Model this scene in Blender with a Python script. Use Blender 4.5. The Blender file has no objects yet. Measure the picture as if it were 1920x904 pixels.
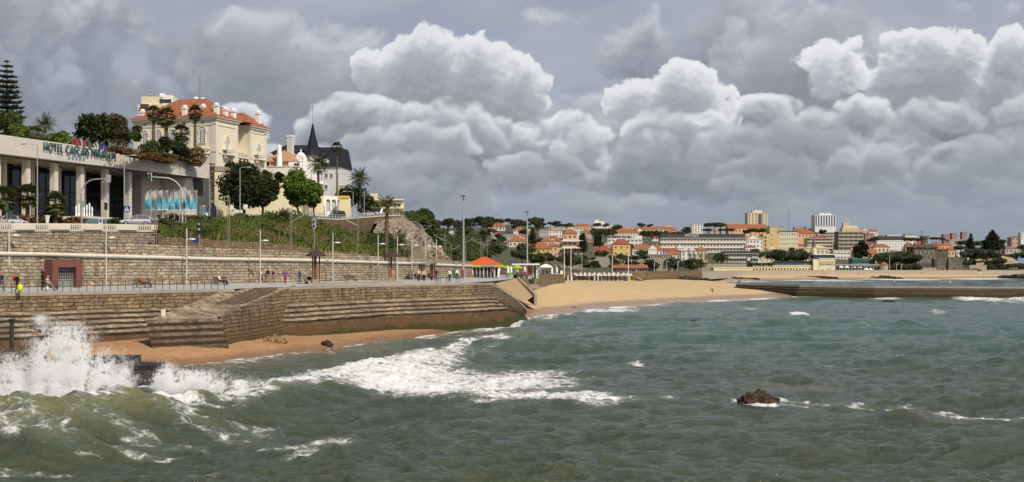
import bpy, bmesh, math, random
import numpy as np
from mathutils import Vector, Matrix, noise as mnoise
PI = math.pi
SC = bpy.context.scene
COL = SC.collection
F, CX, HY, EYE = 2318.0, 960.0, 494.0, 8.6      # focal (px of the 1920 frame), centre column, horizon row, eye height (m)
def P(px, py, Y): return Vector(((px-CX)/F*Y, Y, EYE-(py-HY)/F*Y))
def PX(px, Y): return (px-CX)/F*Y
def PZ(py, Y): return EYE-(py-HY)/F*Y
def S(npx, Y): return npx*Y/F
def YG(py, z): return (EYE-z)*F/(py-HY)          # depth of a point of height z seen in row py
def lerp(a, b, t): return a+(b-a)*t
def interp(x, xs, ys): return float(np.interp(x, xs, ys))
def tag(o, label=None, cat=None, group=None, kind=None):
 if label: o['label'] = label
 if cat: o['category'] = cat
 if group: o['group'] = group
 if kind: o['kind'] = kind
 return o
def thing(name, label, cat, loc=(0, 0, 0), rz=0.0, group=None):
 o = bpy.data.objects.new(name, None); COL.objects.link(o)
 o.empty_display_size = .2
 o.location = loc; o.rotation_euler = (0, 0, rz)
 return tag(o, label, cat, group)
def copy_tree(o, parent=None):
 c = o.copy(); COL.objects.link(c); c.parent = parent
 for ch in list(o.children): copy_tree(ch, c)
 return c
def inst(mesh_obj, parent, loc=(0, 0, 0), rz=0.0, scale=(1, 1, 1)):
 c = mesh_obj.copy(); COL.objects.link(c); c.parent = parent
 c.location = loc; c.rotation_euler = (0, 0, rz); c.scale = scale
 return c
def place(mesh, name, parent, loc=(0, 0, 0), rz=0.0, scale=(1, 1, 1)):
 c = bpy.data.objects.new(name, mesh); COL.objects.link(c); c.parent = parent
 c.location = loc; c.rotation_euler = (0, 0, rz); c.scale = scale
 return c
class MB:
 """collects geometry, builds ONE mesh object"""
 def __init__(s): s.v = []; s.f = []; s.m = []; s.uv = []; s.hasuv = False; s.mats = []
 def mi(s, mat):
  if mat is None: return 0
  if mat not in s.mats: s.mats.append(mat)
  return s.mats.index(mat)
 def add(s, vs, fs, mat=None, uvs=None):
  n = len(s.v); k = s.mi(mat)
  s.v.extend([tuple(p) for p in vs])
  for i, f in enumerate(fs):
   s.f.append(tuple(n+j for j in f)); s.m.append(k)
   if uvs is not None: s.hasuv = True; s.uv.append(uvs[i])
   else: s.uv.append(None)
  return s
 def quad(s, a, b, c, d, mat=None, uv=None): return s.add([a, b, c, d], [(0, 1, 2, 3)], mat, [uv] if uv else None)
 def box(s, c, d, rz=0.0, mat=None, taper=1.0):
  x, y, z = d[0]/2, d[1]/2, d[2]/2; cs, sn = math.cos(rz), math.sin(rz); vs = []
  for (sx, sy, sz) in ((-1,-1,-1),(1,-1,-1),(1,1,-1),(-1,1,-1),(-1,-1,1),(1,-1,1),(1,1,1),(-1,1,1)):
   t = taper if sz > 0 else 1.0
   X, Y = sx*x*t, sy*y*t
   vs.append((c[0]+X*cs-Y*sn, c[1]+X*sn+Y*cs, c[2]+sz*z))
  return s.add(vs, [(0,3,2,1),(4,5,6,7),(0,1,5,4),(1,2,6,5),(2,3,7,6),(3,0,4,7)], mat)
 def box0(s, x0, x1, y0, y1, z0, z1, mat=None): return s.box(((x0+x1)/2, (y0+y1)/2, (z0+z1)/2), (abs(x1-x0), abs(y1-y0), abs(z1-z0)), 0, mat)
 def prism(s, poly, z0, z1, mat=None, top=True, bottom=False):
  n = len(poly); vs = [(p[0], p[1], z0) for p in poly]+[(p[0], p[1], z1) for p in poly]
  a = sum(poly[i][0]*poly[(i+1)%n][1]-poly[(i+1)%n][0]*poly[i][1] for i in range(n))
  fs = [(i, (i+1)%n, n+(i+1)%n, n+i) for i in range(n)]
  if top: fs.append(tuple(range(n, 2*n)))
  if bottom: fs.append(tuple(range(n-1, -1, -1)))
  if a < 0: fs = [tuple(reversed(f)) for f in fs]
  return s.add(vs, fs, mat)
 def tube(s, path, rad, n=6, mat=None, caps=True):
  path = [Vector(p) for p in path]
  if not hasattr(rad, '__len__'): rad = [rad]*len(path)
  vs = []; fs = []
  up = Vector((0, 0, 1))
  for i, p in enumerate(path):
   d = (path[min(i+1, len(path)-1)]-path[max(i-1, 0)])
   if d.length < 1e-9: d = Vector((0, 0, 1))
   d.normalize()
   r = d.cross(up)
   if r.length < .05: r = d.cross(Vector((1, 0, 0)))
   r.normalize(); u = r.cross(d)
   for k in range(n):
    a = 2*PI*k/n; q = p+r*(math.cos(a)*rad[i])+u*(math.sin(a)*rad[i]); vs.append(q)
  for i in range(len(path)-1):
   for k in range(n):
    a, b = i*n+k, i*n+(k+1)%n
    fs.append((a, b, b+n, a+n))
  if caps:
   fs.append(tuple(range(n-1, -1, -1))); m = (len(path)-1)*n; fs.append(tuple(range(m, m+n)))
  return s.add(vs, fs, mat)
 def lathe(s, prof, n=12, c=(0, 0, 0), mat=None, sx=1.0, sy=1.0, rot=0.0):
  vs = []; fs = []
  for (r, z) in prof:
   for k in range(n):
    a = 2*PI*k/n+rot; vs.append((c[0]+r*sx*math.cos(a), c[1]+r*sy*math.sin(a), c[2]+z))
  for i in range(len(prof)-1):
   for k in range(n):
    a, b = i*n+k, i*n+(k+1)%n
    fs.append((a, b, b+n, a+n))
  fs.append(tuple(range(n-1, -1, -1))); m = (len(prof)-1)*n; fs.append(tuple(range(m, m+n)))
  return s.add(vs, fs, mat)
 def cone(s, c, r0, r1, h, n=12, mat=None, rot=0.0): return s.lathe([(r0, 0), (max(r1, .002), h)], n, c, mat, rot=rot)
 def gable(s, x0, x1, y0, y1, z0, h, mat=None, axis='x', over=.3, gmat=None):
  """pitched roof with gables"""
  X0, X1, Y0, Y1 = x0-over, x1+over, y0-over, y1+over
  if axis == 'x':
   ym = (Y0+Y1)/2
   vs = [(X0,Y0,z0),(X1,Y0,z0),(X1,Y1,z0),(X0,Y1,z0),(X0,ym,z0+h),(X1,ym,z0+h)]
   s.add(vs, [(0,1,5,4),(2,3,4,5),(0,3,2,1)], mat); s.add(vs, [(1,2,5),(3,0,4)], gmat or mat)
  else:
   xm = (X0+X1)/2
   vs = [(X0,Y0,z0),(X1,Y0,z0),(X1,Y1,z0),(X0,Y1,z0),(xm,Y0,z0+h),(xm,Y1,z0+h)]
   s.add(vs, [(1,2,5,4),(3,0,4,5),(0,3,2,1)], mat); s.add(vs, [(0,1,4),(2,3,5)], gmat or mat)
  return s
 def hip(s, x0, x1, y0, y1, z0, h, mat=None, over=.4, inset=None, under=None):
  X0, X1, Y0, Y1 = x0-over, x1+over, y0-over, y1+over
  w, d = X1-X0, Y1-Y0
  k = inset if inset is not None else min(w, d)/2
  if w >= d: r0, r1 = (X0+k, (Y0+Y1)/2), (X1-k, (Y0+Y1)/2)
  else: r0, r1 = ((X0+X1)/2, Y0+k), ((X0+X1)/2, Y1-k)
  vs = [(X0,Y0,z0),(X1,Y0,z0),(X1,Y1,z0),(X0,Y1,z0),(r0[0],r0[1],z0+h),(r1[0],r1[1],z0+h)]
  if w >= d: fs = [(0,1,5,4),(1,2,5),(2,3,4,5),(3,0,4)]
  else: fs = [(0,1,4),(1,2,5,4),(2,3,5),(3,0,4,5)]
  s.add(vs, fs, mat)
  s.add(vs[:4], [(0,3,2,1)], under or mat)
  return s
 def blob(s, c, r, mat=None, sub=2, amp=.2, freq=1.0, seed=0, squash=(1, 1, 1)):
  bm = bmesh.new(); bmesh.ops.create_icosphere(bm, subdivisions=sub, radius=1.0)
  vs = []
  for v in bm.verts:
   d = v.co.normalized()
   k = 1+amp*mnoise.fractal(d*freq+Vector((seed*7.3, seed*1.7, seed*3.1)), 1.0, 2.0, 4)
   vs.append((c[0]+d.x*r*k*squash[0], c[1]+d.y*r*k*squash[1], c[2]+d.z*r*k*squash[2]))
  s.add(vs, [tuple(v.index for v in f.verts) for f in bm.faces], mat); bm.free()
  return s
 def grid(s, rows, mat=None, uv=True, flip=False):
  """rows: list of equal-length point lists"""
  R, C = len(rows), len(rows[0]); vs = [p for r in rows for p in r]; fs = []; us = []
  ul = [0.0]
  for j in range(1, C): ul.append(ul[-1]+(Vector(rows[0][j])-Vector(rows[0][j-1])).length)
  vl = [0.0]
  for i in range(1, R): vl.append(vl[-1]+(Vector(rows[i][0])-Vector(rows[i-1][0])).length)
  for i in range(R-1):
   for j in range(C-1):
    q = [(i, j), (i, j+1), (i+1, j+1), (i+1, j)]
    if flip: q.reverse()
    fs.append(tuple(a*C+b for a, b in q)); us.append([(ul[b], vl[a]) for a, b in q])
  return s.add(vs, fs, mat, us if uv else None)
 def build(s, name, mat=None, parent=None, loc=(0, 0, 0), rz=0.0, smooth=False):
  me = bpy.data.meshes.new(name)
  me.from_pydata(s.v, [], s.f)
  mats = s.mats if s.mats else [mat]
  for m in mats:
   if m is not None: me.materials.append(m)
  if len(mats) > 1: me.polygons.foreach_set('material_index', s.m)
  if s.hasuv:
   ul = me.uv_layers.new(name='UVMap'); flat = []
   for f, u in zip(s.f, s.uv):
    if u is None: flat.extend([0.0]*(2*len(f)))
    else:
     for q in u: flat.extend(q)
   ul.data.foreach_set('uv', flat)
  if smooth: me.polygons.foreach_set('use_smooth', [True]*len(me.polygons))
  me.update()
  o = bpy.data.objects.new(name, me); COL.objects.link(o)
  o.parent = parent; o.location = loc; o.rotation_euler = (0, 0, rz)
  return o
class NT:
 def __init__(s, tree): s.t = tree; s.n = tree.nodes; s.l = tree.links
 def _in(s, sock, v):
  if v is None: return
  if hasattr(v, 'is_linked') or isinstance(v, bpy.types.NodeSocket): s.l.new(v, sock)
  else:
   if sock.type == 'RGBA' and hasattr(v, '__len__') and len(v) == 3: v = (*v, 1)
   sock.default_value = v
 def node(s, ty, ins=None, **props):
  n = s.n.new(ty)
  for k, v in props.items(): setattr(n, k, v)
  for k, v in (ins or {}).items(): s._in(n.inputs[k], v)
  return n
 def m(s, op, a=None, b=None, c=None, clamp=False):
  n = s.n.new('ShaderNodeMath'); n.operation = op; n.use_clamp = clamp
  for i, v in enumerate((a, b, c)): s._in(n.inputs[i], v)
  return n.outputs[0]
 def add(s, a, b): return s.m('ADD', a, b)
 def sub(s, a, b): return s.m('SUBTRACT', a, b)
 def mul(s, a, b): return s.m('MULTIPLY', a, b)
 def smooth(s, x, lo, hi):
  n = s.node('ShaderNodeMapRange', {0: x, 1: lo, 2: hi, 3: 0.0, 4: 1.0}); n.interpolation_type = 'SMOOTHSTEP'
  return n.outputs[0]
 def lin(s, x, lo, hi, a=0.0, b=1.0): return s.node('ShaderNodeMapRange', {0: x, 1: lo, 2: hi, 3: a, 4: b}).outputs[0]
 def mix(s, f, a, b, blend='MIX'):
  n = s.n.new('ShaderNodeMix'); n.data_type = 'RGBA'; n.blend_type = blend
  s._in(n.inputs[0], f); s._in(n.inputs[6], a); s._in(n.inputs[7], b)
  return n.outputs[2]
 def noise(s, vec=None, scale=5.0, detail=4.0, rough=.5, dist=0.0, out=0, lac=2.0):
  return s.node('ShaderNodeTexNoise', {'Vector': vec, 'Scale': scale, 'Detail': detail, 'Roughness': rough, 'Distortion': dist, 'Lacunarity': lac}).outputs[out]
 def voro(s, vec=None, scale=5.0, feature='F1', out=0, rand=1.0, smooth=None):
  n = s.node('ShaderNodeTexVoronoi', feature=feature); s._in(n.inputs['Vector'], vec)
  n.inputs['Scale'].default_value = scale; n.inputs['Randomness'].default_value = rand
  if smooth is not None: n.inputs['Smoothness'].default_value = smooth
  return n.outputs[out]
 def vmul(s, v, k): return s.node('ShaderNodeVectorMath', {0: v, 1: k}, operation='MULTIPLY').outputs[0]
 def vadd(s, v, k): return s.node('ShaderNodeVectorMath', {0: v, 1: k}, operation='ADD').outputs[0]
 def ramp(s, f, stops):
  n = s.n.new('ShaderNodeValToRGB'); s._in(n.inputs[0], f); e = n.color_ramp.elements
  while len(e) < len(stops): e.new(.5)
  for i, (p, c) in enumerate(stops): e[i].position = p; e[i].color = (*c, 1) if len(c) == 3 else c
  return n.outputs[0]
 def bump(s, h, strength=.3, dist=.05, normal=None):
  return s.node('ShaderNodeBump', {'Height': h, 'Strength': strength, 'Distance': dist, 'Normal': normal}).outputs[0]
def newmat(name):
 m = bpy.data.materials.new(name); m.use_nodes = True
 t = NT(m.node_tree); b = t.n['Principled BSDF']
 return m, t, b
def rgb(r, g, b):                                    # sRGB 0-255 -> linear
 f = lambda c: (c/255/12.92) if c/255 <= .04045 else ((c/255+.055)/1.055)**2.4
 return (f(r), f(g), f(b))
_pm = {}
def plain(name, col, rough=.7, var=.18, scale=1.5, metal=0.0, streak=0.0, spec=.3, bump=0.0, fine=0.0):
 """painted / plain surface with blotches, optional weather streaks"""
 if name in _pm: return _pm[name]
 m, t, b = newmat(name)
 geo = t.node('ShaderNodeNewGeometry').outputs['Position']
 n = t.noise(geo, scale, 5, .6)
 c = t.mix(n, tuple(x*(1-var) for x in col), tuple(min(1, x*(1+var)) for x in col))
 if streak:
  v = t.vmul(geo, (1.3, 1.3, .12)); k = t.noise(v, 1.6, 5, .65)
  c = t.mix(t.mul(t.smooth(k, .5, .75), streak), c, tuple(x*.45 for x in col))
 if fine:
  k2 = t.noise(geo, scale*9, 3, .6)
  c = t.mix(t.mul(t.smooth(k2, .45, .75), fine), c, tuple(x*.5 for x in col))
 t.l.new(c, b.inputs['Base Color'])
 b.inputs['Roughness'].default_value = rough; b.inputs['Metallic'].default_value = metal
 b.inputs['Specular IOR Level'].default_value = spec
 if bump: t.l.new(t.bump(t.noise(geo, scale*6, 4, .6), bump, .05), b.inputs['Normal'])
 _pm[name] = m
 return m
_tabs = {}
def _tab(seed):
 if seed not in _tabs:
  a = np.random.RandomState(seed).rand(256, 256).astype(np.float32)*2*PI
  _tabs[seed] = (np.cos(a), np.sin(a))
 return _tabs[seed]
def pnoise(x, y, seed=0):
 """gradient noise, about -0.7..0.7"""
 gx, gy = _tab(seed); x = np.asarray(x, np.float32); y = np.asarray(y, np.float32)
 xi = np.floor(x); yi = np.floor(y); fx = x-xi; fy = y-yi
 xi = xi.astype(np.int32) & 255; yi = yi.astype(np.int32) & 255; x1 = (xi+1) & 255; y1 = (yi+1) & 255
 u = fx*fx*fx*(fx*(fx*6-15)+10); v = fy*fy*fy*(fy*(fy*6-15)+10)
 a = gx[yi, xi]*fx+gy[yi, xi]*fy; b = gx[yi, x1]*(fx-1)+gy[yi, x1]*fy
 c = gx[y1, xi]*fx+gy[y1, xi]*(fy-1); d = gx[y1, x1]*(fx-1)+gy[y1, x1]*(fy-1)
 return (a+(b-a)*u)+((c+(d-c)*u)-(a+(b-a)*u))*v
def fbm(x, y, seed=0, oct=5, rough=.5, lac=2.03):
 s = 0; a = 1.0; n = 0
 for i in range(oct):
  s = s+a*pnoise(x, y, seed+i); n += a; a *= rough; x = x*lac+17.3; y = y*lac+9.1
 return s/n
def billow(x, y, seed=0, oct=5, rough=.5, lac=2.1):
 """rounded lumps with sharp creases, 0..1"""
 s = 0; a = 1.0; n = 0
 for i in range(oct):
  s = s+a*np.abs(pnoise(x, y, seed+i))*1.6; n += a; a *= rough; x = x*lac+11.7; y = y*lac+5.3
 return s/n
def sstep(x, lo, hi):
 t = np.clip((x-lo)/(hi-lo), 0, 1); return t*t*(3-2*t)
cam = bpy.data.cameras.new('camera'); camo = bpy.data.objects.new('camera', cam); COL.objects.link(camo)
SC.camera = camo
camo.location = (0, 0, EYE); camo.rotation_euler = (PI/2, 0, 0)
cam.sensor_width = 36.0; cam.lens = 36.0*F/1920.0
cam.shift_y = (HY-452.0)/1920.0
cam.clip_start = .5; cam.clip_end = 40000
SC.view_settings.view_transform = 'Standard'; SC.view_settings.look = 'None'
SC.view_settings.exposure = 0; SC.view_settings.gamma = 1
SUN_AZ, SUN_EL = math.radians(142), math.radians(47)       # azimuth clockwise from the view direction (+Y)
sl = bpy.data.lights.new('sun', 'SUN'); sl.energy = 3.9; sl.angle = math.radians(.6); sl.color = (1.0, .92, .79)
so = bpy.data.objects.new('sun', sl); COL.objects.link(so)
sd = Vector((math.sin(SUN_AZ)*math.cos(SUN_EL), math.cos(SUN_AZ)*math.cos(SUN_EL), math.sin(SUN_EL)))
so.rotation_euler = (-sd).to_track_quat('-Z', 'Y').to_euler()
so.location = (60, -60, 120); SUN_DIR = sd
W = bpy.data.worlds.new('World'); SC.world = W; W.use_nodes = True
w = NT(W.node_tree)
_sky = w.node('ShaderNodeTexSky', sky_type='NISHITA', sun_disc=False, sun_elevation=SUN_EL, sun_rotation=SUN_AZ, air_density=1.0, dust_density=3.0, ozone_density=1.2)
w.l.new(_sky.outputs[0], w.n['Background'].inputs[0]); w.n['Background'].inputs[1].default_value = .085
def shift_up(A, k):
 """value found k rows higher (towards the zenith); rows run from the horizon upwards"""
 B = np.empty_like(A); B[:-k] = A[k:]; B[-k:] = A[-1:]; return B
def shift_x(A, k):
 if k == 0: return A
 B = np.empty_like(A)
 if k > 0: B[:, :-k] = A[:, k:]; B[:, -k:] = A[:, -1:]
 else: B[:, -k:] = A[:, :k]; B[:, :-k] = A[:, :1]
 return B
def blur(A, n):
 for _ in range(2):
  for ax in (0, 1):
   P_ = np.pad(A, [(n+1, n) if i == ax else (0, 0) for i in (0, 1)], mode='edge').cumsum(axis=ax, dtype=np.float64)
   A = (np.take(P_, range(2*n+1, P_.shape[ax]), axis=ax)-np.take(P_, range(0, P_.shape[ax]-2*n-1), axis=ax))/(2*n+1)
 return A.astype(np.float32)
def env(X, Y, L):
 E = np.full(X.shape, -3.0, np.float32)
 for (cx, cy, rx, ry, a) in L:
  dx = (X-cx)/rx; dy = (Y-cy)/ry
  dy = np.where(dy > 0, dy*.8, dy)                   # below the centre the mass fades more slowly
  E = np.maximum(E, a*(1-dx*dx-dy*dy).clip(-.4)-.9*((dx*dx+dy*dy-1).clip(0)))
 return E
def cloud_colours(X, Y, step):
 """X, Y: position of every dome vertex in picture-sized angular units; returns linear RGB"""
 wx = fbm(X/150, Y/110, 3, 5)*46; wy = fbm(X/150+40, Y/110+9, 8, 5)*32
 wx2 = fbm(X/34, Y/30, 23, 3)*9; wy2 = fbm(X/34+4, Y/30+2, 27, 3)*9
 x, y = X+wx+wx2, Y+wy+wy2
 C = lambda *c: np.array(c, np.float32)
 t = sstep(fbm(X/420+Y/500, Y/130, 31, 6, .5), -.3, .35)[..., None]
 img = C(.335, .378, .455)*(1-t)+C(.425, .45, .50)*t
 hz = sstep(Y, 230, 470)[..., None]
 img = img*(1-hz*.7)+C(.305, .345, .39)*hz*.7
 def layer(img, L, seed, sc, amp, edge, dark, mid, white, dens, opac=1.0, sy=1.0, soft=0, gain=1.0, bias=0.0, rg=.47, shm=.22):
  E = env(x, y, L)
  B = billow(x/sc, y/(sc*sy), seed, 6, rg)
  N = fbm(X/(sc*1.7), Y/(sc*1.2*sy), seed+50, 7, rg+.03)
  D = E+amp*(1.05*(.42-B)*1.2+N*.9)
  if soft: D = blur(D, soft)
  a = sstep(D, 0, edge)*opac
  T = np.zeros_like(D); Dc = np.clip(D, 0, 1.0); k = max(1, int(4/step)); tot = 0
  pos = 0; lat = 0
  for i in range(9):                                   # how much cloud lies between here and the light, above and a little to the right
   pos += k; lat += max(0, int(k*.35)); wgt = k*step
   T += shift_x(shift_up(Dc, pos), lat)*wgt; k = max(k+1, int(k*1.45))
  tr = np.exp(-T*dens)
  e = max(1, int(2.5/step)); G = shift_up(D, e)-shift_up(D, 1)*0-D
  gr = np.clip(-G*gain*1.6, -.28, .42)
  e2 = max(2, int(9/step)); G2 = np.clip(-(shift_up(D, e2)-D)*gain*.5, -.25, .35)
  s = np.clip(tr*.95+gr*.55+G2*.55+bias, 0, 1.15)
  lo = sstep(s, .02, .5)[..., None]; hi = sstep(s, .42, 1.02)[..., None]
  sh = sstep(fbm(X/260+seed, Y/150, seed+90, 3), -.22, .26)[..., None]; hi = hi*(shm+(1-shm)*sh); lo = lo*(.8+.2*sh)
  c = (C(*dark)*(1-lo)+C(*mid)*lo)*(1-hi)+C(*white)*hi
  return img*(1-a[..., None])+c*a[..., None]
 img = layer(img, [(170,190,330,110,.5),(60,20,220,70,.6),(430,140,240,100,.55),(1230,85,150,55,.75),(1480,90,190,80,.7),(1850,170,260,90,.5),(240,290,330,80,.55),(90,230,120,60,.5),(1560,30,500,30,.1)],
    2, 95, 1.25, .7, (.205,.226,.262), (.31,.332,.372), (.64,.65,.675), .013, .9, soft=1, gain=.85, rg=.5)
 img = layer(img, [(540,170,230,130,.8),(480,70,110,60,.5),(660,140,110,90,.55),(880,230,330,110,.9),(1300,250,330,100,.9),(1530,150,190,130,.9),(1380,90,60,50,.4),(1640,250,330,110,.9),(1880,230,200,110,.7)],
    7, 110, 1.05, .6, (.25,.27,.305), (.375,.395,.432), (.62,.63,.65), .018, .88, soft=1, gain=.75, rg=.5)
 img = layer(img, [(800,125,85,80,.95),(890,135,85,75,.85),(960,165,70,70,.75),(740,170,50,70,.6),(1285,180,75,60,.9),(1345,200,50,40,.6),(1180,180,60,34,.5),(1750,115,105,70,1.0),(1690,140,70,60,.8),(1820,170,110,70,.75),(1905,95,50,55,.9),(1580,120,80,50,.35),(690,130,34,40,.5)],
    11, 70, 1.05, .27, (.305,.322,.355), (.46,.472,.505), (.86,.857,.855), .026, .96, gain=.8, bias=.04, rg=.53, shm=.8)
 rr = random.Random(4)
 def puffs(n, x0, x1, y0, y1, rx0, rx1, fl, a0=.55, a1=.85):
  L = []
  for i in range(n):
   rx = rr.uniform(rx0, rx1); L.append((lerp(x0, x1, (i+rr.uniform(.1, .9))/n), rr.uniform(y0, y1), rx, rx*rr.uniform(.75, 1.2)*fl, rr.uniform(a0, a1)))
  return L
 img = layer(img, puffs(15, 430, 1990, 200, 275, 45, 125, .58), 17, 70, 1.15, .5, (.195,.212,.243), (.37,.386,.418), (.84,.84,.84), .028, .9, sy=.85, soft=1, gain=.75, rg=.5, shm=.35)
 img = layer(img, puffs(14, 400, 1980, 255, 315, 50, 130, .48), 18, 70, 1.15, .55, (.195,.214,.245), (.35,.368,.402), (.74,.745,.755), .027, .84, sy=.8, soft=int(2/step), gain=.65, rg=.5)
 img = layer(img, puffs(11, 330, 1980, 300, 350, 50, 140, .4), 19, 74, 1.15, .6, (.20,.222,.255), (.33,.352,.388), (.62,.63,.65), .026, .72, sy=.75, soft=int(3/step), gain=.6, rg=.5)
 img = layer(img, puffs(11, 420, 1980, 338, 390, 50, 140, .32), 20, 74, 1.15, .7, (.21,.236,.27), (.315,.343,.38), (.50,.518,.548), .026, .6, sy=.7, soft=int(3/step), gain=.6)
 img = layer(img, puffs(12, 560, 1980, 380, 445, 50, 150, .24, .55, .85), 21, 66, 1.0, .6, (.215,.246,.282), (.30,.332,.37), (.45,.475,.507), .03, .5, sy=.6, soft=int(3/step), gain=.7)
 h = np.maximum(sstep(Y, 350, 490), sstep(Y+(X-1300)*.16, 330, 470))[..., None]
 img = img*(1-.62*h)+C(.302, .345, .385)*.62*h
 return img*np.array([.985, 1.0, 1.032], np.float32)
def build_sky():
 R = 14000.0; st = 1.6
 xs = np.concatenate([np.arange(-2600, -140, 60), np.arange(-140, 2061, st), np.arange(2070, 4520, 60)])      # picture columns -> azimuth
 ys = np.concatenate([[560.0, 520], np.arange(500, -41, -st), np.arange(-60, -900, -40)])                     # rows, horizon first
 X, Y = np.meshgrid(xs, ys); X = X.astype(np.float32); Y = Y.astype(np.float32)
 rgbv = cloud_colours(X, Y, st)
 az = np.arctan((X-CX)/F*1.0) if False else (X-CX)/F
 az = np.where(np.abs(az) < .45, np.arctan(az), np.sign(az)*(math.atan(.45)+(np.abs(az)-.45)))
 te = (HY-Y)/F*np.cos(np.clip(az, -.6, .6))
 el = np.arctan(te)
 vx = R*np.cos(el)*np.sin(az); vy = R*np.cos(el)*np.cos(az); vz = R*np.sin(el)+EYE
 R_, C_ = X.shape
 co = np.stack([vx, vy, vz], -1).reshape(-1, 3)
 idx = np.arange(R_*C_).reshape(R_, C_)
 fa = np.stack([idx[:-1, :-1], idx[1:, :-1], idx[1:, 1:], idx[:-1, 1:]], -1).reshape(-1, 4)
 me = bpy.data.meshes.new('sky'); nf = len(fa)
 me.vertices.add(len(co)); me.vertices.foreach_set('co', co.astype(np.float32).ravel())
 me.loops.add(nf*4); me.loops.foreach_set('vertex_index', fa.astype(np.int32).ravel())
 me.polygons.add(nf); me.polygons.foreach_set('loop_start', np.arange(0, nf*4, 4, dtype=np.int32))
 me.update(calc_edges=True)
 at = me.color_attributes.new('cloud', 'FLOAT_COLOR', 'POINT')
 fade = sstep(Y, -860, -300)
 at.data.foreach_set('color', np.concatenate([rgbv, fade[..., None]], -1).astype(np.float32).ravel())
 m = bpy.data.materials.new('cloudy sky'); m.use_nodes = True; t = NT(m.node_tree); t.n.clear()
 a = t.node('ShaderNodeVertexColor', layer_name='cloud')
 e = t.node('ShaderNodeEmission', {0: a.outputs[0], 1: 1.0}); tr = t.node('ShaderNodeBsdfTransparent')
 mx = t.node('ShaderNodeMixShader', {0: a.outputs[1], 1: tr.outputs[0], 2: e.outputs[0]})
 o = t.node('ShaderNodeOutputMaterial', {0: mx.outputs[0]})
 m.cycles.emission_sampling = 'NONE'
 me.materials.append(m)
 ob = bpy.data.objects.new('sky', me); COL.objects.link(ob)
 tag(ob, kind='structure')
build_sky()
def stone_mat(name, c1, c2, mortar, bw=.95, bh=.42, stain=.5, tide=False, contrast=.35):
 m, t, b = newmat(name)
 uv = t.node('ShaderNodeTexCoord').outputs['UV']; pos = t.node('ShaderNodeNewGeometry').outputs['Position']
 z = t.node('ShaderNodeSeparateXYZ', {0: pos}).outputs[2]
 nz = t.noise(pos, 1.1, 3, .5, out=1)
 uvw = t.vadd(uv, t.vmul(t.vadd(nz, (-.5, -.5, -.5)), (.9, .3, 0)))
 br = t.node('ShaderNodeTexBrick', {'Vector': uvw, 'Color1': (*c1, 1), 'Color2': (*c2, 1), 'Mortar': (*mortar, 1), 'Scale': 1.0, 'Mortar Size': .035, 'Mortar Smooth': .85, 'Bias': -.1, 'Brick Width': bw, 'Row Height': bh})
 br.offset = .5; br.squash = 1.3; br.squash_frequency = 3
 n1 = t.noise(pos, 2.4, 6, .65); n2 = t.noise(pos, .25, 4, .6)
 nb = t.noise(t.vmul(pos, (1, 1, 1.8)), .9, 3, .6); cb = t.mix(t.smooth(nb, .35, .62), br.outputs[0], t.mix(1.0, br.outputs[0], (.62, .66, .72), 'MULTIPLY')); cb = t.mix(t.smooth(nb, .58, .70), cb, t.mix(1.0, br.outputs[0], (1.38, 1.26, 1.05), 'MULTIPLY'))
 c = t.mix(t.smooth(n1, .35, .75), cb, t.mix(.55, cb, (0.06, .045, .03), 'MULTIPLY'))
 c = t.mix(contrast, c, t.mix(n1, (.02, .017, .013), (.62, .54, .42)), 'OVERLAY')
 st = t.noise(t.vmul(pos, (.9, .9, .1)), 1.3, 5, .7)
 c = t.mix(t.mul(t.smooth(st, .48, .72), stain), c, t.mix(1.0, c, (.36, .3, .25), 'MULTIPLY'))
 c = t.mix(t.mul(t.smooth(n2, .5, .7), .35), c, t.mix(1.0, c, (1.2, .86, .62), 'MULTIPLY'))
 if tide:
  nn = t.mul(t.sub(n1, .5), .9); zz = t.add(z, nn)
  c = t.mix(t.mul(t.smooth(zz, 4.6, 2.0), .55), c, t.mix(1.0, c, (.5, .38, .26), 'MULTIPLY'))
  c = t.mix(t.mul(t.smooth(zz, 2.3, 1.2), .9), c, t.mix(n1, (.05, .03, .014), (.15, .085, .04)))
  g = t.smooth(t.add(zz, t.mul(t.sub(n2, .5), 1.6)), 1.35, .7)
  c = t.mix(t.mul(g, .85), c, t.mix(n1, (.012, .016, .005), (.05, .055, .014)))
 t.l.new(c, b.inputs['Base Color']); b.inputs['Roughness'].default_value = .85; b.inputs['Specular IOR Level'].default_value = .25
 h = t.add(t.mul(br.outputs[1], -1.2), t.mul(n1, .8))
 t.l.new(t.bump(h, .9, .09), b.inputs['Normal'])
 return m
M_WALL = stone_mat('sea wall stone', (.42, .31, .19), (.29, .215, .135), (.045, .032, .022), 1.0, .36, .9, True)
M_RET = stone_mat('retaining wall stone', (.58, .50, .375), (.43, .365, .27), (.085, .068, .048), 1.0, .36, .5)
M_RUB = stone_mat('rubble wall stone', (.40, .29, .17), (.27, .19, .115), (.07, .052, .035), .6, .33, .5)
M_CASTLE = stone_mat('grey castle stone', (.42, .385, .31), (.32, .29, .235), (.16, .14, .11), 2.2, 1.0, .5)
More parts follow.
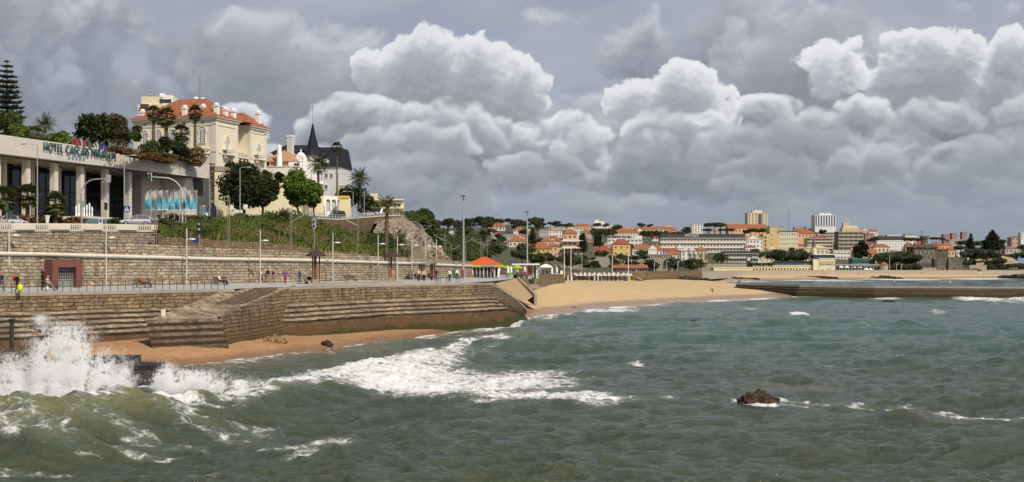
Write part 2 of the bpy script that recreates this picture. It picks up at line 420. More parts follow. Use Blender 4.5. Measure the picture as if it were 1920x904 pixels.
def step_mat(dk=1.0, name='stained steps with painted riser shade'):
 m, t, b = newmat(name); g = t.node('ShaderNodeNewGeometry'); pos = g.outputs['Position']
 nz = t.node('ShaderNodeSeparateXYZ', {0: g.outputs['Normal']}).outputs[2]; z = t.node('ShaderNodeSeparateXYZ', {0: pos}).outputs[2]
 n1 = t.noise(pos, 2.2, 6, .65); n2 = t.noise(pos, .3, 4, .6); nl = t.noise(t.vmul(pos, (.5, .5, 3)), 1.5, 5, .6)
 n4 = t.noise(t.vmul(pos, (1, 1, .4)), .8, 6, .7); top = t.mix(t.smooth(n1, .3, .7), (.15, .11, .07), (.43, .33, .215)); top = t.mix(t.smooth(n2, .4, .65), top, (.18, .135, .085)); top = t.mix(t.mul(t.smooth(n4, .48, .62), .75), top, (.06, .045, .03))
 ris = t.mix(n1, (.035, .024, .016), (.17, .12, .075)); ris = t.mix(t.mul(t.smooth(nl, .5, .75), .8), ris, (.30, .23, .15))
 c = t.mix(t.smooth(nz, .3, .75), ris, top)  # upward faces painted sunlit tan; riser colour holds stains plus shade under the nosing
 zz = t.add(z, t.mul(t.sub(n1, .5), .8))
 c = t.mix(t.mul(t.smooth(zz, 2.7, 1.3), .7), c, t.mix(n1, (.04, .028, .014), (.15, .095, .045)))
 c = t.mix(t.mul(t.smooth(zz, 1.25, .8), .85), c, t.mix(n1, (.014, .018, .005), (.06, .07, .014)))
 if dk < 1: c = t.mix(1.0, c, (dk, dk*.97, dk*.9), 'MULTIPLY')
 t.l.new(c, b.inputs['Base Color']); b.inputs['Roughness'].default_value = .8
 t.l.new(t.bump(n1, .6, .08), b.inputs['Normal'])
 return m
M_STEP = step_mat(); M_STEPD = step_mat(.6, 'darker stained steps with painted riser shade'); M_BASE = stone_mat('tide-stained base', (.27, .19, .11), (.23, .16, .09), (.10, .07, .04), 6, 3, .9, True)
def sand_mat(name, dry, wet, z0, z1):
 m, t, b = newmat(name); pos = t.node('ShaderNodeNewGeometry').outputs['Position']; z = t.node('ShaderNodeSeparateXYZ', {0: pos}).outputs[2]
 n1 = t.noise(pos, .35, 6, .6); n2 = t.noise(pos, 3.0, 4, .6); n3 = t.noise(t.vmul(pos, (.25, 1, 1)), .5, 5, .65)
 d = t.mix(n1, tuple(x*.82 for x in dry), tuple(x*1.15 for x in dry)); d = t.mix(t.mul(t.smooth(n2, .42, .66), .5), d, tuple(x*.62 for x in dry))
 d = t.mix(t.mul(t.smooth(n3, .5, .68), .3), d, tuple(x*.66 for x in dry))
 wv = t.mix(n1, tuple(x*.8 for x in wet), tuple(x*1.2 for x in wet))
 k = t.smooth(t.add(z, t.mul(t.sub(n1, .5), .5)), z1, z0)
 t.l.new(t.mix(k, d, wv), b.inputs['Base Color'])
 t.l.new(t.lin(k, 0, 1, .9, .3), b.inputs['Roughness'])
 fp = t.voro(t.vmul(pos, (1, 1, .2)), 1.6, 'F1'); t.l.new(t.bump(t.add(t.add(n2, n3), t.mul(t.smooth(fp, .1, .35), .8)), .8, .14), b.inputs['Normal'])
 return m
M_SAND = sand_mat('beach sand', (.58, .41, .22), (.33, .21, .115), .55, 1.0)
M_SAND2 = sand_mat('wet orange sand', (.39, .215, .10), (.25, .14, .07), .15, .6)
M_PAVE = plain('promenade paving', (.40, .385, .37), .8, .2, .5, fine=.25)
M_CONC = plain('weathered concrete', (.33, .285, .225), .85, .28, .8, streak=.4, fine=.3)
M_ASPH = plain('asphalt', (.09, .09, .092), .9, .25, .6)
M_GRAVEL = plain('track ballast', (.16, .14, .12), .95, .4, 3.0)
def rock_mat(name, a, b_, sc=1.0):
 m, t, b = newmat(name); pos = t.node('ShaderNodeNewGeometry').outputs['Position']
 n = t.noise(pos, .6*sc, 8, .65, .6); v = t.voro(pos, 1.1*sc, 'DISTANCE_TO_EDGE')
 c = t.mix(t.smooth(n, .3, .7), a, b_); c = t.mix(t.smooth(v, .1, .0), c, tuple(x*.3 for x in a))
 n3 = t.noise(t.vmul(pos, (1, 1, 3)), .35*sc, 6, .7); c = t.mix(t.mul(t.smooth(n3, .5, .7), .6), c, tuple(x*.45 for x in b_))
 t.l.new(c, b.inputs['Base Color']); b.inputs['Roughness'].default_value = .9
 t.l.new(t.bump(n, 1.0, .4/sc), b.inputs['Normal'])
 return m
M_CLIFF = rock_mat('cliff rock', (.2, .155, .11), (.42, .34, .25), .5)
M_SCRUB = rock_mat('dry earth and scrub', (.14, .1, .05), (.12, .12, .045), .5)
def foliage_mat(name, c, var=.5, tr=.25):
 m, t, b = newmat(name); g = t.node('ShaderNodeNewGeometry'); pos = g.outputs['Position']
 n = t.noise(pos, .45, 3, .6); r = g.outputs['Random Per Island']
 a = t.mix(n, tuple(x*(1-var) for x in c), tuple(x*(1+var*.8) for x in c))
 a = t.mix(t.mul(r, .65), a, (c[0]*1.5, c[1]*1.25, c[2]*.8))
 a = t.mix(t.smooth(r, .85, 1.0), a, (c[0]*.5, c[1]*.5, c[2]*.6))
 t.l.new(a, b.inputs['Base Color']); b.inputs['Roughness'].default_value = .65; b.inputs['Specular IOR Level'].default_value = .2
 if tr:
  tl = t.node('ShaderNodeBsdfTranslucent', {0: a}); mx = t.node('ShaderNodeMixShader', {0: tr, 1: b.outputs[0], 2: tl.outputs[0]})
  t.l.new(mx.outputs[0], t.n['Material Output'].inputs[0])
 return m
M_LEAF_DARK = foliage_mat('dark foliage', (.035, .05, .02))
M_LEAF_MID = foliage_mat('mid foliage', (.065, .095, .03))
M_LEAF_LIGHT = foliage_mat('bright green foliage', (.105, .17, .028))
M_LEAF_OLIVE = foliage_mat('olive foliage', (.085, .09, .04))
M_LEAF_PINE = foliage_mat('pine foliage', (.03, .045, .022))
M_LEAF_DRY = foliage_mat('dry foliage', (.20, .165, .08))
M_LEAF_RUST = foliage_mat('rusty plants', (.13, .075, .03))
M_PALM = foliage_mat('palm fronds', (.075, .09, .03), .5, .15)
M_PALMDRY = foliage_mat('dry palm skirt', (.14, .095, .05), .4, .1)
M_GRASS = foliage_mat('embankment grass', (.12, .15, .04), .6, .2)
M_BARK = plain('bark', (.075, .058, .043), .9, .35, 4)
M_TRUNKP = plain('palm trunk', (.115, .085, .06), .9, .35, 5)
M_METAL = plain('galvanised metal', (.38, .39, .40), .5, .12, 2, metal=.3)
M_LAMP = plain('pale lamp post paint', (.50, .51, .50), .5, .1, 2)
M_RUST = plain('rusty brown metal', (.085, .06, .045), .7, .35, 5)
M_DARKM = plain('dark metal', (.03, .03, .032), .5, .2, 3)
M_WHITE = plain('white paint', (.76, .75, .72), .7, .08, .8, streak=.15)
M_CREAM = plain('cream stucco', (.66, .57, .40), .8, .1, .7, streak=.18)
M_TRIM = plain('pale stone trim', (.60, .55, .46), .8, .14, 1.2, streak=.2)
def glass_mat(name, col, rough=.08):
 m, t, b = newmat(name); pos = t.node('ShaderNodeNewGeometry').outputs['Position']
 n = t.noise(pos, .3, 3, .6)
 t.l.new(t.mix(n, tuple(x*.6 for x in col), tuple(x*1.5 for x in col)), b.inputs['Base Color'])
 b.inputs['Roughness'].default_value = rough; b.inputs['Specular IOR Level'].default_value = .6
 return m
M_GLASS = glass_mat('dark window glass', (.03, .036, .042))
M_GLASSB = glass_mat('blue window glass', (.05, .085, .13))
def tile_mat(name, c, c2):
 m, t, b = newmat(name); pos = t.node('ShaderNodeNewGeometry').outputs['Position']
 n = t.noise(pos, .9, 6, .7); n2 = t.noise(pos, 4.0, 3, .6)
 wv = t.node('ShaderNodeTexWave', {'Vector': pos, 'Scale': 1.1, 'Distortion': 1.5, 'Detail': 2}, bands_direction='Z')
 a = t.mix(t.smooth(n, .3, .7), c, c2); a = t.mix(t.mul(t.smooth(n2, .5, .75), .6), a, tuple(x*.5 for x in c))
 a = t.mix(t.mul(wv.outputs[1], .22), a, tuple(x*.45 for x in c))
 t.l.new(a, b.inputs['Base Color']); b.inputs['Roughness'].default_value = .85
 t.l.new(t.bump(wv.outputs[1], .4, .1), b.inputs['Normal'])
 return m
M_TILE = tile_mat('orange roof tiles', (.36, .12, .05), (.27, .09, .042))
M_TILE2 = tile_mat('weathered roof tiles', (.42, .2, .1), (.50, .30, .17))
M_TILE3 = tile_mat('red roof tiles', (.30, .075, .042), (.25, .065, .04))
M_SLATE = tile_mat('dark blue slate', (.005, .006, .014), (.008, .011, .024))
def sdist(X, Y, poly):
 p = np.array(poly, np.float64); n = len(p); d = np.full(X.shape, 1e9); ins = np.zeros(X.shape, bool)
 for i in range(n):
  a, b = p[i], p[(i+1) % n]; e = b-a; wx, wy = X-a[0], Y-a[1]
  t = np.clip((wx*e[0]+wy*e[1])/(e@e+1e-9), 0, 1)
  d = np.minimum(d, (wx-e[0]*t)**2+(wy-e[1]*t)**2)
  c = (a[1] > Y) != (b[1] > Y)
  xi = a[0]+(Y-a[1])/(b[1]-a[1]+1e-12)*e[0]
  ins ^= c & (X < xi)
 return np.where(ins, 1, -1)*np.sqrt(d)
def W0(px, py): Y = EYE*F/(py-HY); return (PX(px, Y), Y)
BEACH = [(-3, 190), W0(985, 594), W0(1030, 590), W0(1065, 585), W0(1150, 576), W0(1280, 567), W0(1420, 559.5), W0(1495, 555.5), W0(1520, 551), W0(1470, 543), W0(1400, 535), W0(1338, 530.3), W0(1332, 528.3), W0(1400, 525.6), W0(1500, 524.6), W0(1600, 523.6), W0(1760, 522.4), W0(1830, 521.6), W0(1940, 520.2), W0(2100, 519), (600, 820), (600, 900), (-80, 900), (-60, 230)]
POCKET = [W0(180, 700), W0(215, 684), W0(300, 682), W0(400, 678), W0(480, 671), W0(560, 660), W0(640, 651), W0(740, 637), W0(850, 623), (-12, 175), (-60, 150), (-60, 100)]
def sand_h(X, Y):
 s1 = sdist(X, Y, BEACH); n = fbm(X/23, Y/23, 60, 4)*.5+fbm(X/5, Y/7, 70, 3)*.12
 s1 = s1+fbm(X/14, Y/30, 64, 3)*5
 z1 = np.where(s1 > 0, 2.85*(1-np.exp(-np.maximum(s1, 0)/18))+n*np.clip(s1/15, 0, 1), s1*.06)
 z1 = z1+np.where(s1 > 0, 1.7*np.exp(-((X-7)/17)**2-((Y-283)/62)**2), 0)*np.clip(s1/30, 0, 1)
 s2 = sdist(X, Y, POCKET)+fbm(X/6, Y/6, 77, 3)*1.6
 cap = np.interp(CX+F*X/Y, [150, 420, 520, 640, 850], [1.9, 1.8, 1.1, .8, .55]); z2 = np.where(s2 > 0, cap*(1-np.exp(-np.maximum(s2, 0)/(1.2+1.6*cap)))+n*.25*np.clip(s2/4, 0, 1), s2*.10)
 return z1, z2
def np_mesh(name, V, shape, mat, flip=False, smooth=True):
 R_, C_ = shape; idx = np.arange(R_*C_).reshape(R_, C_)
 q = [idx[:-1, :-1], idx[:-1, 1:], idx[1:, 1:], idx[1:, :-1]]
 if flip: q.reverse()
 fa = np.stack(q, -1).reshape(-1, 4); nf = len(fa)
 me = bpy.data.meshes.new(name)
 me.vertices.add(len(V)); me.vertices.foreach_set('co', V.astype(np.float32).ravel())
 me.loops.add(nf*4); me.loops.foreach_set('vertex_index', fa.astype(np.int32).ravel())
 me.polygons.add(nf); me.polygons.foreach_set('loop_start', np.arange(0, nf*4, 4, dtype=np.int32))
 if smooth: me.polygons.foreach_set('use_smooth', np.ones(nf, bool))
 me.update(calc_edges=True); me.materials.append(mat)
 o = bpy.data.objects.new(name, me); COL.objects.link(o); return o
def plane_grid(px0, px1, dpx, rows):
 pxs = np.arange(px0, px1, dpx); Yr = EYE*F/(np.array(rows)-HY)
 Y = np.repeat(Yr[:, None], len(pxs), 1); X = (pxs[None, :]-CX)/F*Y
 return X, Y
X, Y = plane_grid(860, 2130, 3.0, np.concatenate([np.arange(516, 540, .35), np.arange(540, 606, .7)]))
z1, z2 = sand_h(X, Y)
o = np_mesh('sand', np.stack([X, Y, z1], -1).reshape(-1, 3), X.shape, M_SAND, True); tag(o, kind='structure')
X, Y = plane_grid(90, 930, 2.5, np.arange(596, 720, .8))
z1, z2 = sand_h(X, Y)
o = np_mesh('beach', np.stack([X, Y, np.maximum(z2, -1.2)], -1).reshape(-1, 3), X.shape, M_SAND2, True); tag(o, kind='structure')
def poly_field(X, Y, pts, hs, wf, wb):
 """height of a ridge along a polyline; wf / wb: widths towards / away from the viewer"""
 best = np.full(X.shape, 1e9); H = np.zeros(X.shape); sg = np.zeros(X.shape)
 for (a, b, h0, h1) in zip(pts[:-1], pts[1:], hs[:-1], hs[1:]):
  e = (b[0]-a[0], b[1]-a[1]); L = e[0]**2+e[1]**2
  tt = np.clip(((X-a[0])*e[0]+(Y-a[1])*e[1])/L, 0, 1)
  dx, dy = X-a[0]-e[0]*tt, Y-a[1]-e[1]*tt; d = np.sqrt(dx*dx+dy*dy); k = d < best
  best = np.where(k, d, best); H = np.where(k, h0+(h1-h0)*tt, H); sg = np.where(k, np.sign(e[0]*dy-e[1]*dx), sg)
 wd = np.where(sg > 0, wb, wf)
 return H*np.exp(-(best/wd)**2), best*sg, H
def crest(L): return [((PX(px, (EYE-h)*F/(py-HY))), (EYE-h)*F/(py-HY)) for px, py, h in L], [h for _, _, h in L]
BREAK = [(-180,752,1.7),(-40,748,1.9),(90,748,1.9),(200,744,1.7),(300,738,1.25),(400,734,1.0),(450,730,.9),(520,716,.85),(600,700,.85),(690,683,.8),(760,668,.75),(850,655,.6),(920,647,.35),(960,642,.1)]
RIDGES = [(BREAK, 4.6, 2.6), ([(880,648,.1),(960,640,.5),(1080,634,.6),(1220,628,.45),(1350,624,.1)], 5, 3.5),
          ([(1650,780,.1),(1690,770,.5),(1740,772,.42),(1800,784,.1)], 2.2, 1.6), ([(1440,604,.1),(1470,598,.7),(1510,594,.7),(1560,600,.2)], 5, 4),
          ([(1800,566,.3),(1860,560,1.0),(1960,557,1.1),(2060,558,.6)], 7, 5), ([(1220,570,.1),(1270,565,.7),(1310,568,.1)], 5, 4), ([(1020,598,.2),(1060,592,.8),(1130,584,.5),(1200,580,.2)], 5, 4),
          ([(560,845,.1),(620,835,.35),(700,842,.1)], 3, 2), ([(900,860,.1),(1100,850,.3),(1300,856,.1)], 4, 3)]
def ell(px, py, L):
 E = np.zeros(px.shape)
 for (cx, cy, rx, ry, rot, a) in L:
  c, s_ = math.cos(math.radians(rot)), math.sin(math.radians(rot)); dx, dy = px-cx, py-cy
  u, v = (dx*c+dy*s_)/rx, (-dx*s_+dy*c)/ry
  E = np.maximum(E, a*(1-u*u-v*v))
 return E
FOAM = [(620,710,150,26,-12,1.0),(760,715,260,36,0,1.0),(940,715,200,22,-2,.9),(1060,748,180,15,2,1.05),(760,690,150,24,-8,1.0),(560,722,110,18,-6,1.0),(900,745,330,14,2,.75),(470,728,90,14,-6,1.0),
  (980,707,120,10,0,.85),(1250,748,60,8,0,.35),(840,655,90,5,-5,.8),(930,650,50,4,0,.75),(1030,640,40,4,0,.6),
  (570,835,110,20,0,.62),(560,855,60,10,-10,.75),(640,825,60,10,0,.55),(20,842,40,6,0,.6),(250,842,140,4,2,.55),(150,800,110,40,10,.42),(30,800,90,40,15,.6),(350,800,120,22,5,.4),
  (200,755,120,16,0,.9),(90,796,190,20,0,1.15),(330,778,110,14,0,1.1),(60,836,150,16,4,.5),(230,826,120,12,6,.42),(420,815,120,9,4,.4),(40,872,120,7,0,.45),(330,728,90,14,0,1.0),(330,835,90,4,3,.42),(480,800,120,12,4,.36),(300,890,160,6,0,.35),
  (1865,563,90,8,2,1.4),(1910,566,70,6,0,.8),(1500,592,30,6,10,1.3),(1480,596,26,5,0,.6),(1270,566,26,6,0,1.3),(1110,588,110,5,-3,1.1),(1058,592,60,8,-8,1.3),(1150,577,44,5,-3,1.2),(1400,561,60,2.5,-3,1.0),(1340,564,60,2.5,-3,.9),(960,605,50,10,-14,1.0),(920,616,60,6,-8,.85),(1000,592,36,7,0,.8),
  (1396,752,40,6,0,1.2),(1430,760,44,5,0,1.1),(1462,750,20,4,0,.9),(1560,757,160,4,2,.5),(1820,772,160,5,3,.7),(1700,762,60,4,0,.6),(1660,560,44,3,0,.8),(1500,760,60,4,4,.5),(1330,730,160,4,0,.28),
  (1540,526,110,1.6,0,1.0),(1690,524.5,120,1.8,0,1.0),(1830,523,90,1.8,0,1.0),(1400,528,70,1.5,0,.8),(1620,528,90,1.2,0,.6),(1760,529,80,1.2,0,.5),
  (700,640,120,5,-9,.7)]+[(1050+71*k%880, 575+(k*53)%130, 16+k%3*6, 2.2, 2, .62) for k in range(11)]
def build_sea():
 rows = np.concatenate([[494.9, 497, 501, 506, 511], np.arange(514, 545, .42), np.arange(545, 700, .72), np.arange(700, 985, .95)])[::-1]
 pxs = np.concatenate([[-9000, -5000, -2600, -1200, -600, -380], np.arange(-260, 2190, 2.1), [2320, 2600, 3200, 4200, 7000, 11000]])
 Yr = EYE*F/(rows-HY); Y = np.repeat(Yr[:, None], len(pxs), 1); X = (pxs[None, :]-CX)/F*Y
 PXX = np.repeat(pxs[None, :], len(rows), 0); PY = np.repeat(rows[:, None], len(pxs), 1)
 dY = np.abs(np.gradient(Yr))[:, None]
 rng = np.random.RandomState(5); Z = np.zeros(X.shape); DX = np.zeros(X.shape); DY = np.zeros(X.shape)
 gust = .75+.9*fbm(X/38, Y/60, 90, 3)
 for i in range(100):
  lam = .5*(9/.5)**rng.rand()**.9 if i < 92 else rng.uniform(11, 26); k = 2*PI/lam; th = math.radians(rng.normal(100, 34))
  a = (.0140 if i < 92 else .022)*lam**.62*rng.uniform(.5, 1.2); ph = rng.rand()*2*PI
  arg = k*(X*math.cos(th)+Y*math.sin(th))+ph
  att = np.exp(-(dY/lam*1.5)**2)*a*gust
  Z += att*np.sin(arg); DX -= att*math.cos(th)*np.cos(arg)*-1.0; DY -= att*math.sin(th)*np.cos(arg)*-1.0
 Z += .10*fbm(X/9, Y/5, 95, 3)
 wv = np.clip((PY-500)/170, .12, 1); fo = ell(PXX+fbm(X/4, Y/4, 40, 3)*22*wv, PY+fbm(X/5, Y/5, 44, 3)*9*wv, FOAM)
 swell = np.zeros(X.shape); ridge = np.zeros(X.shape)
 for (L, wf, wb) in RIDGES:
  pts, hs = crest(L); nx = X+fbm(X/6, Y/6, 33, 3)*1.6; ny = Y+fbm(X/5, Y/5, 36, 3)*1.6
  h, sd, H = poly_field(nx, ny, pts, hs, wf, wb)
  ridge += h; swell = np.maximum(swell, h)
 pts, hs = crest(BREAK); h, sd, H = poly_field(X+fbm(X/3, Y/3, 51, 3)*1.2, Y+fbm(X/3, Y/3, 53, 3)*1.2, pts, hs, 2.2, 2.2)
 cr = np.clip(h/.75, 0, 1.1)*sstep(PXX, 350, 470)*(.75+.8*fbm(X/2.2, Y/2.2, 58, 3)); fo = np.maximum(fo, cr*.9)
 Z += ridge*(1+.35*fbm(X/1.6, Y/1.2, 71, 3))-.25*np.exp(-((sd+9)/4.5)**2)*np.clip(H, 0, 2)
 lump = np.clip(fo, 0, 1); Z += lump*.42*(billow(X/1.1, Y/.9, 81, 5, .6)-.25)
 z1, z2 = sand_h(X, Y)
 land = np.maximum(z1, z2)
 near = np.exp(-np.clip(-land, 0, 9)/.33)*(land < .4)
 wash = (.62+.8*fbm(X/7, Y/4, 83, 4))*near*np.where(z1 > z2, 1.5, 1.15); fo = np.maximum(fo, wash)
 Z *= np.clip(1-near*.7, .2, 1)
 Z = np.where(land > .5, np.minimum(Z, -.2), Z)
 shal = np.clip(near+.5*np.exp(-np.clip(-land, 0, 9)/1.0)*(z2 > z1), 0, 1)
 shal = np.clip(np.maximum(shal, np.clip(ell(PXX, PY+fbm(X/3, Y/3, 61, 3)*8, [(1725,784,90,14,2,.34),(1480,728,120,10,3,.45)]), 0, .36)), 0, 1)
 V = np.stack([X+DX, Y+DY, Z], -1).reshape(-1, 3)
 m, t, b = newmat('sea water'); pos = t.node('ShaderNodeNewGeometry').outputs['Position']
 at = t.node('ShaderNodeAttribute', attribute_name='foam').outputs
 fv = t.node('ShaderNodeSeparateColor', {0: at[0]}).outputs
 yy = t.node('ShaderNodeSeparateXYZ', {0: pos}).outputs[1]; zz = t.node('ShaderNodeSeparateXYZ', {0: pos}).outputs[2]
 n0 = t.noise(t.vmul(pos, (.03, .05, 0)), 1.0, 4, .6)
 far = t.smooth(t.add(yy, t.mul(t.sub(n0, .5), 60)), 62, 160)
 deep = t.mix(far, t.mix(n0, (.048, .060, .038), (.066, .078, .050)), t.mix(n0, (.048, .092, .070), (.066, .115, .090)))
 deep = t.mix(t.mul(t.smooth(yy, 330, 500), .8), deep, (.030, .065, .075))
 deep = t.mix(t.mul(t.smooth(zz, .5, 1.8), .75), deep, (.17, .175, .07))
 deep = t.mix(t.mul(fv[1], .75), deep, (.20, .15, .085))
 deep = t.mix(t.mul(t.smooth(fv[0], .05, .6), .45), deep, (.17, .20, .15))
 p2 = t.vmul(pos, (.75, 1.0, 1.0))
 n1 = t.noise(p2, .9, 9, .66, .6); v2 = t.voro(t.vadd(p2, t.vmul(t.noise(p2, 2.5, 3, .5, out=1), (.5, .5, .2))), 2.9, 'DISTANCE_TO_EDGE'); v1 = t.voro(t.vadd(p2, t.vmul(t.noise(p2, 1.2, 3, .5, out=1), (.9, .9, .3))), 1.15, 'DISTANCE_TO_EDGE')
 lace = t.add(t.mul(t.smooth(v1, .22, .02), .65), t.mul(t.smooth(v2, .25, .03), .35))
 ff = t.add(t.mul(fv[0], 1.25), t.add(t.mul(t.sub(n1, .5), 2.1), t.mul(t.sub(lace, .5), .42)))
 ff = t.mul(t.smooth(ff, .45, 1.05), t.smooth(fv[0], .02, .2))
 fleck = t.mul(t.smooth(t.noise(t.vmul(pos, (.5, 1, 1)), 1.7, 7, .7), .69, .76), .35)
 ff = t.m('MAXIMUM', ff, fleck)
 foamc = t.mix(n1, (.58, .58, .55), (.86, .86, .85))
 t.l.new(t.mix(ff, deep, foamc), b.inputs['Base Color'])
 t.l.new(t.lin(ff, 0, 1, .09, .8), b.inputs['Roughness'])
 b.inputs['IOR'].default_value = 1.33; b.inputs['Specular IOR Level'].default_value = .5
 r1 = t.noise(t.vmul(pos, (.55, 1.0, 1)), 2.2, 6, .66); r2 = t.noise(t.vmul(pos, (.5, 1.0, 1)), .6, 4, .6)
 bs = t.lin(yy, 40, 400, .75, .9)
 bn = t.node('ShaderNodeBump', {'Height': t.add(t.mul(r1, .62), t.add(t.mul(r2, .8), t.mul(ff, .35))), 'Strength': bs, 'Distance': .7}).outputs[0]
 t.l.new(bn, b.inputs['Normal'])
 o = np_mesh('sea', V, X.shape, m)
 ca = o.data.color_attributes.new('foam', 'FLOAT_COLOR', 'POINT')
 cc = np.stack([np.clip(fo, 0, 1.2), shal, np.zeros_like(fo), np.ones_like(fo)], -1)
 ca.data.foreach_set('color', cc.astype(np.float32).ravel())
 tag(o, kind='structure')
build_sea()
def resample(pts, step):
 out = [Vector(pts[0])]
 for a, b in zip(pts[:-1], pts[1:]):
  a, b = Vector(a), Vector(b); n = max(1, int((b-a).length/step))
  out += [a.lerp(b, (i+1)/n) for i in range(n)]
 return out
def smooth_line(pts, it=3):
 pts = [Vector(p) for p in pts]
 for _ in range(it): pts = [pts[0]]+[(pts[i-1]+pts[i]*2+pts[i+1])/4 for i in range(1, len(pts)-1)]+[pts[-1]]
 return pts
def normals(pts):
 N = []
 for i in range(len(pts)):
  d = pts[min(i+1, len(pts)-1)]-pts[max(i-1, 0)]; d.z = 0; d.normalize(); N.append(Vector((d.y, -d.x, 0)))
 return N
def sweep(mb, pts, prof, mat, jit=0.0, seed=0, vscale=1.0):
 """prof(i) -> list of (outward, z); rows run along the line"""
 N = normals(pts); L = [0.0]
 for a, b in zip(pts[:-1], pts[1:]): L.append(L[-1]+(b-a).length)
 rows = []; V_ = [[z-d for d, z in prof(i)] for i in range(len(pts))]
 for i, p in enumerate(pts):
  rows.append([Vector((p.x, p.y, 0))+N[i]*d+Vector((0, 0, z)) for d, z in prof(i)])
 if jit:
  for r in rows:
   for q in r:
    k = mnoise.noise(q*.8+Vector((seed, 0, 0)))*jit; q.z += k*.5; q.x += mnoise.noise(q*1.1+Vector((0, seed, 5)))*jit
 vs = [q for r in rows for q in r]; C_ = len(rows[0]); fs = []; us = []
 vl = [0.0]
 for j in range(1, C_): vl.append(vl[-1]+(rows[0][j]-rows[0][j-1]).length)
 for i in range(len(rows)-1):
  for j in range(C_-1):
   fs.append((i*C_+j, i*C_+j+1, (i+1)*C_+j+1, (i+1)*C_+j)); us.append([(L[a], V_[a][b]) for a, b in ((i, j), (i, j+1), (i+1, j+1), (i+1, j))])
 mb.add(vs, fs, mat, us)
WA = [(-58, 90), (-44.6, 107.6), (-28.2, 125.5)]
WB = [(-28.2, 125.5), (-25.1, 137), (-16.9, 150.7), (-5.6, 163)]
lineL = resample([(a, b, 0) for a, b in WA], 1.2)
lineR = smooth_line(resample([(a, b, 0) for a, b in [(-29.0, 136.2), (-25.2, 132.6), (-16.9, 150.4), (-6.6, 162.5), (-5.2, 164.5), (-2.1, 178), (2.4, 203.5)]], .9), 2)
def stepped(name, line, label, ztop, first, nst, rise, run, zlow):
 root = thing(name, label, 'sea wall', (line[0].x, line[0].y, 0)); off = -Vector((line[0].x, line[0].y, 0))
 def rel(o): o.location = off; return o
 zt = [ztop(i) for i in range(len(line))]
 dz = [6.0-z for z in zt]
 a = MB(); sweep(a, line, lambda i: [(-.55, zt[i]-.004), (-.55, zt[i]), (.06, zt[i]), (.06, zt[i]-.28), (0, zt[i]-.28)][1:], M_CONC, .02); rel(a.build('coping', None, root))
 b = MB(); sweep(b, line, lambda i: [(0, zt[i]-.285), (.05, max(zlow, first-dz[i]))], M_WALL); rel(b.build('wall_face', None, root))
 c = MB()
 def pr(i):
  L = [(.02, first-dz[i]+.0)]; d = .02; z = first-dz[i]
  for k in range(nst):
   L.append((d+run*.2, z-.01)); d += run; L.append((d, z-rise*.5)); z -= rise; L.append((d-.14, z))
  return L
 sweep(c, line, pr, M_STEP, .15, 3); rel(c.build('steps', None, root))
 e = MB(); sweep(e, line, lambda i: [(.06+run*nst, first-dz[i]-rise*nst), (.2+run*nst, first-dz[i]-rise*nst-.02), (.62+run*nst, min(first-dz[i]-rise*nst-.3, zlow+.8)), (.9+run*nst, zlow)], M_BASE, .2, 9); rel(e.build('base', None, root))
 return root
stepped('sea_wall', lineL, 'stepped stone sea wall behind the breaking spray, below the metal railing', lambda i: 6.0, 4.3, 5, .44, .62, -.8)
Lr = [0.0]
for a, b in zip(lineR[:-1], lineR[1:]): Lr.append(Lr[-1]+(b-a).length)
ytop = lambda i: interp(lineR[i].y, [160, 166, 175, 193, 203.5], [6.0, 6.0, 5.75, 3.25, 1.2])
stepped('sea_wall', lineR, 'stepped stone sea wall jutting out towards the beach, wet brown at its foot', ytop, 4.15, 4, .48, .58, -.9)
mb = MB(); q = lineR[0]; nrm = normals(lineR)[0]; dirn = Vector((-nrm.y, nrm.x, 0))
pr = [(.0, 5.7), (.0, 4.15)]; d = .02; z = 4.15
for k in range(4): d += .58; pr.append((d, z)); z -= .48; pr.append((d+.04, z))
pr += [(3.2, -.8), (0, -.8)]
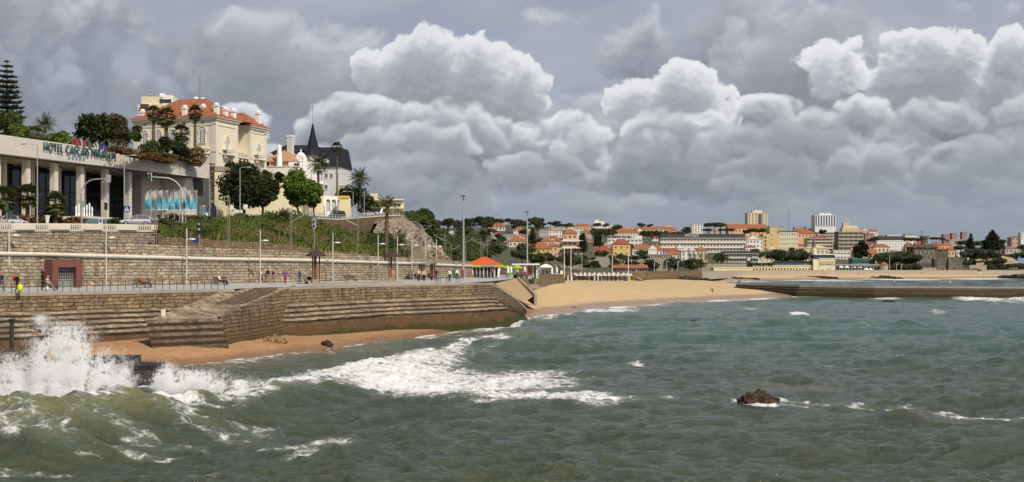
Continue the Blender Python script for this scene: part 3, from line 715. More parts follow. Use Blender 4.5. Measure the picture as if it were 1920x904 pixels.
def slipway():
 root = thing('slipway', 'sloping stone boat ramp between the two stepped sea walls', 'slipway', (-28, 120, 0))
 off = -Vector((-28, 120, 0))
 T0, T1 = Vector((-28.9, 126.0, 6.02)), Vector((-24.3, 136.6, 6.02)); B0, B1 = Vector((-32.6, 110.6, 3.55)), Vector((-27.4, 114.6, 3.5))
 mb = MB(); n = 14; rows = []
 for i in range(n+1):
  t = i/n; a, b = T0.lerp(B0, t), T1.lerp(B1, t); rows.append([a.lerp(b, k/10)+Vector((0, 0, .03*mnoise.noise(Vector((i*.7, k*.6, 0))))) for k in range(11)])
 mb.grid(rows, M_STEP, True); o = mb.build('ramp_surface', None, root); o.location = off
 sd_ = MB(); R0, R1 = B1, T1
 rows = [[], []]
 pts = resample([R0, R1], 1.0)
 dirv = (R1-R0); dirv.z = 0; dirv.normalize(); out = Vector((dirv.y, -dirv.x, 0))
 sweepL = []
 vs = []; fs = []; us = []
 for i, p in enumerate(pts):
  for (d, z) in ((0, p.z+.12), (.35, p.z+.12), (.36, p.z-.25), (.42, 1.95), (.62, 1.9), (1.0, -.6)):
   qd = p+out*(d if z > 1.98 else d+.12); vs.append((qd.x, qd.y, z))
 m_ = 6
 for i in range(len(pts)-1):
  for j in range(m_-1):
   fs.append((i*m_+j, i*m_+j+1, (i+1)*m_+j+1, (i+1)*m_+j)); us.append([(i, vs[i*m_+j][2]), (i, vs[i*m_+j+1][2]), (i+1, vs[(i+1)*m_+j+1][2]), (i+1, vs[(i+1)*m_+j][2])])
 sd_.add(vs, fs, M_WALL, us); o = sd_.build('side_wall', None, root); o.location = off
 st = MB(); e = (B1-B0); e.z = 0; e.normalize(); fr = Vector((e.y, -e.x, 0)); c0, c1 = B0-e*.2, B1+e*.45
 L = [(-.6, 3.52), (.0, 3.5)]; d, z = 0, 3.5
 for k in range(5): L += [(d, z), (d+.1, z-.01), (d+.42, z-.26), (d+.3, z-.56)]; d += .32; z -= .57
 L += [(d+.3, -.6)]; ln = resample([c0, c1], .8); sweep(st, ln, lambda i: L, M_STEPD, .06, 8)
 ce = c1; N = fr; st.add([(ce+N*a+Vector((0, 0, b-ce.z))) for a, b in L]+[ce+N*-.6+Vector((0, 0, -.6-ce.z))], [tuple(range(len(L), -1, -1))], M_WALL)
 o = st.build('end_steps', None, root); o.location = off
 fl = MB()
 for k in range(9):
  t0 = .03+k*.062; a0, b0 = T0.lerp(B0, t0), T1.lerp(B1, t0); a1, b1 = T0.lerp(B0, t0+.05), T1.lerp(B1, t0+.05)
  p = [a0.lerp(b0, .45), a0.lerp(b0, .88), a1.lerp(b1, .88), a1.lerp(b1, .45)]; zt = p[0].z+.10
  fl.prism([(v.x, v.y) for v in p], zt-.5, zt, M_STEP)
 o = fl.build('stair', None, root); o.location = off
 ws = MB(); a = P(306, 585, 112.6); ws.box((a.x, a.y, 4.1), (.42, .1, .62), .6, M_TRIM); o = ws.build('notice', None, root); o.location = off
slipway()
EDGE = [(-60, 88, 6), (-44.9, 107.7, 6), (-28.4, 125.6, 6), (-25.4, 136.9, 6), (-17.2, 150.8, 6), (-6.4, 162.8, 6), (-2.7, 182, 6), (.8, 237, 5.75), (4.6, 262, 5.6), (12.5, 296, 5.3), (17.5, 430, 4.7), (44.6, 442, 4.7), (86, 560, 4.4), (129, 682, 4.0), (199, 722, 3.9), (318, 764, 3.8), (500, 800, 3.8)]
BACK = [(-64, 100, 6.2), (-48.9, 118, 6.25), (-34.5, 143, 6.25), (-27.1, 157, 6.25), (-19.5, 174, 6.25), (-13.4, 190, 6.2), (-9, 209, 6.15), (-8, 245, 6), (-6, 285, 5.8), (0, 320, 5.8), (8, 448, 5.0), (32, 466, 5.0), (72, 585, 4.6), (116, 705, 4.2), (190, 745, 4.1), (312, 788, 4.0), (500, 825, 4.0)]
mb = MB(); rows = [[Vector(e).lerp(Vector(b), k/4) for k in range(5)] for e, b in zip(EDGE, BACK)]
mb.grid(rows, M_PAVE, True, flip=True); o = mb.build('promenade'); tag(o, kind='structure')
def zprom(x, y):
 """height of the paving near (x, y)"""
 ys = [e[1] for e in EDGE]; return interp(y, ys, [e[2] for e in EDGE])+.08
def low_wall(pts, label, par=.0, mat=M_WALL, name='beach_wall', z0=1.2, rise=0.0):
 line = resample([(a, b, 0) for a, b, c in pts], 4.0); zs = [interp((l.y), [p[1] for p in pts], [p[2] for p in pts])+rise for l in line]
 root = MB(); sweep(root, line, lambda i: [(-.5, zs[i]-1.2), (-.5, zs[i]+par), (.05, zs[i]+par), (.05, zs[i]+par-.3), (0, zs[i]+par-.3), (.5, z0)], mat)
 o = root.build(name); tag(o, label, 'beach wall'); return o
low_wall([EDGE[7], EDGE[8], EDGE[9]], 'grey stone wall between beach sand and the white parasol terrace', .75)
low_wall(EDGE[10:12]+[(60, 478, 4.7)], 'grey sea wall behind the row of striped beach tents', .75)
low_wall([(60, 478, 4.7)]+EDGE[12:13], 'long grey sea wall rising from dark rocks by the middle of the beach', 1.0)
low_wall(EDGE[12:15], 'pale beach wall below the long cream bathhouse', .8, M_CONC)
low_wall(EDGE[14:17], 'far grey beach wall below the castle', .8, M_CONC)
root = thing('beach_stair', 'sand covered stair with a pale sloping side wall, leading from the pavilion to the beach', 'stair', (0, 232, 0))
mb = MB(); TL, BL, BR, TR = Vector((-2.9, 187, 5.7)), Vector((1.9, 201, 2.2)), Vector((3.7, 213, 3.0)), Vector((.8, 236.5, 5.78)); rows = []
for k in range(25):
 t = k/24; a, b = TL.lerp(BL, t), TR.lerp(BR, t); rows.append([a.lerp(b, u/8)+Vector((0, 0, (.08*mnoise.noise(Vector((k*.4, u*.5, 0)))+(.07 if (k//2) % 2 else -.03)*(u/8))*(1 if 0 < u < 8 else 0))) for u in range(9)])
mb.grid(rows, plain('stained sandy steps', (.37, .26, .145), .9, .3, .7, fine=.5), True); o = mb.build('flight', None, root, (0, -232, 0))
mb = MB(); A, B = Vector((.85, 237, 6.0)), Vector((3.8, 212, 3.4))
mb.add([A, B, B+Vector((0, 0, -2)), A+Vector((0, 0, -3)), A+Vector((.5, 0, 0)), B+Vector((.5, 0, 0)), B+Vector((.5, 0, -2)), A+Vector((.5, 0, -3))], [(0,1,2,3),(4,7,6,5),(0,4,5,1),(1,5,6,2)], M_CONC)
mb.build('side_wall', None, root, (0, -232, 0))
RW = smooth_line(resample([(-66, 98, 0), (-48.9, 118, 0), (-34.5, 143, 0), (-27.1, 157, 0), (-19.5, 174, 0), (-13.4, 190, 0), (-9, 209, 0), (-7.5, 226, 0), (-7, 240, 0)], 1.3), 6)
ztopR = lambda y: interp(y, [90, 118, 124, 143, 157, 174, 192, 209, 240], [11.0, 10.95, 10.85, 10.45, 10.14, 9.7, 9.35, 9.0, 8.8])
zmol = lambda y: interp(y, [90, 118, 124, 143, 157, 174, 209, 240], [9.4, 9.38, 9.3, 8.96, 8.86, 8.6, 8.06, 7.9])
root = thing('retaining_wall', 'long pale stone retaining wall with a rounded ledge behind the promenade', 'retaining wall', (-34, 141, 6.2)); off = -Vector((-34, 141, 6.2))
mb = MB(); sweep(mb, RW, lambda i: [(-.35, zmol(RW[i].y)-.05), (0, zmol(RW[i].y)-.05), (.25, 6.0)], M_RET); mb.build('lower_face', None, root, off)
mb = MB()
def molding(i):
 z = zmol(RW[i].y); return [(-.3, z+.36)]+[(.02+.26*math.sin(PI*k/6), z+.16+.2*math.cos(PI*k/6)) for k in range(7)]
sweep(mb, RW, molding, M_TRIM, .03); mb.build('ledge', None, root, off)
mb = MB(); sweep(mb, RW, lambda i: [(-1.1, ztopR(RW[i].y)-.6), (-1.1, ztopR(RW[i].y)), (-.42, ztopR(RW[i].y)+.03), (-.28, zmol(RW[i].y)+.3)], M_RET, .06, 4); mb.build('parapet', None, root, off)
pd = PX(112, 121.6); root = thing('doorway', 'maroon stone portal with a barred grey door in the retaining wall', 'doorway', (pd, 122.4, 6.2), math.atan2(23, 14.9))
M_MAROON = plain('maroon stone', (.16, .062, .05), .7, .2, 2, streak=.3)
mb = MB(); mb.box0(-1.75, -1.05, -.75, .5, 0, 2.75, M_MAROON); mb.box0(1.05, 1.75, -.75, .5, 0, 2.75, M_MAROON); mb.box0(-1.76, 1.76, -.76, .5, 2.02, 2.76, M_MAROON); mb.build('frame', None, root)
mb = MB(); mb.box0(-1.05, 1.05, -.2, .0, 0, 2.02, plain('grey door paint', (.2, .21, .21), .5, .15, 3)); d = mb.build('door', None, root)
mb = MB()
for k in range(-3, 4): mb.box0(k*.28-.03, k*.28+.03, -.24, -.2, .9, 1.95, M_DARKM)
for k in range(4): mb.box0(-1, 1, -.25, -.2, .95+k*.3, 1.0+k*.3, M_DARKM)
mb.build('bars', None, d)
lineRail = resample([(-60.2, 88.6, 0), (-45.2, 107.9, 0), (-29.2, 125.6, 0)], .78)
root = thing('railing', 'rusty metal post-and-rail fence along the promenade edge', 'railing', (lineRail[0].x, lineRail[0].y, 6.0))
base = lineRail[0]
pm = MB(); pm.box((0, 0, .52), (.055, .055, 1.04), .6, M_RUST); post = pm.build('post', None, root)
for i, p in enumerate(lineRail[1:]):
 inst(post, root, p-base)
for zz, nm in ((1.03, 'top_rail'), (.52, 'middle_rail')):
 rm = MB(); rm.tube([p-base+Vector((0, 0, zz)) for p in lineRail[::6]+[lineRail[-1]]], .032 if zz > 1 else .018, 5, M_RUST); rm.build(nm, None, root)
PXS = [-260, -150, 0, 150, 300, 400, 500, 560, 640, 720, 770]
YR  = [100, 118, 138, 150, 161, 171, 182, 189, 198, 208, 214]           # foot of the slope / road wall
ZT  = [12.0, 12.0, 12.2, 12.55, 12.85, 15.2, 16.5, 17.3, 17.6, 19.7, 20.6]  # road edge
YT  = [100.3, 118.3, 138.3, 150.3, 165, 200, 222, 235, 255, 290, 312]
YH  = [170, 176, 190, 205, 222, 240, 262, 278, 312, 350, 380]            # back of the road
ZH  = [14.5, 14.6, 15.0, 15.6, 16.4, 17.3, 19.0, 19.5, 20.2, 21.6, 22.2]
def at(px, arr): return interp(px, PXS, arr)
def roadz(px, Y):
 y0, y1 = at(px, YT), at(px, YH); return lerp(at(px, ZT), at(px, ZH), min(1.15, max(0, (Y-y0)/(y1-y0))))
def road_pt(px, Y): return Vector((PX(px, Y), Y, roadz(px, Y)))
pxs = list(range(-260, 771, 10))
def rwy(px):
 """depth at which the column px meets the retaining wall"""
 return interp(px, [-260, -150, 0, 100, 400, 560, 700, 770, 860], [92, 102, 118, 124, 143, 157, 174, 185, 209])
mb = MB(); rows = [[Vector((PX(p, y), y, z)) for (y, z) in ((rwy(p)+.6, ztopR(rwy(p))-1.0), (at(p, YR)+.5, ztopR(rwy(p))-.6))] for p in pxs]
mb.grid(rows, M_GRAVEL, True, flip=True); tag(mb.build('rail_bed'), kind='structure')
ROCKTOP = lambda p: interp(p, [300, 320, 400, 500, 560, 600, 640, 720, 770], [12.4, 12.0, 11.8, 11.6, 11.1, 10.6, 10.4, 9.9, 9.6])
pe = list(range(300, 771, 5)); rows = []
for p in pe:
 y0, y1, z0, z1 = at(p, YR)+1.0, at(p, YT)-.2, ROCKTOP(p), at(p, ZT)-interp(p, [570, 600, 640, 720, 770], [0, .9, 2.9, 5.2, 6]); r = []
 for k in range(15):
  t = k/14; y = lerp(y0, y1, t); z = lerp(z0, z1, t**.85); v = Vector((PX(p, y), y, z))
  if 0 < k < 14: v.z += 1.1*mnoise.fractal(v*.14, 1, 2, 4)*math.sin(PI*t)
  r.append(v)
 rows.append(r)
EMB = rows
mb = MB(); mb.grid(rows, M_SCRUB, True, flip=True); tag(mb.build('embankment', smooth=True), kind='structure')
mb = MB(); line = [Vector((PX(p, at(p, YR)), at(p, YR), 0)) for p in range(296, 700, 4)]
sweep(mb, line, lambda i: [(-1.4, ROCKTOP(296+4*i)), (-.2, ROCKTOP(296+4*i)+.05+.25*mnoise.noise(Vector((i*.35, 0, 0)))), (.2, 9.0)], M_RUB, .35, 2)
tag(mb.build('rubble_wall'), 'rough rubble stone wall at the foot of the grassy embankment', 'wall')
mb = MB(); rows = [[Vector((PX(p, y), y, roadz(p, y)+.0)) for y in (at(p, YT), lerp(at(p, YT), at(p, YH), .2), lerp(at(p, YT), at(p, YH), .7), at(p, YH), at(p, YH)+16)] for p in pxs]
mb.grid(rows, M_ASPH, True, flip=True); tag(mb.build('road'), kind='structure')
PH = [-260, 0, 200, 380, 420, 560, 620, 680, 770]
rows = []
for p in range(-260, 771, 10):
 b = at(p, YH)+15.5; r = [Vector((PX(p, b), b, roadz(p, b-.5)-.3))]
 if p < 400: r += [Vector((PX(p, b+14), b+14, 16)), Vector((PX(p, b+16), b+16, 26.5))]
 else: r += [Vector((PX(p, b+6), b+6, interp(p, [400, 620, 640, 770], [21, 22, 21, 22]))), Vector((PX(p, b+18), b+18, interp(p, [400, 600, 640, 770], [26, 26, 22, 22])))]
 for (dy, z) in ((60, interp(p, PH, [31, 31, 31, 30, 27, 26, 23, 22, 21])), (110, interp(p, PH, [34, 34, 34, 32, 29, 26, 23, 22, 20])), (260, interp(p, PH, [35, 35, 34, 32, 28, 26, 22, 20, 16]))):
  y = b+dy; r.append(Vector((PX(p, y), y, z)))
 rows.append(r)
mb = MB(); mb.grid(rows, M_SCRUB, True, flip=True); tag(mb.build('hill'), kind='structure')
def road_wall(px0, px1, step, label, par, mat, hgt, name):
 root = thing(name, label, 'road wall', tuple(road_pt((px0+px1)/2, at((px0+px1)/2, YT)))); off = -Vector(root.location)
 ps = list(np.arange(px0, px1+.1, step)); ln = [Vector((PX(p, at(p, YT)-.3), at(p, YT)-.3, 0)) for p in ps]
 mb = MB(); sweep(mb, ln, lambda i: [(-.4, at(ps[i], ZT)+.02), (0, at(ps[i], ZT)+.02), (.25, at(ps[i], ZT)-hgt(ps[i]))], mat); mb.build('wall_face', None, root, off)
 mb = MB(); sweep(mb, ln, lambda i: [(-.36, at(ps[i], ZT)), (-.36, at(ps[i], ZT)+.16), (.1, at(ps[i], ZT)+.16), (.1, at(ps[i], ZT)-.06)], M_TRIM); mb.build('kerb', None, root, off)
 return root, off, ps, ln
root, off, ps, ln = road_wall(-150, 300, 10, 'stone road wall topped by a pale balustrade in front of the hotel', .7, M_RET, lambda p: 3.2, 'road_wall')
zt_ = lambda p: at(p, ZT)
top = MB(); sweep(top, ln, lambda i: [(-.3, zt_(ps[i])+.72), (-.3, zt_(ps[i])+.9), (.06, zt_(ps[i])+.9), (.06, zt_(ps[i])+.72), (-.3, zt_(ps[i])+.72)], M_TRIM); top.build('handrail', None, root, off)
pm = MB(); pm.lathe([(.10, .16), (.06, .3), (.1, .5), (.06, .74)], 6, (0, 0, 0), M_TRIM); bal = pm.build('baluster', None, root)
blk = MB(); blk.box((0, 0, .44), (1.0, .3, .56), 0, M_TRIM); pier = blk.build('pier', None, root)
first = [True, True]
for p in np.arange(-20, 300, 4.1):
 solid = (int((p+20)//16) % 4) in (0, 3)
 y = at(p, YT)-.42; v = Vector((PX(p, y), y, zt_(p)))+off
 if solid:
  if first[0]: pier.location = v; pier.rotation_euler.z = .95; first[0] = False
  else: inst(pier, root, v, .95)
 else:
  if first[1]: bal.location = v; first[1] = False
  else: inst(bal, root, v)
root, off, ps, ln = road_wall(588, 752, 6, 'tall rubble road wall with a white railing above the grassy slope', .9, M_RUB, lambda p: interp(p, [588, 640, 720, 752], [1.2, 5, 7.5, 9]), 'road_wall')
for zz in (.5, .95):
 rm = MB(); rm.tube([l+Vector((-.1, 0, at(p, ZT)+zz))+off for l, p in zip(ln, ps)], .05, 5, M_LAMP); rm.build('rail', None, root)
pm = MB(); pm.box((0, 0, .5), (.1, .1, 1.0), 0, M_LAMP); po = pm.build('post', None, root); po.location = ln[0]+Vector((-.1, 0, at(ps[0], ZT)))+off
for l, p in list(zip(ln, ps))[1:]: inst(po, root, l+Vector((-.1, 0, at(p, ZT)))+off)
rows = []
for p in np.arange(700, 850, 2.2):
 ytop_ = interp(p, [700, 735, 760, 775, 790, 800, 812, 825, 840, 850], [408, 402, 399, 402, 412, 430, 452, 478, 492, 498])
 Y0_, Y1_ = interp(p, [700, 850], [225, 300]), interp(p, [700, 770, 850], [300, 318, 322]); zt2 = PZ(ytop_, Y1_); r = []
 for k in range(26):
  t = k/25; y = lerp(Y0_, Y1_, t**1.25); z = lerp(8.6, zt2, t**.75); v = Vector((PX(p, y), y, z))
  nn = mnoise.fractal(v*.11, 1, 2.1, 6)+.5*abs(mnoise.noise(v*.3)); e = math.sin(PI*min(1, t*1.1+.02))
  v += Vector((2.2*nn*e, -3.2*nn*e, 1.3*nn*e)); r.append(v)
 rows.append(r)
mb = MB(); mb.grid(rows, M_CLIFF, True, flip=True); tag(mb.build('cliff', smooth=False), kind='structure')
def hillk(px): return interp(px, [500, 800, 1000, 1560, 1700, 1800, 1950, 2300], [.055, .049, .048, .046, .036, .031, .029, .028])
def yshore(x): return interp(x, [-200, -60, -30, 0, 22, 72, 116, 190, 312, 500, 900], [520, 480, 420, 330, 440, 585, 705, 745, 788, 825, 860])
def ground(x, y):
 px = CX+F*x/max(y, 1); y0 = yshore(x); n = mnoise.noise(Vector((x*.006, y*.006, 3)))*5
 z = 4.0 if y < y0 else 4.0+.022*max(0, min(y, 730)-y0)*(1 if x < 60 else .4)
 s = max(0, min(y, 1750)-max(730, y0+6)); z += hillk(px)*s+n*min(1, max(0, s)/150)
 return z-max(0, y-1750)*.02
def ydepth(px, py, lo=330, hi=1720):
 """depth at which the town hill shows in row py of column px"""
 y = lo
 while y < hi:
  g = ground(PX(px, y), y)
  if y > yshore(PX(px, y)) and HY+(EYE-g)*F/y <= py: return y
  y += 4
 return hi
rows = []
for p in np.arange(560, 2300, 14):
 y0 = 330
 while y0 < yshore(PX(p, y0)): y0 += 1
 r = [Vector((PX(p, y0), y0, -2)), Vector((PX(p, y0+.6), y0+.6, 4.0))]
 for k in range(30):
  y = y0+4+(1760-y0)*(k/29)**1.5; x = PX(p, y); r.append(Vector((x, y, ground(x, y))))
 for y in (1900, 2300, 3000): x = PX(p, y); r.append(Vector((x, y, ground(x, y))))
 rows.append(r)
mb = MB(); mb.grid(rows, plain('hillside earth and gardens', (.085, .085, .05), .95, .5, .05), True, flip=True); tag(mb.build('town_hill', smooth=True), kind='structure')
mb = MB(); mb.quad((-9000, -200, -3), (12000, -200, -3), (12000, 14500, -3), (-9000, 14500, -3), M_SAND); tag(mb.build('ground'), kind='structure')
def cards(C, size, rng, up=.25, asp=1.0):
 """C: Nx3 centres -> quads with random orientation; returns verts, faces"""
 n = len(C); a = rng.normal(size=(n, 3)); a[:, 2] *= .8; a /= np.linalg.norm(a, axis=1)[:, None]+1e-9
 b = rng.normal(size=(n, 3)); b -= a*(a*b).sum(1)[:, None]; b /= np.linalg.norm(b, axis=1)[:, None]+1e-9
 s = size*rng.uniform(.6, 1.35, (n, 1)); a = a*s*asp; b = b*s
 V = np.stack([C-a*.9, C+b*.55-a*.1, C+a, C-b*.55+a*.1], 1).reshape(-1, 3)
 Fc = np.arange(n*4).reshape(n, 4)
 return V, Fc
def fast_mesh(name, V, Fc, mat, smooth=False):
 me = bpy.data.meshes.new(name); nf = len(Fc); k = Fc.shape[1]
 me.vertices.add(len(V)); me.vertices.foreach_set('co', np.asarray(V, np.float32).ravel())
 me.loops.add(nf*k); me.loops.foreach_set('vertex_index', Fc.astype(np.int32).ravel())
 me.polygons.add(nf); me.polygons.foreach_set('loop_start', np.arange(0, nf*k, k, dtype=np.int32))
 me.update(calc_edges=True); me.materials.append(mat)
 return me
def crown_pts(rng, n, lobes, r=.28, hollow=.55, flat=1.0):
 """lobes: list of (x,y,z,r); leaf centres in the outer shell of every lobe"""
 tot = sum(l[3]**2 for l in lobes); out = []
 for (x, y, z, R) in lobes:
  k = max(4, int(n*R*R/tot)); d = rng.normal(size=(k, 3)); d /= np.linalg.norm(d, axis=1)[:, None]
  rad = R*(hollow+(1-hollow)*rng.rand(k, 1)**.5)*(1+.12*rng.normal(size=(k, 1))); p = d*rad; p[:, 2] *= flat
  out.append(p+np.array([x, y, z]))
 return np.concatenate(out)
def make_lobes(rng, n, rx, ry, rz, zc, rl, shape='round'):
 L = []
 for i in range(n):
  d = rng.normal(size=3); d /= np.linalg.norm(d); q = rng.uniform(.25, .95)**.6
  x, y, z = d[0]*rx*q, d[1]*ry*q, d[2]*rz*q
  if shape == 'umbrella': z = abs(z)*.8-.1*rz
  if shape == 'cone': k = rng.rand(); x, y, z = x*(1-k)*1.1, y*(1-k)*1.1, (-1+2*k)*rz
  L.append((x, y, zc+z, rl*rng.uniform(.65, 1.25)))
 return L
def crown_mesh(name, seed, n, nl, rx, ry, rz, zc, rl, size, mat, shape='round', flat=.85):
 rng = np.random.RandomState(seed)
 C = crown_pts(rng, n, make_lobes(rng, nl, rx, ry, rz, zc, rl, shape), flat=flat)
 V, Fc = cards(C, size, rng); return fast_mesh(name, V, Fc, mat)
def trunk_mesh(name, path, rad, limbs=(), mat=None):
 mb = MB(); mb.tube(path, rad, 7, mat or M_BARK)
 for (p, r) in limbs: mb.tube(p, r, 5, mat or M_BARK)
 me = bpy.data.meshes.new(name); me.from_pydata(mb.v, [], mb.f); me.materials.append(mat or M_BARK); return me
def limbs_for(rng, h0, h1, rx, n=6, r=.12):
 L = []
 for i in range(n):
  a = 2*PI*i/n+rng.uniform(-.4, .4); e = Vector((math.cos(a)*rx*.75, math.sin(a)*rx*.75, h1*rng.uniform(.85, 1.1)))
  s = Vector((0, 0, lerp(h0*.75, h0, rng.rand()))); L.append(([s, s.lerp(e, .5)+Vector((0, 0, -.2)), e], [r, r*.6, r*.25]))
 return L
def tree(name, label, cat, loc, h, rx, rz, crown, trunk_r, seed, n=5000, nl=16, size=.4, group=None, ry=None, shape='round', lean=(0, 0)):
 rng = np.random.RandomState(seed); root = thing(name, label, cat, loc, 0, group); zc = h-rz; ry = ry or rx
 place(crown_mesh('crown', seed, n, nl, rx*.72, ry*.72, rz*.72, zc, min(rx, rz)*.45, size, crown, shape), 'crown', root)
 path = [(0, 0, -.3), (lean[0]*.3, lean[1]*.3, zc*.5), (lean[0]*.6, lean[1]*.6, zc)]
 place(trunk_mesh('trunk', path, [trunk_r, trunk_r*.8, trunk_r*.5], limbs_for(rng, zc, h*.8, rx, 6, trunk_r*.5)), 'trunk', root)
 return root
def frond(V, Fs, base, az, el, L, droop, n=11, w=.42, rng=None, fold=.35):
 """pinnate frond: curved rachis with leaflets either side"""
 p = Vector(base); d = Vector((math.cos(az)*math.cos(el), math.sin(az)*math.cos(el), math.sin(el))); side = Vector((-math.sin(az), math.cos(az), 0)); st = L/n; pts = [p.copy()]
 for i in range(n):
  p = p+d*st; d = (d+Vector((0, 0, -droop*st*(.4+i/n)))).normalized(); pts.append(p.copy())
 def q(a, b, c, e):
  k = len(V); V.extend([tuple(a), tuple(b), tuple(c), tuple(e)]); Fs.append((k, k+1, k+2, k+3))
 for i in range(n):
  a, b = pts[i], pts[i+1]; u = side*.03; q(a-u, a+u, b+u*.8, b-u*.8)
 for i in range(2, n+1):
  t = i/n; ln = w*L*.55*math.sin(PI*(.12+.82*t))**.7*rng.uniform(.85, 1.15); a = pts[i]; fw = (pts[i]-pts[i-1]).normalized()
  for sgn in (-1, 1):
   for hh in (0, .5):
    a2 = a-fw*st*hh; tip = a2+side*sgn*ln*.8+fw*ln*.55+Vector((0, 0, -ln*fold)); q(a2-fw*st*.16, a2+fw*st*.16, tip+fw*.03, tip-fw*.03)
def fan(V, Fs, base, az, el, L, r, rng, nb=9, droop=.3):
 """fan leaf: stalk and a pleated blade of pointed segments"""
 d = Vector((math.cos(az)*math.cos(el), math.sin(az)*math.cos(el), math.sin(el))); side = Vector((-math.sin(az), math.cos(az), 0)); b = Vector(base); c = b+d*L+Vector((0, 0, -droop*L*.3)); up = side.cross(d)
 def q(a, b_, c_, e):
  k = len(V); V.extend([tuple(a), tuple(b_), tuple(c_), tuple(e)]); Fs.append((k, k+1, k+2, k+3))
 q(b-side*.03, b+side*.03, c+side*.02, c-side*.02)
 for i in range(nb):
  a = lerp(-1.35, 1.35, i/(nb-1)); dd = d*math.cos(a)+side*math.sin(a); t = c+dd*r*rng.uniform(.8, 1.1)+Vector((0, 0, -droop*r*.55)); ww = r*.13; s2 = (side*math.cos(a)-d*math.sin(a))
  m_ = c.lerp(t, .55)+Vector((0, 0, .04)); q(c, m_-s2*ww, t, m_+s2*ww)
def palm_mesh(kind, seed, L, n, mat_i=None, spread=(-.7, 1.3), droop=.35, r=.8):
 rng = np.random.RandomState(seed); V = []; Fs = []
 for i in range(n):
  az = i*2.399+rng.uniform(-.2, .2); el = lerp(spread[1], spread[0], (i+.5)/n)+rng.uniform(-.12, .12)
  if kind == 'date': frond(V, Fs, (0, 0, 0), az, el, L*rng.uniform(.85, 1.08), droop/L*2.2, 9, .42, rng)
  else: fan(V, Fs, (0, 0, 0), az, el, L*rng.uniform(.8, 1.1), r*rng.uniform(.85, 1.1), rng, 9, droop)
 return fast_mesh('crown', np.array(V), np.array(Fs), M_PALM)
def dead_mesh(seed, L, n, r=.0, kind='date'):
 rng = np.random.RandomState(seed); V = []; Fs = []
 for i in range(n):
  az = i*2.399; el = rng.uniform(-1.35, -.75)
  if kind == 'date': frond(V, Fs, (0, 0, -.1), az, el, L*rng.uniform(.7, 1), .3, 7, .35, rng)
  else: fan(V, Fs, (0, 0, -.2), az, el, L*.7, r, rng, 7, .5)
 return fast_mesh('dead_fronds', np.array(V), np.array(Fs), M_PALMDRY)
def palm(name, label, loc, h, kind, L, n, seed, tr=.25, group=None, r=.8, spread=(-.7, 1.3), droop=.35, dead=8, lean=(0, 0), bulge=1.0):
 root = thing(name, label, 'palm tree', loc, 0, group)
 place(palm_mesh(kind, seed, L, n, None, spread, droop, r), 'crown', root, (lean[0], lean[1], h))
 if dead: place(dead_mesh(seed+1, L*.8, dead, r*.8, kind), 'dead_fronds', root, (lean[0], lean[1], h-.1))
 k = 9; path = [(lean[0]*(i/k)**1.5, lean[1]*(i/k)**1.5, -.4+(h+.4)*i/k) for i in range(k+1)]; rr = [tr*(1.25 if i == 0 else 1.0-.25*i/k)*(1+.06*(i % 2)) for i in range(k+1)]; rr[-1] *= bulge; rr[-2] *= bulge
 place(trunk_mesh('trunk', path, rr, (), M_TRUNKP), 'trunk', root)
 return root
def shrub_mesh(seed, n, rx, rz, size, mat, nl=7):
 return crown_mesh('foliage', seed, n, nl, rx*.7, rx*.7, rz*.6, rz*.5, min(rx, rz)*.55, size, mat)
def ppx(px, py, Y): return tuple(P(px, py, Y))
def tree_px(name, label, px, ytop, ybase, wpx, Y, crown, seed, crown_px, n=6000, nl=18, size=.38, tr=.3, cat='tree', group=None, shape='round', lean=(0, 0)):
 h = S(ybase-ytop, Y); return tree(name, label, cat, ppx(px, ybase, Y), h, S(wpx, Y)/2, S(crown_px, Y)/2, crown, tr, seed, n, nl, size, group, None, shape, lean)
tree_px('street_tree', 'dense dark green street tree, the wider one against the yellow wall', 458, 303, 412, 88, 240, M_LEAF_DARK, 11, 92, 11000, 34, .34, .34)
tree_px('street_tree', 'smaller dark green street tree beside the wide one, its trunk free below', 493, 322, 412, 56, 243, M_LEAF_DARK, 12, 72, 6000, 22, .34, .26)
tree_px('street_tree', 'bright green round tree with a leaning trunk before the yellow wall', 561, 320, 406, 66, 250, M_LEAF_LIGHT, 13, 72, 9000, 30, .38, .24, lean=(-1.5, 0))
tree_px('street_tree', 'bright green tree partly behind the round one, in front of the white arcade', 588, 332, 404, 40, 256, M_LEAF_LIGHT, 14, 60, 5000, 18, .38, .2)
tree_px('leafy_tree', 'big rounded dark tree behind the hotel roof garden', 188, 213, 292, 116, 285, M_LEAF_DARK, 15, 84, 11000, 30, .5, .5)
tree_px('leafy_tree', 'bushy green tree growing on the cliff edge above the railway', 797, 388, 446, 58, 312, M_LEAF_MID, 16, 70, 8000, 22, .45, .3)
tree_px('leafy_tree', 'low green tree on the cliff flank below the bushy one', 815, 420, 470, 34, 322, M_LEAF_MID, 17, 50, 3500, 12, .42, .2)
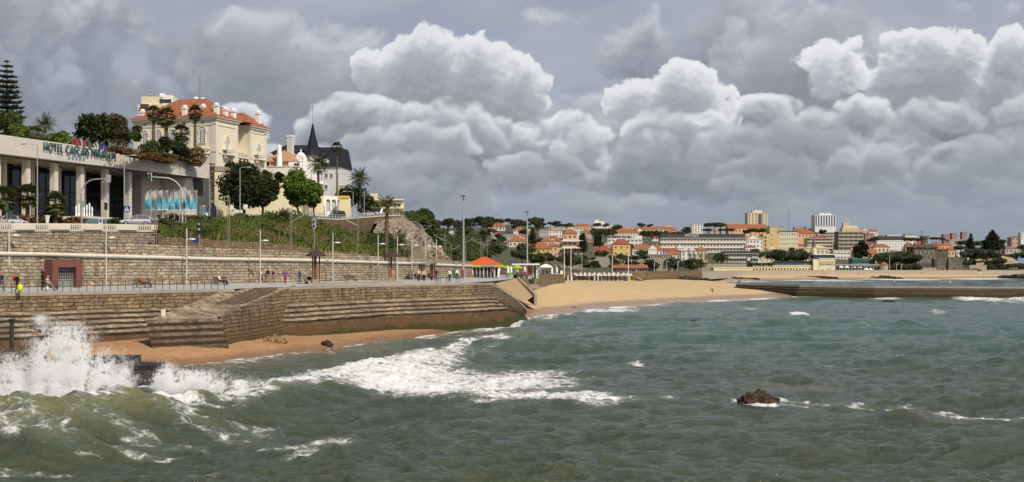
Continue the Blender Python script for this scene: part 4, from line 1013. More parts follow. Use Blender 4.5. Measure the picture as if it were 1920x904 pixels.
for i, (px, yt, yb, wd, Y, mt, lb) in enumerate([(8, 212, 262, 60, 212, M_LEAF_MID, 'leafy shrub under the tall tiered conifer'), (28, 234, 262, 40, 196, M_LEAF_LIGHT, 'bright green shrub at the left end of the hotel roof'), (60, 240, 262, 34, 226, M_LEAF_OLIVE, 'olive shrub beside the small palm on the hotel roof'),
  (110, 252, 272, 40, 206, M_LEAF_LIGHT, 'bright green shrub behind the hotel lettering'), (135, 250, 276, 28, 212, M_LEAF_MID, 'mid green shrub left of the red flags'), (222, 226, 282, 50, 240, M_LEAF_OLIVE, 'loose yellowish tree left of the cream villa'),
  (276, 262, 290, 34, 226, M_LEAF_MID, 'spiky green shrub at the foot of the first tall fan palm'), (305, 264, 292, 30, 228, M_LEAF_DARK, 'dark shrub between the fan palms'), (330, 268, 296, 46, 230, M_LEAF_DARK, 'dark low shrub under the short fan palm'),
  (352, 282, 300, 26, 234, M_LEAF_MID, 'green shrub at the foot of the right-hand tall palm'), (370, 284, 306, 40, 232, M_LEAF_DRY, 'brown dry shrub at the right end of the hotel roof'), (430, 306, 330, 26, 255, M_LEAF_DARK, 'dark shrub on top of the yellow wall'), (498, 322, 340, 22, 268, M_LEAF_MID, 'green shrub on the yellow wall right of the dark trees'), (524, 325, 342, 18, 272, M_LEAF_DARK, 'small dark shrub on the yellow wall before the white house'),
  (655, 355, 382, 60, 330, M_LEAF_DARK, 'dark rounded bush by the stairs below the black-roofed mansion'), (690, 372, 396, 40, 340, M_LEAF_DARK, 'dark bush at the foot of the tall date palm'), (258, 243, 262, 24, 240, M_LEAF_MID, 'green shrub at the villa corner')]):
 root = thing('shrub', lb, 'shrub', ppx(px, yb, Y)); place(shrub_mesh(100+i, int(900+wd*26), S(wd, Y)/2, S(yb-yt, Y), .32, mt), 'foliage', root)
for i, (px0, py0, px1, py1, Y0, Y1, hh, mt, lb) in enumerate([(215, 283, 268, 298, 206, 217, 11, M_LEAF_RUST, 'rust coloured trailing plants along the hotel roof edge'), (268, 297, 320, 306, 217, 226, 12, M_LEAF_RUST, 'reddish trailing plants under the fan palms'), (300, 292, 350, 302, 224, 232, 8, M_LEAF_OLIVE, 'yellow flowering ground cover under the fan palms'),
  (40, 255, 90, 262, 196, 205, 7, M_LEAF_OLIVE, 'low planting along the left hotel roof edge'), (320, 412, 372, 416, 214, 224, 12, M_LEAF_RUST, 'purplish hedge below the blue banners'), (20, 416, 150, 419, 178, 192, 13, M_LEAF_RUST, 'dry hedge behind the balustrade in front of the hotel'), (213, 419, 232, 420, 193, 195, 10, M_LEAF_DARK, 'clipped green hedge left of the silver estate car')]):
 rng = np.random.RandomState(200+i); n = int((px1-px0)*42); t = rng.rand(n, 1); a, b = np.array(ppx(px0, py0, Y0)), np.array(ppx(px1, py1, Y1)); off = np.array(a)
 C = a+(b-a)*t+np.stack([rng.normal(size=n)*.5, rng.normal(size=n)*.7, rng.rand(n)*S(hh, Y0)*(.6+.4*np.sin(t[:, 0]*40+np.sin(t[:, 0]*13)*3))], 1)-off
 V, Fc = cards(C, .26, rng); root = place(fast_mesh('planting', V, Fc, mt), 'hedge' if i > 3 else 'planting', None, tuple(off)); tag(root, lb, 'planting')
for i, (px, yc, yb, Y, L, tr, lb) in enumerate([(288, 210, 292, 236, 1.55, .34, 'tall fan palm, the leftmost of the trio before the cream villa'), (312, 216, 294, 230, 1.9, .42, 'thick-trunked tall fan palm with a shaggy crown before the villa'), (366, 209, 299, 238, 1.5, .3, 'tall slender fan palm right of the short one before the villa'), (340, 247, 297, 232, 1.75, .27, 'short fan palm standing between the taller palms of the villa')]):
 palm('fan_palm', lb, ppx(px, yb, Y), S(yb-yc, Y), 'fan', L*.62, 46, 300+i*3, tr, None, L*.62, (-1.15, 1.4), .5, 14 if i == 1 else 8)
palm('fan_palm', 'very tall thin fan palm at the corner of the black-roofed mansion', ppx(632, 396, 318), S(396-275, 318), 'fan', .95, 40, 330, .2, None, .95, (-1.1, 1.4), .5, 8)
palm('date_palm', 'large feathery date palm between the white house and the black-roofed mansion', ppx(597, 372, 285), S(372-306, 285), 'date', 3.2, 46, 340, .35, None, dead=12, spread=(-.9, 1.2), droop=.5)
palm('date_palm', 'stately date palm with a full round crown above the road bend', ppx(674, 388, 330), S(388-334, 330), 'date', 3.3, 50, 350, .42, None, dead=10, spread=(-.7, 1.25), droop=.42)
palm('date_palm', 'tall promenade palm with a thin dry crown in front of the cliff', ppx(723, 526.5, 178), S(526.5-384, 178), 'date', 2.0, 24, 360, .3, None, dead=9, spread=(-.3, 1.2), droop=.45, lean=(.25, 0))
palm('date_palm', 'shorter promenade palm with sparse drooping fronds beside the pergola', ppx(748, 525, 186), S(525-459, 186), 'date', 2.7, 22, 370, .28, None, dead=6, spread=(-.25, 1.3), droop=.5, bulge=1.35)
palm('date_palm', 'small feathery palm standing on the hotel roof garden', ppx(84, 256, 232), S(20, 232), 'date', 2.6, 34, 380, .25, None, dead=4, spread=(-.4, 1.3), droop=.45)
for i, (px, yc, yb, Y, lb) in enumerate([(8, 368, 416, 178, 'stout fan palm at the left edge in front of the hotel'), (52, 364, 418, 180, 'bushy fan palm between the hotel columns and the balustrade'), (104, 379, 418, 184, 'smallest fan palm beside the hotel fountain wall')]):
 palm('fan_palm', lb, ppx(px, yb, Y), S(yb-yc, Y), 'fan', 1.15, 60, 390+i*3, .34, None, 1.1, (-1.15, 1.4), .5, 0)
root = thing('trimmed_palm', 'bare palm trunk without fronds near the pergola', 'palm trunk', ppx(764.5, 525, 188)); mb = MB(); hh = S(56, 188)
mb.lathe([(.27, -.3), (.22, .5), (.21, hh*.6), (.27, hh*.72), (.36, hh*.85), (.33, hh*.93), (.12, hh)], 8, (0, 0, 0), M_TRUNKP); mb.build('trunk', None, root)
root = thing('yucca', 'spiky low palm on the grassy slope below the green tree', 'shrub', ppx(532, 414, 214)); place(palm_mesh('date', 395, 2.2, 36, None, (-.15, 1.4), .35), 'foliage', root, (0, 0, .4))
def norfolk(label, loc, h, R, seed, tiers=15, leaf=.32, n=170, start=.1, group=None, mat=None):
 root = thing('conifer', label, 'conifer', loc, 0, group); rng = np.random.RandomState(seed); C = []; mb = MB()
 mb.tube([(0, 0, -.5), (0, 0, h*.5), (0, 0, h)], [h*.018, h*.012, .05], 6, M_BARK)
 for k in range(tiers):
  t = k/(tiers-1); z = h*lerp(start, .985, t); r = R*(1-t)**.72*(.35+.65*min(1, t*6+.5))*rng.uniform(.9, 1.08)+.25; nb = 7 if t < .8 else 5
  for j in range(nb):
   a = 2*PI*(j+.5*(k % 2))/nb+rng.uniform(-.15, .15); rr = r*rng.uniform(.85, 1.1); e = Vector((math.cos(a)*rr, math.sin(a)*rr, z+.10*rr)); s = Vector((0, 0, z)); mb.tube([s, s.lerp(e, .5)+Vector((0, 0, -.1*rr*.3)), e], [.09, .06, .03], 4, M_BARK)
   m_ = max(6, int(n*(rr/R))); q = rng.uniform(.18, 1.03, m_); wd = .22*rr*(1.15-q)+.22
   C.append(np.stack([math.cos(a)*rr*q-math.sin(a)*rng.normal(size=m_)*wd, math.sin(a)*rr*q+math.cos(a)*rng.normal(size=m_)*wd, z+.1*rr*q**2+rng.normal(size=m_)*min(.12, h*.004)+.1], 1))
 V, Fc = cards(np.concatenate(C), leaf, rng); place(fast_mesh('foliage', V, Fc, mat or M_LEAF_PINE), 'foliage', root); mb.build('trunk', None, root); return root
norfolk('tall tiered conifer at the upper left edge above the hotel roof', ppx(13, 262, 222), S(262-114, 222), S(34, 222), 5, 13, .2, 150, .2)
rng = np.random.RandomState(9); n = 42000
i = rng.rand(n)*(len(EMB)-1.001); j = (rng.rand(n)**.85)*(len(EMB[0])-1.001); G = np.array([[tuple(v) for v in r] for r in EMB]); i0 = i.astype(int); j0 = j.astype(int); fi = (i-i0)[:, None]; fj = (j-j0)[:, None]
C = (G[i0, j0]*(1-fi)+G[i0+1, j0]*fi)*(1-fj)+(G[i0, j0+1]*(1-fi)+G[i0+1, j0+1]*fi)*fj
dens = fbm(C[:, 0]/7, C[:, 1]/7, 15, 3); hgt = .25+np.clip(dens+.25, 0, 1)*1.5
def blades(C, h, w, rng):
 n = len(C); a = rng.rand(n)*2*PI; s_ = np.stack([np.cos(a), np.sin(a), np.zeros(n)], 1)*w; t = np.stack([rng.normal(size=n)*.35, rng.normal(size=n)*.35, np.ones(n)], 1)*(h*rng.uniform(.5, 1.3, n))[:, None]
 V = np.stack([C-s_, C+s_, C+t+s_*.25, C+t-s_*.25], 1).reshape(-1, 3); return V, np.arange(n*4).reshape(n, 4)
sel = fbm(C[:, 0]/15+7, C[:, 1]/13+C[:, 2]/5, 19, 4, .5); sh = fbm(C[:, 0]/5+3, C[:, 1]/5, 29, 3)
for nm, mask, mt, hh in (('grass', (sel < .17) & (sel > -.10), M_GRASS, .75), ('young_grass', sel <= -.10, foliage_mat('fresh grass', (.12, .15, .035), .4), .6), ('dry_grass', sel >= .17, M_LEAF_DRY, .7)):
 V, Fc = blades(C[mask], hh*(.5+hgt[mask]*.7), .13, rng); tag(place(fast_mesh(nm, V, Fc, mt), nm, None), kind='stuff')
mk = (sh > .2); Cu = C[mk]+np.stack([rng.normal(size=mk.sum())*.3, rng.normal(size=mk.sum())*.3, rng.rand(mk.sum())*1.5], 1)
V, Fc = cards(Cu, .27, rng); tag(place(fast_mesh('undergrowth', V, Fc, M_LEAF_MID), 'undergrowth', None), kind='stuff')
C = []; rng = np.random.RandomState(10)
for (px0, px1, py0, py1, Y0, Y1, n) in ((735, 800, 398, 412, 300, 318, 1500), (690, 735, 440, 478, 215, 230, 3000), (712, 760, 456, 480, 230, 245, 2200), (780, 842, 430, 492, 300, 330, 1800), (820, 905, 462, 486, 420, 470, 5000), (830, 900, 440, 470, 480, 540, 4500)):
 cx = fbm(np.arange(n)*.37, np.arange(n)*.11, 3, 2)
 for k in range(n):
  t, u = rng.rand(), rng.rand(); C.append(tuple(P(lerp(px0, px1, t), lerp(py0, py1, u)+cx[k]*8, lerp(Y0, Y1, 1-u))))
V, Fc = cards(np.array(C), .42, rng); tag(place(fast_mesh('scrub', V, Fc, M_LEAF_MID), 'scrub', None), kind='stuff')
def cladding(name, c, bw, bh, var=.1, line=.5, ms=.015):
 m, t, b = newmat(name); tc = t.node('ShaderNodeTexCoord').outputs['Object']; sp = t.node('ShaderNodeSeparateXYZ', {0: tc}).outputs
 v = t.node('ShaderNodeCombineXYZ', {0: t.add(sp[0], sp[1]), 1: sp[2], 2: 0.0}).outputs[0]
 br = t.node('ShaderNodeTexBrick', {'Vector': v, 'Color1': (*tuple(x*(1-var) for x in c), 1), 'Color2': (*tuple(x*(1+var) for x in c), 1), 'Mortar': (*tuple(x*line for x in c), 1), 'Scale': 1.0, 'Mortar Size': ms, 'Brick Width': bw, 'Row Height': bh})
 n = t.noise(tc, .5, 5, .65); st = t.noise(t.vmul(tc, (1, 1, .1)), 1.2, 5, .7)
 cc = t.mix(t.mul(t.smooth(n, .4, .7), .3), br.outputs[0], tuple(x*.7 for x in c)); cc = t.mix(t.mul(t.smooth(st, .5, .75), .35), cc, tuple(x*.5 for x in c))
 t.l.new(cc, b.inputs['Base Color']); b.inputs['Roughness'].default_value = .8
 return m
_wm = {}
def win_mesh(kind='sq', frame=None, glass=None):
 """unit window in the XZ plane facing -Y: 1 wide, 1 tall"""
 frame = frame or M_WHITE; glass = glass or M_GLASS; key = (kind, frame.name, glass.name)
 if key in _wm: return _wm[key]
 mb = MB(); f = .10
 if kind == 'plain': mb.box((0, .0, .5), (1, .12, 1), 0, glass)
 elif kind in ('sq', 'shut', 'sill'):
  mb.box((0, .02, .5), (1-2*f, .04, 1-2*f), 0, glass)
  for sx in (-1, 1): mb.box((sx*(.5-f/2), -.03, .5), (f, .14, 1), 0, frame)
  for zz in (f/2, 1-f/2): mb.box((0, -.03, zz), (1-2*f, .14, f), 0, frame)
  mb.box((0, -.01, .5), (.06, .06, 1-2*f), 0, frame)
  if kind == 'sill': mb.box((0, -.09, -.03), (1.15, .26, .06), 0, frame)
 else:                                                # arched, with glazing bars and a raised hood
  n = 10; zc = .68; R = .5; A = [(math.cos(PI*k/n), math.sin(PI*k/n)) for k in range(n+1)]
  pts = [(-R+f, 0), (R-f, 0)]+[((R-f)*a, zc+(.32-f*.6)*b_) for a, b_ in A]
  mb.add([(x, .0, z) for x, z in pts], [tuple(range(len(pts)))], glass)
  ring = lambda r0, r1, h0, h1, y0, mat: [mb.add([(r0*A[k][0], y0, zc+h0*A[k][1]), (r0*A[k+1][0], y0, zc+h0*A[k+1][1]), (r1*A[k+1][0], y0, zc+h1*A[k+1][1]), (r1*A[k][0], y0, zc+h1*A[k][1]), (r1*A[k][0], .05, zc+h1*A[k][1]), (r1*A[k+1][0], .05, zc+h1*A[k+1][1])], [(0, 1, 2, 3), (3, 2, 5, 4)], mat) for k in range(n)]
  ring(R-f, R+.04, .32-f*.6, .35, -.06, frame)
  for sx in (-1, 1): mb.box((sx*(R-f/2+.02), -.02, zc/2), (f+.04, .10, zc), 0, frame)
  for x in (-.17, .17, 0): mb.box((x, -.03, .45), (.035 if x else .07, .05, .9), 0, M_WHITE)
  for z in (.17, .34, .51, .68): mb.box((0, -.025, z), (.84, .04, .022), 0, M_WHITE)
  ring(R+.08, R+.2, .42, .5, -.16, M_TRIM)
  mb.box((0, -.1, -.03), (1.25, .28, .05), 0, M_TRIM)
 me = bpy.data.meshes.new('window'); me.from_pydata(mb.v, [], mb.f)
 for m in mb.mats: me.materials.append(m)
 me.polygons.foreach_set('material_index', mb.m); me.update()
 _wm[key] = me; return me
def window(parent, x, y, z, w, h, rz=0.0, kind='sq', frame=None, glass=None, name='window'):
 return place(win_mesh(kind, frame, glass), name, parent, (x, y, z), rz, (w, 1, h))
def win_row(parent, xs, y, z, w, h, **k):
 for x in xs: window(parent, x, y, z, w, h, **k)
def side_windows(parent, x, ys, z, w, h, **k):
 for y in ys: window(parent, x, y, z, w, h, rz=PI/2, **k)
def part(mb, name, root, **k): return mb.build(name, None, root, **k)
def arch_wall(mb, x0, x1, y, z0, z1, openings, mat, n=8, depth=.5, back=None):
 """wall face (plane y) with round-headed openings [(xc, w, z0, h)]; reveals run back"""
 cur = x0
 for (xc, ww, oz, oh) in openings:
  a, b = xc-ww/2, xc+ww/2; mb.add([(cur, y, z0), (a, y, z0), (a, y, z1), (cur, y, z1)], [(0, 1, 2, 3)], mat)
  zc = oz+oh-ww/2; arc = [(xc-ww/2*math.cos(PI*k/n), zc+ww/2*math.sin(PI*k/n)) for k in range(n+1)]
  for k in range(n):
   (p, q), (r, s_) = arc[k], arc[k+1]; mb.add([(p, y, q), (r, y, s_), (r, y, z1), (p, y, z1)], [(0, 1, 2, 3)], mat); mb.add([(p, y, q), (p, y+depth, q), (r, y+depth, s_), (r, y, s_)], [(0, 1, 2, 3)], mat)
  for xx in (a, b): mb.add([(xx, y, oz), (xx, y+depth, oz), (xx, y+depth, zc), (xx, y, zc)], [(0, 1, 2, 3)], mat)
  if oz > z0+.01: mb.add([(a, y, z0), (b, y, z0), (b, y, oz), (a, y, oz)], [(0, 1, 2, 3)], mat)
  if back: mb.add([(a, y+depth, oz), (b, y+depth, oz), (b, y+depth, zc+ww/2), (a, y+depth, zc+ww/2)], [(0, 1, 2, 3)], back)
  cur = b
 mb.add([(cur, y, z0), (x1, y, z0), (x1, y, z1), (cur, y, z1)], [(0, 1, 2, 3)], mat)
def text_mesh(txt, size, width, depth, mat, bold=0.0):
 cu = bpy.data.curves.new('lettering', 'FONT'); cu.body = txt; cu.size = size; cu.extrude = depth/2; cu.offset = bold; cu.resolution_u = 3; cu.space_character = 1.12
 o = bpy.data.objects.new('lettering', cu); COL.objects.link(o); dg = bpy.context.evaluated_depsgraph_get(); dg.update()
 me = bpy.data.meshes.new_from_object(o.evaluated_get(dg)); bpy.data.objects.remove(o); bpy.data.curves.remove(cu)
 xs = [v.co.x for v in me.vertices]; x0, x1 = min(xs), max(xs); k = width/(x1-x0)
 for v in me.vertices: x, y, z = v.co; v.co = ((x-x0)*k, -z, y)
 me.materials.clear(); me.materials.append(mat); me.name = 'lettering'
 return me
M_SLAB = cladding('pale stone cladding', (.60, .555, .50), 1.9, .55, .05, .82)
M_COLU = cladding('column stone', (.60, .555, .50), 2.0, .9, .05, .8)
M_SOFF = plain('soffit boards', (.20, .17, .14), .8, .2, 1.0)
L0, L1 = Vector((PX(0, 185), 185, 0)), Vector((PX(393, 240), 240, 0)); uH = (L1-L0).normalized(); rzH = math.atan2(uH.y, uH.x)
def hx(px):
 q = (px-CX)/F; return (q*L0.y-L0.x)/(uH.x-q*uH.y)
hotel = thing('hotel', 'pale modern hotel front with a long flat slab on tall columns and lettering', 'hotel', (L0.x, L0.y, 14.5), rzH)
g0 = 14.5; XE = hx(393)
mb = MB(); mb.box0(-46, XE, 0, 34, 25.05-g0, 27.9-g0, M_SLAB); part(mb, 'roof_slab', hotel)
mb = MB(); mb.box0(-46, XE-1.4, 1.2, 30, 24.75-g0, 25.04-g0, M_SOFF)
for k in range(26): mb.box0(-44+k*3.9, -43.7+k*3.9, 1.3, 10, 24.6-g0, 24.75-g0, M_COLU)
part(mb, 'soffit', hotel)
for k in range(-7, 6):
 x = 1.3+6.58*k+(0 if k < 6 else 0)
 mb = MB(); mb.box0(x-.45, x+.45, 1.3, 2.25, -1, 24.75-g0, M_COLU); part(mb, 'column', hotel)
 mb = MB(); mb.box0(x+1.5-.4, x+1.5+.4, 7.0, 7.7, -1, 24.75-g0, M_COLU); part(mb, 'column', hotel)
M_GLH = glass_mat('hotel lobby glass', (.012, .014, .017), .06)
mb = MB(); mb.box0(-46, hx(330), 9.6, 9.9, 0, 24.75-g0, M_GLH)
part(mb, 'glass_front', hotel)
mb = MB()
for k in range(48): mb.box0(-45+k*2.1, -44.93+k*2.1, 9.5, 9.6, 0, 24.75-g0, M_DARKM)
for zz in (3.2, 6.4): mb.box0(-46, hx(330), 9.45, 9.6, zz, zz+.12, M_DARKM)
part(mb, 'glazing_bars', hotel)
mb = MB(); mb.box0(hx(318), hx(372), 6.0, 20, -1, 25.03-g0, M_SLAB); part(mb, 'end_wall', hotel)
mb = MB(); x0, x1 = hx(355), hx(373); mb.add([(x0, .8, 24.8-g0), (x1-1.0, .8, 24.8-g0), (x1+1.2, .8, 0), (x0-.3, .8, 0), (x0, 5.9, 24.8-g0), (x1-1, 5.9, 24.8-g0), (x1+1.2, 5.9, 0), (x0-.3, 5.9, 0)], [(0,3,2,1),(1,2,6,5),(0,4,7,3),(0,1,5,4)], M_SLAB); part(mb, 'leaning_pier', hotel)
M_GRP = plain('grey green panels', (.10, .115, .10), .6, .15, .6, streak=.3)
mb = MB(); mb.box0(hx(377), hx(420), 2.5, 3.0, 4.5, 25.4-g0, M_GRP); part(mb, 'side_panel', hotel)
mb = MB(); mb.box0(hx(386), hx(416), 1.3, 1.5, 2.4, 5.4, plain('steel blue screen', (.16, .22, .29), .4, .1, .5)); part(mb, 'blue_screen', hotel)
mb = MB(); mb.box0(-46, hx(130), -2.2, 8.8, -1.5, 1.2, M_CREAM); part(mb, 'terrace', hotel)
mb = MB(); mb.box0(hx(131), hx(194), -3.0, -2.2, -1.2, 1.4, plain('teal tiled water wall', (.09, .24, .25), .3, .25, 2, streak=.3)); mb.box0(hx(131), hx(194), -3.05, 2.4, 1.4, 1.75, M_TRIM); part(mb, 'fountain_wall', hotel)
M_JET = plain('fountain water', (.78, .8, .82), .4, .1, 3)
for k in range(7):
 mb = MB(); x = lerp(hx(133), hx(163), k/6); mb.lathe([(.16, 1.75), (.11, 2.6), (.16, 3.1+.3*(k % 3)), (.03, 3.5+.3*(k % 3))], 6, (x, -1.0, 0), M_JET); part(mb, 'fountain_jet', hotel)
mb = MB(); mb.box0(hx(196), hx(226), -2.5, 4, -1.2, 1.1, M_CREAM); part(mb, 'plant_bed', hotel)
LT = plain('blue metal letters', (.06, .12, .145), .4, .2, 2)
me = text_mesh('HOTEL CASCAIS MIRAGEM', 1.95, hx(214)-hx(80), .22, LT, -.012)
place(me, 'lettering', hotel, (hx(80), -.26, 26.35-g0))
for k in range(5):
 mb = MB(); x = lerp(hx(128.5), hx(155.5), k/4); pts = []
 for j in range(10): r = .36 if j % 2 == 0 else .15; a = PI/2+j*PI/5; pts.append((x+r*math.cos(a), -.22, 25.85-g0+r*math.sin(a)))
 mb.add(pts+[(x, -.25, 25.85-g0)], [(10, (j+1) % 10, j) for j in range(10)], plain('bright blue stars', (.06, .28, .36), .4, .1, 2)); part(mb, 'star', hotel)
for (a, b, y0, y1, lb) in (((44, 250, 200), (96, 262, 212), 0, 0, 'dark glass fence on the left part of the hotel roof'), ((205, 277, 213), (262, 290, 222), 0, 0, 'grey green mesh fence at the middle of the hotel roof'), ((320, 301, 229), (356, 306, 236), 0, 0, 'short green mesh fence at the right end of the hotel roof')):
 A, B = P(*a), P(*b); mb = MB(); h = .85; root = thing('roof_fence', lb, 'fence', tuple(A))
 mb.quad((0, 0, 0), tuple(B-A), tuple(B-A+Vector((0, 0, h))), (0, 0, h), plain('green fence mesh', (.09, .14, .13), .6, .2, 1)); part(mb, 'mesh_panel', root)
 for k in range(6): pmb = MB(); q = (B-A)*(k/5); pmb.box((q.x, q.y-.05, .5), (.08, .08, 1.1), 0, M_METAL); part(pmb, 'post', root)
def flag_mat(name, cols):
 m, t, b = newmat(name); u = t.node('ShaderNodeTexCoord').outputs['UV']; x = t.node('ShaderNodeSeparateXYZ', {0: u}).outputs[0]
 r = t.ramp(x, [(i/len(cols), c) for i, c in enumerate(cols)]); t.n[r.node.name].color_ramp.interpolation = 'CONSTANT'
 t.l.new(r, b.inputs['Base Color']); b.inputs['Roughness'].default_value = .8; return m
RED, BLU, WHT, GRN = (.22, .025, .03), (.02, .035, .13), (.4, .38, .38), (.02, .08, .035)
for i, (px, py, cols, lb) in enumerate([(141, 268, [RED, (.33, .02, .03), RED], 'plain red flag, leftmost on the hotel roof edge'), (153, 270, [RED, WHT, BLU, RED], 'red white and blue flag beside the leftmost red flag on the hotel roof'), (165, 272, [GRN, RED, RED], 'green and red flag in the middle of the hotel roof flags'), (182, 277, [BLU, WHT, BLU, WHT, RED], 'blue and white striped flag second from the right on the hotel roof'), (193, 279, [(.015, .03, .16), (.015, .03, .16)], 'dark blue flag with a ring of gold dots, rightmost on the hotel roof')]):
 Y = lerp(L0.y, L1.y, hx(px)/XE)+.8; b = P(px-17, py+2, Y); b.z = max(b.z, 27.9); tip = b+Vector((S(22, Y), -.6, S(15, Y))); root = thing('flag', lb, 'flag', tuple(b)); d = tip-b
 mb = MB(); mb.tube([(0, 0, 0), d], .04, 5, M_LAMP); part(mb, 'pole', root)
 mb = MB(); rows = []
 for j in range(8):
  v = j/7; rows.append([d*lerp(.98, .42, u/6)+Vector((.25*math.sin(u*1.4+v*3)*v+.5*v, .3*math.sin(u*1.9+v*2)*v, -1.6*v*(1-.22*math.sin(u*1.3)**2)-.05)) for u in range(7)])
 mb.v = []; R_, C_ = 8, 7; mb.add([p for r in rows for p in r], [(j*C_+u, j*C_+u+1, (j+1)*C_+u+1, (j+1)*C_+u) for j in range(7) for u in range(6)], flag_mat('flag cloth %d' % i, cols), [[(u/6, j/7), ((u+1)/6, j/7), ((u+1)/6, (j+1)/7), (u/6, (j+1)/7)] for j in range(7) for u in range(6)])
 c = part(mb, 'cloth', root)
 if i == 4:
  mb = MB(); ce = d*.68+Vector((.2, -.25, -1.0))
  for k in range(10): a = 2*PI*k/10; mb.box((ce.x+.45*math.cos(a), ce.y, ce.z+.45*math.sin(a)), (.1, .04, .1), 0, plain('gold', (.7, .5, .05), .5, .1, 2))
  part(mb, 'emblem', c)
M_BAN, tB, bB = newmat('banner cloth'); uB = tB.node('ShaderNodeTexCoord').outputs['UV']; zB = tB.node('ShaderNodeSeparateXYZ', {0: uB}).outputs[1]
nB = tB.noise(uB, 3.0, 3, .5); cB = tB.mix(tB.smooth(tB.add(zB, tB.mul(tB.sub(nB, .5), .12)), .60, .56), (.33, .32, .28), tB.mix(tB.smooth(nB, .42, .6), (.035, .26, .40), (.13, .42, .55))); cB = tB.mix(tB.smooth(zB, .045, .03), cB, (.55, .6, .62)); tB.l.new(cB, bB.inputs['Base Color']); bB.inputs['Roughness'].default_value = .7
def banner(px, Y, k):
 b = road_pt(px, Y); root = thing('banner_flag', 'tall sand and blue banner flag in the row of banners before the hotel', 'banner', tuple(b), 0, 'blue banner flags in front of the hotel')
 h = PZ(355.5, Y)-b.z; mb = MB(); mb.tube([(0, 0, -.3), (0, 0, h)], .05, 5, M_LAMP); part(mb, 'pole', root)
 mb = MB(); V = []; Fs = []; us = []; wv = k*1.3; z0 = h-S(38, Y)
 for j in range(10):
  for u in range(4):
   v = j/9; uu = u/3; V.append((-.05-uu*S(11.5, Y)*(.72+.28*v+.10*math.sin(v*5+wv)), .16*math.sin(v*6+wv+uu*2), h-.1-v*(h-.1-z0)-uu*uu*.35*(1-v*.6)))
 for j in range(9):
  for u in range(3): Fs.append((j*4+u, j*4+u+1, (j+1)*4+u+1, (j+1)*4+u)); us.append([(u/3, 1-j/9), ((u+1)/3, 1-j/9), ((u+1)/3, 1-(j+1)/9), (u/3, 1-(j+1)/9)])
 mb.add(V, Fs, M_BAN, us); part(mb, 'cloth', root)
for k, px in enumerate([283, 294, 305, 315, 327, 337, 348, 357, 369]): banner(px, 206+k*.9, k)
VO = P(405, 312, 266); vz0 = 27.0
villa = thing('villa', 'large cream villa with an orange tiled hip roof, white chimneys and arched windows', 'villa', (VO.x, VO.y, vz0), math.radians(-18))
EV = 40.0-vz0; WV = 20.6; M_VIL = plain('villa cream stucco', (.70, .635, .50), .85, .08, .5, streak=.22); M_VT = plain('villa pale trim', (.66, .61, .52), .8, .1, 1, streak=.2)
mb = MB(); mb.box0(-WV, 0, 0, 9, 0, EV, M_VIL); mb.box0(-WV, -3.2, 9, 18, 0, EV, M_VIL); mb.box0(-WV, .3, 14, 21, 0, EV-.5, M_VIL); part(mb, 'wall', villa)
mb = MB()
for (x0, x1, y0, y1, z) in ((-WV-.35, .35, -.35, 9.35, EV), (-WV-.35, .65, 13.65, 21.35, EV-.5)):
 mb.box0(x0, x1, y0, y1, z-.5, z, M_VT); mb.box0(x0-.3, x1+.3, y0-.3, y1+.3, z, z+.25, M_VT)
for z in (5.4, EV-1.6): mb.box0(-WV-.12, .12, -.12, 9.1, z, z+.3, M_VT); mb.box0(-WV, .42, 13.88, 21.1, z-.25, z+.05, M_VT)
part(mb, 'cornice', villa)
mb = MB()
for (x, y) in ((-.55, -.06), (-WV+.55, -.06), (-6.6, -.06)): mb.box0(x-.6, x+.6, y-.06, y+.5, 0, EV-.52, M_VT)
mb.box0(-.5, .1, -.05, 1.1, .01, EV-.53, M_VT); mb.box0(-.5, .1, 7.9, 9.05, .01, EV-.53, M_VT); mb.box0(-.2, .42, 13.9, 15, .01, EV-1.05, M_VT); mb.box0(-.2, .42, 19.9, 21.08, .01, EV-1.05, M_VT)
part(mb, 'quoins', villa)
mb = MB(); mb.hip(-WV, 0, 0, 14, EV+.26, 5.0, M_TILE, .75, 7.6); mb.hip(-9, .3, 13.8, 21, EV-.24, 3.4, M_TILE, .75); roofV = part(mb, 'roof', villa)
def chim(px, yt, yb, lx, ly, w=.95):
 zt, = (PZ(yt, 266+ly)-vz0,); z0 = PZ(yb, 266+ly)-vz0-.6; mb = MB(); mb.box0(-w/2, w/2, -w/2, w/2, 0, zt-z0-.55, M_WHITE); mb.box0(-w/2-.12, w/2+.12, -w/2-.12, w/2+.12, zt-z0-.9, zt-z0-.65, M_WHITE); mb.lathe([(w*.55, zt-z0-.55), (w*.62, zt-z0-.4), (w*.45, zt-z0-.12), (.06, zt-z0)], 8, (0, 0, 0), M_WHITE); o = mb.build('chimney', None, roofV); o.location = (lx, ly, z0)
for c in ((253, 198, 222, -19.2, 1.2), (300, 195, 215, -14.6, 3.5), (339, 178, 194, -10.6, 9), (351, 180, 192, -9.2, 9.5), (342, 194, 222, -8.1, .6), (368, 193, 210, -5, 3), (408, 192, 221, -.6, 1.2), (420, 200, 222, -.6, 4.8), (432, 203, 224, -.5, 8), (481, 208, 234, -.6, 19)): chim(*c)
xs = [-17.7, -14.2, -10.7, -7.9, -3.3]
for x in xs: window(villa, x, -.03, PZ(268, 268)-vz0, 1.35 if x < -5 else 1.55, 2.7 if x < -5 else 3.1, kind='arch', glass=M_GLASSB)
for x in xs: window(villa, x, -.02, EV-1.25, 1.1, .5, kind='sq', frame=M_VT)
for x in (-17.7, -14.2, -10.7, -3.3): window(villa, x, -.03, 1.3, 1.25, 2.5, kind='arch')
for y, z in ((4.4, 6.0), (4.4, .9)): window(villa, .03, y, z, 1.5, 2.9, rz=PI/2, kind='arch', glass=M_GLASSB)
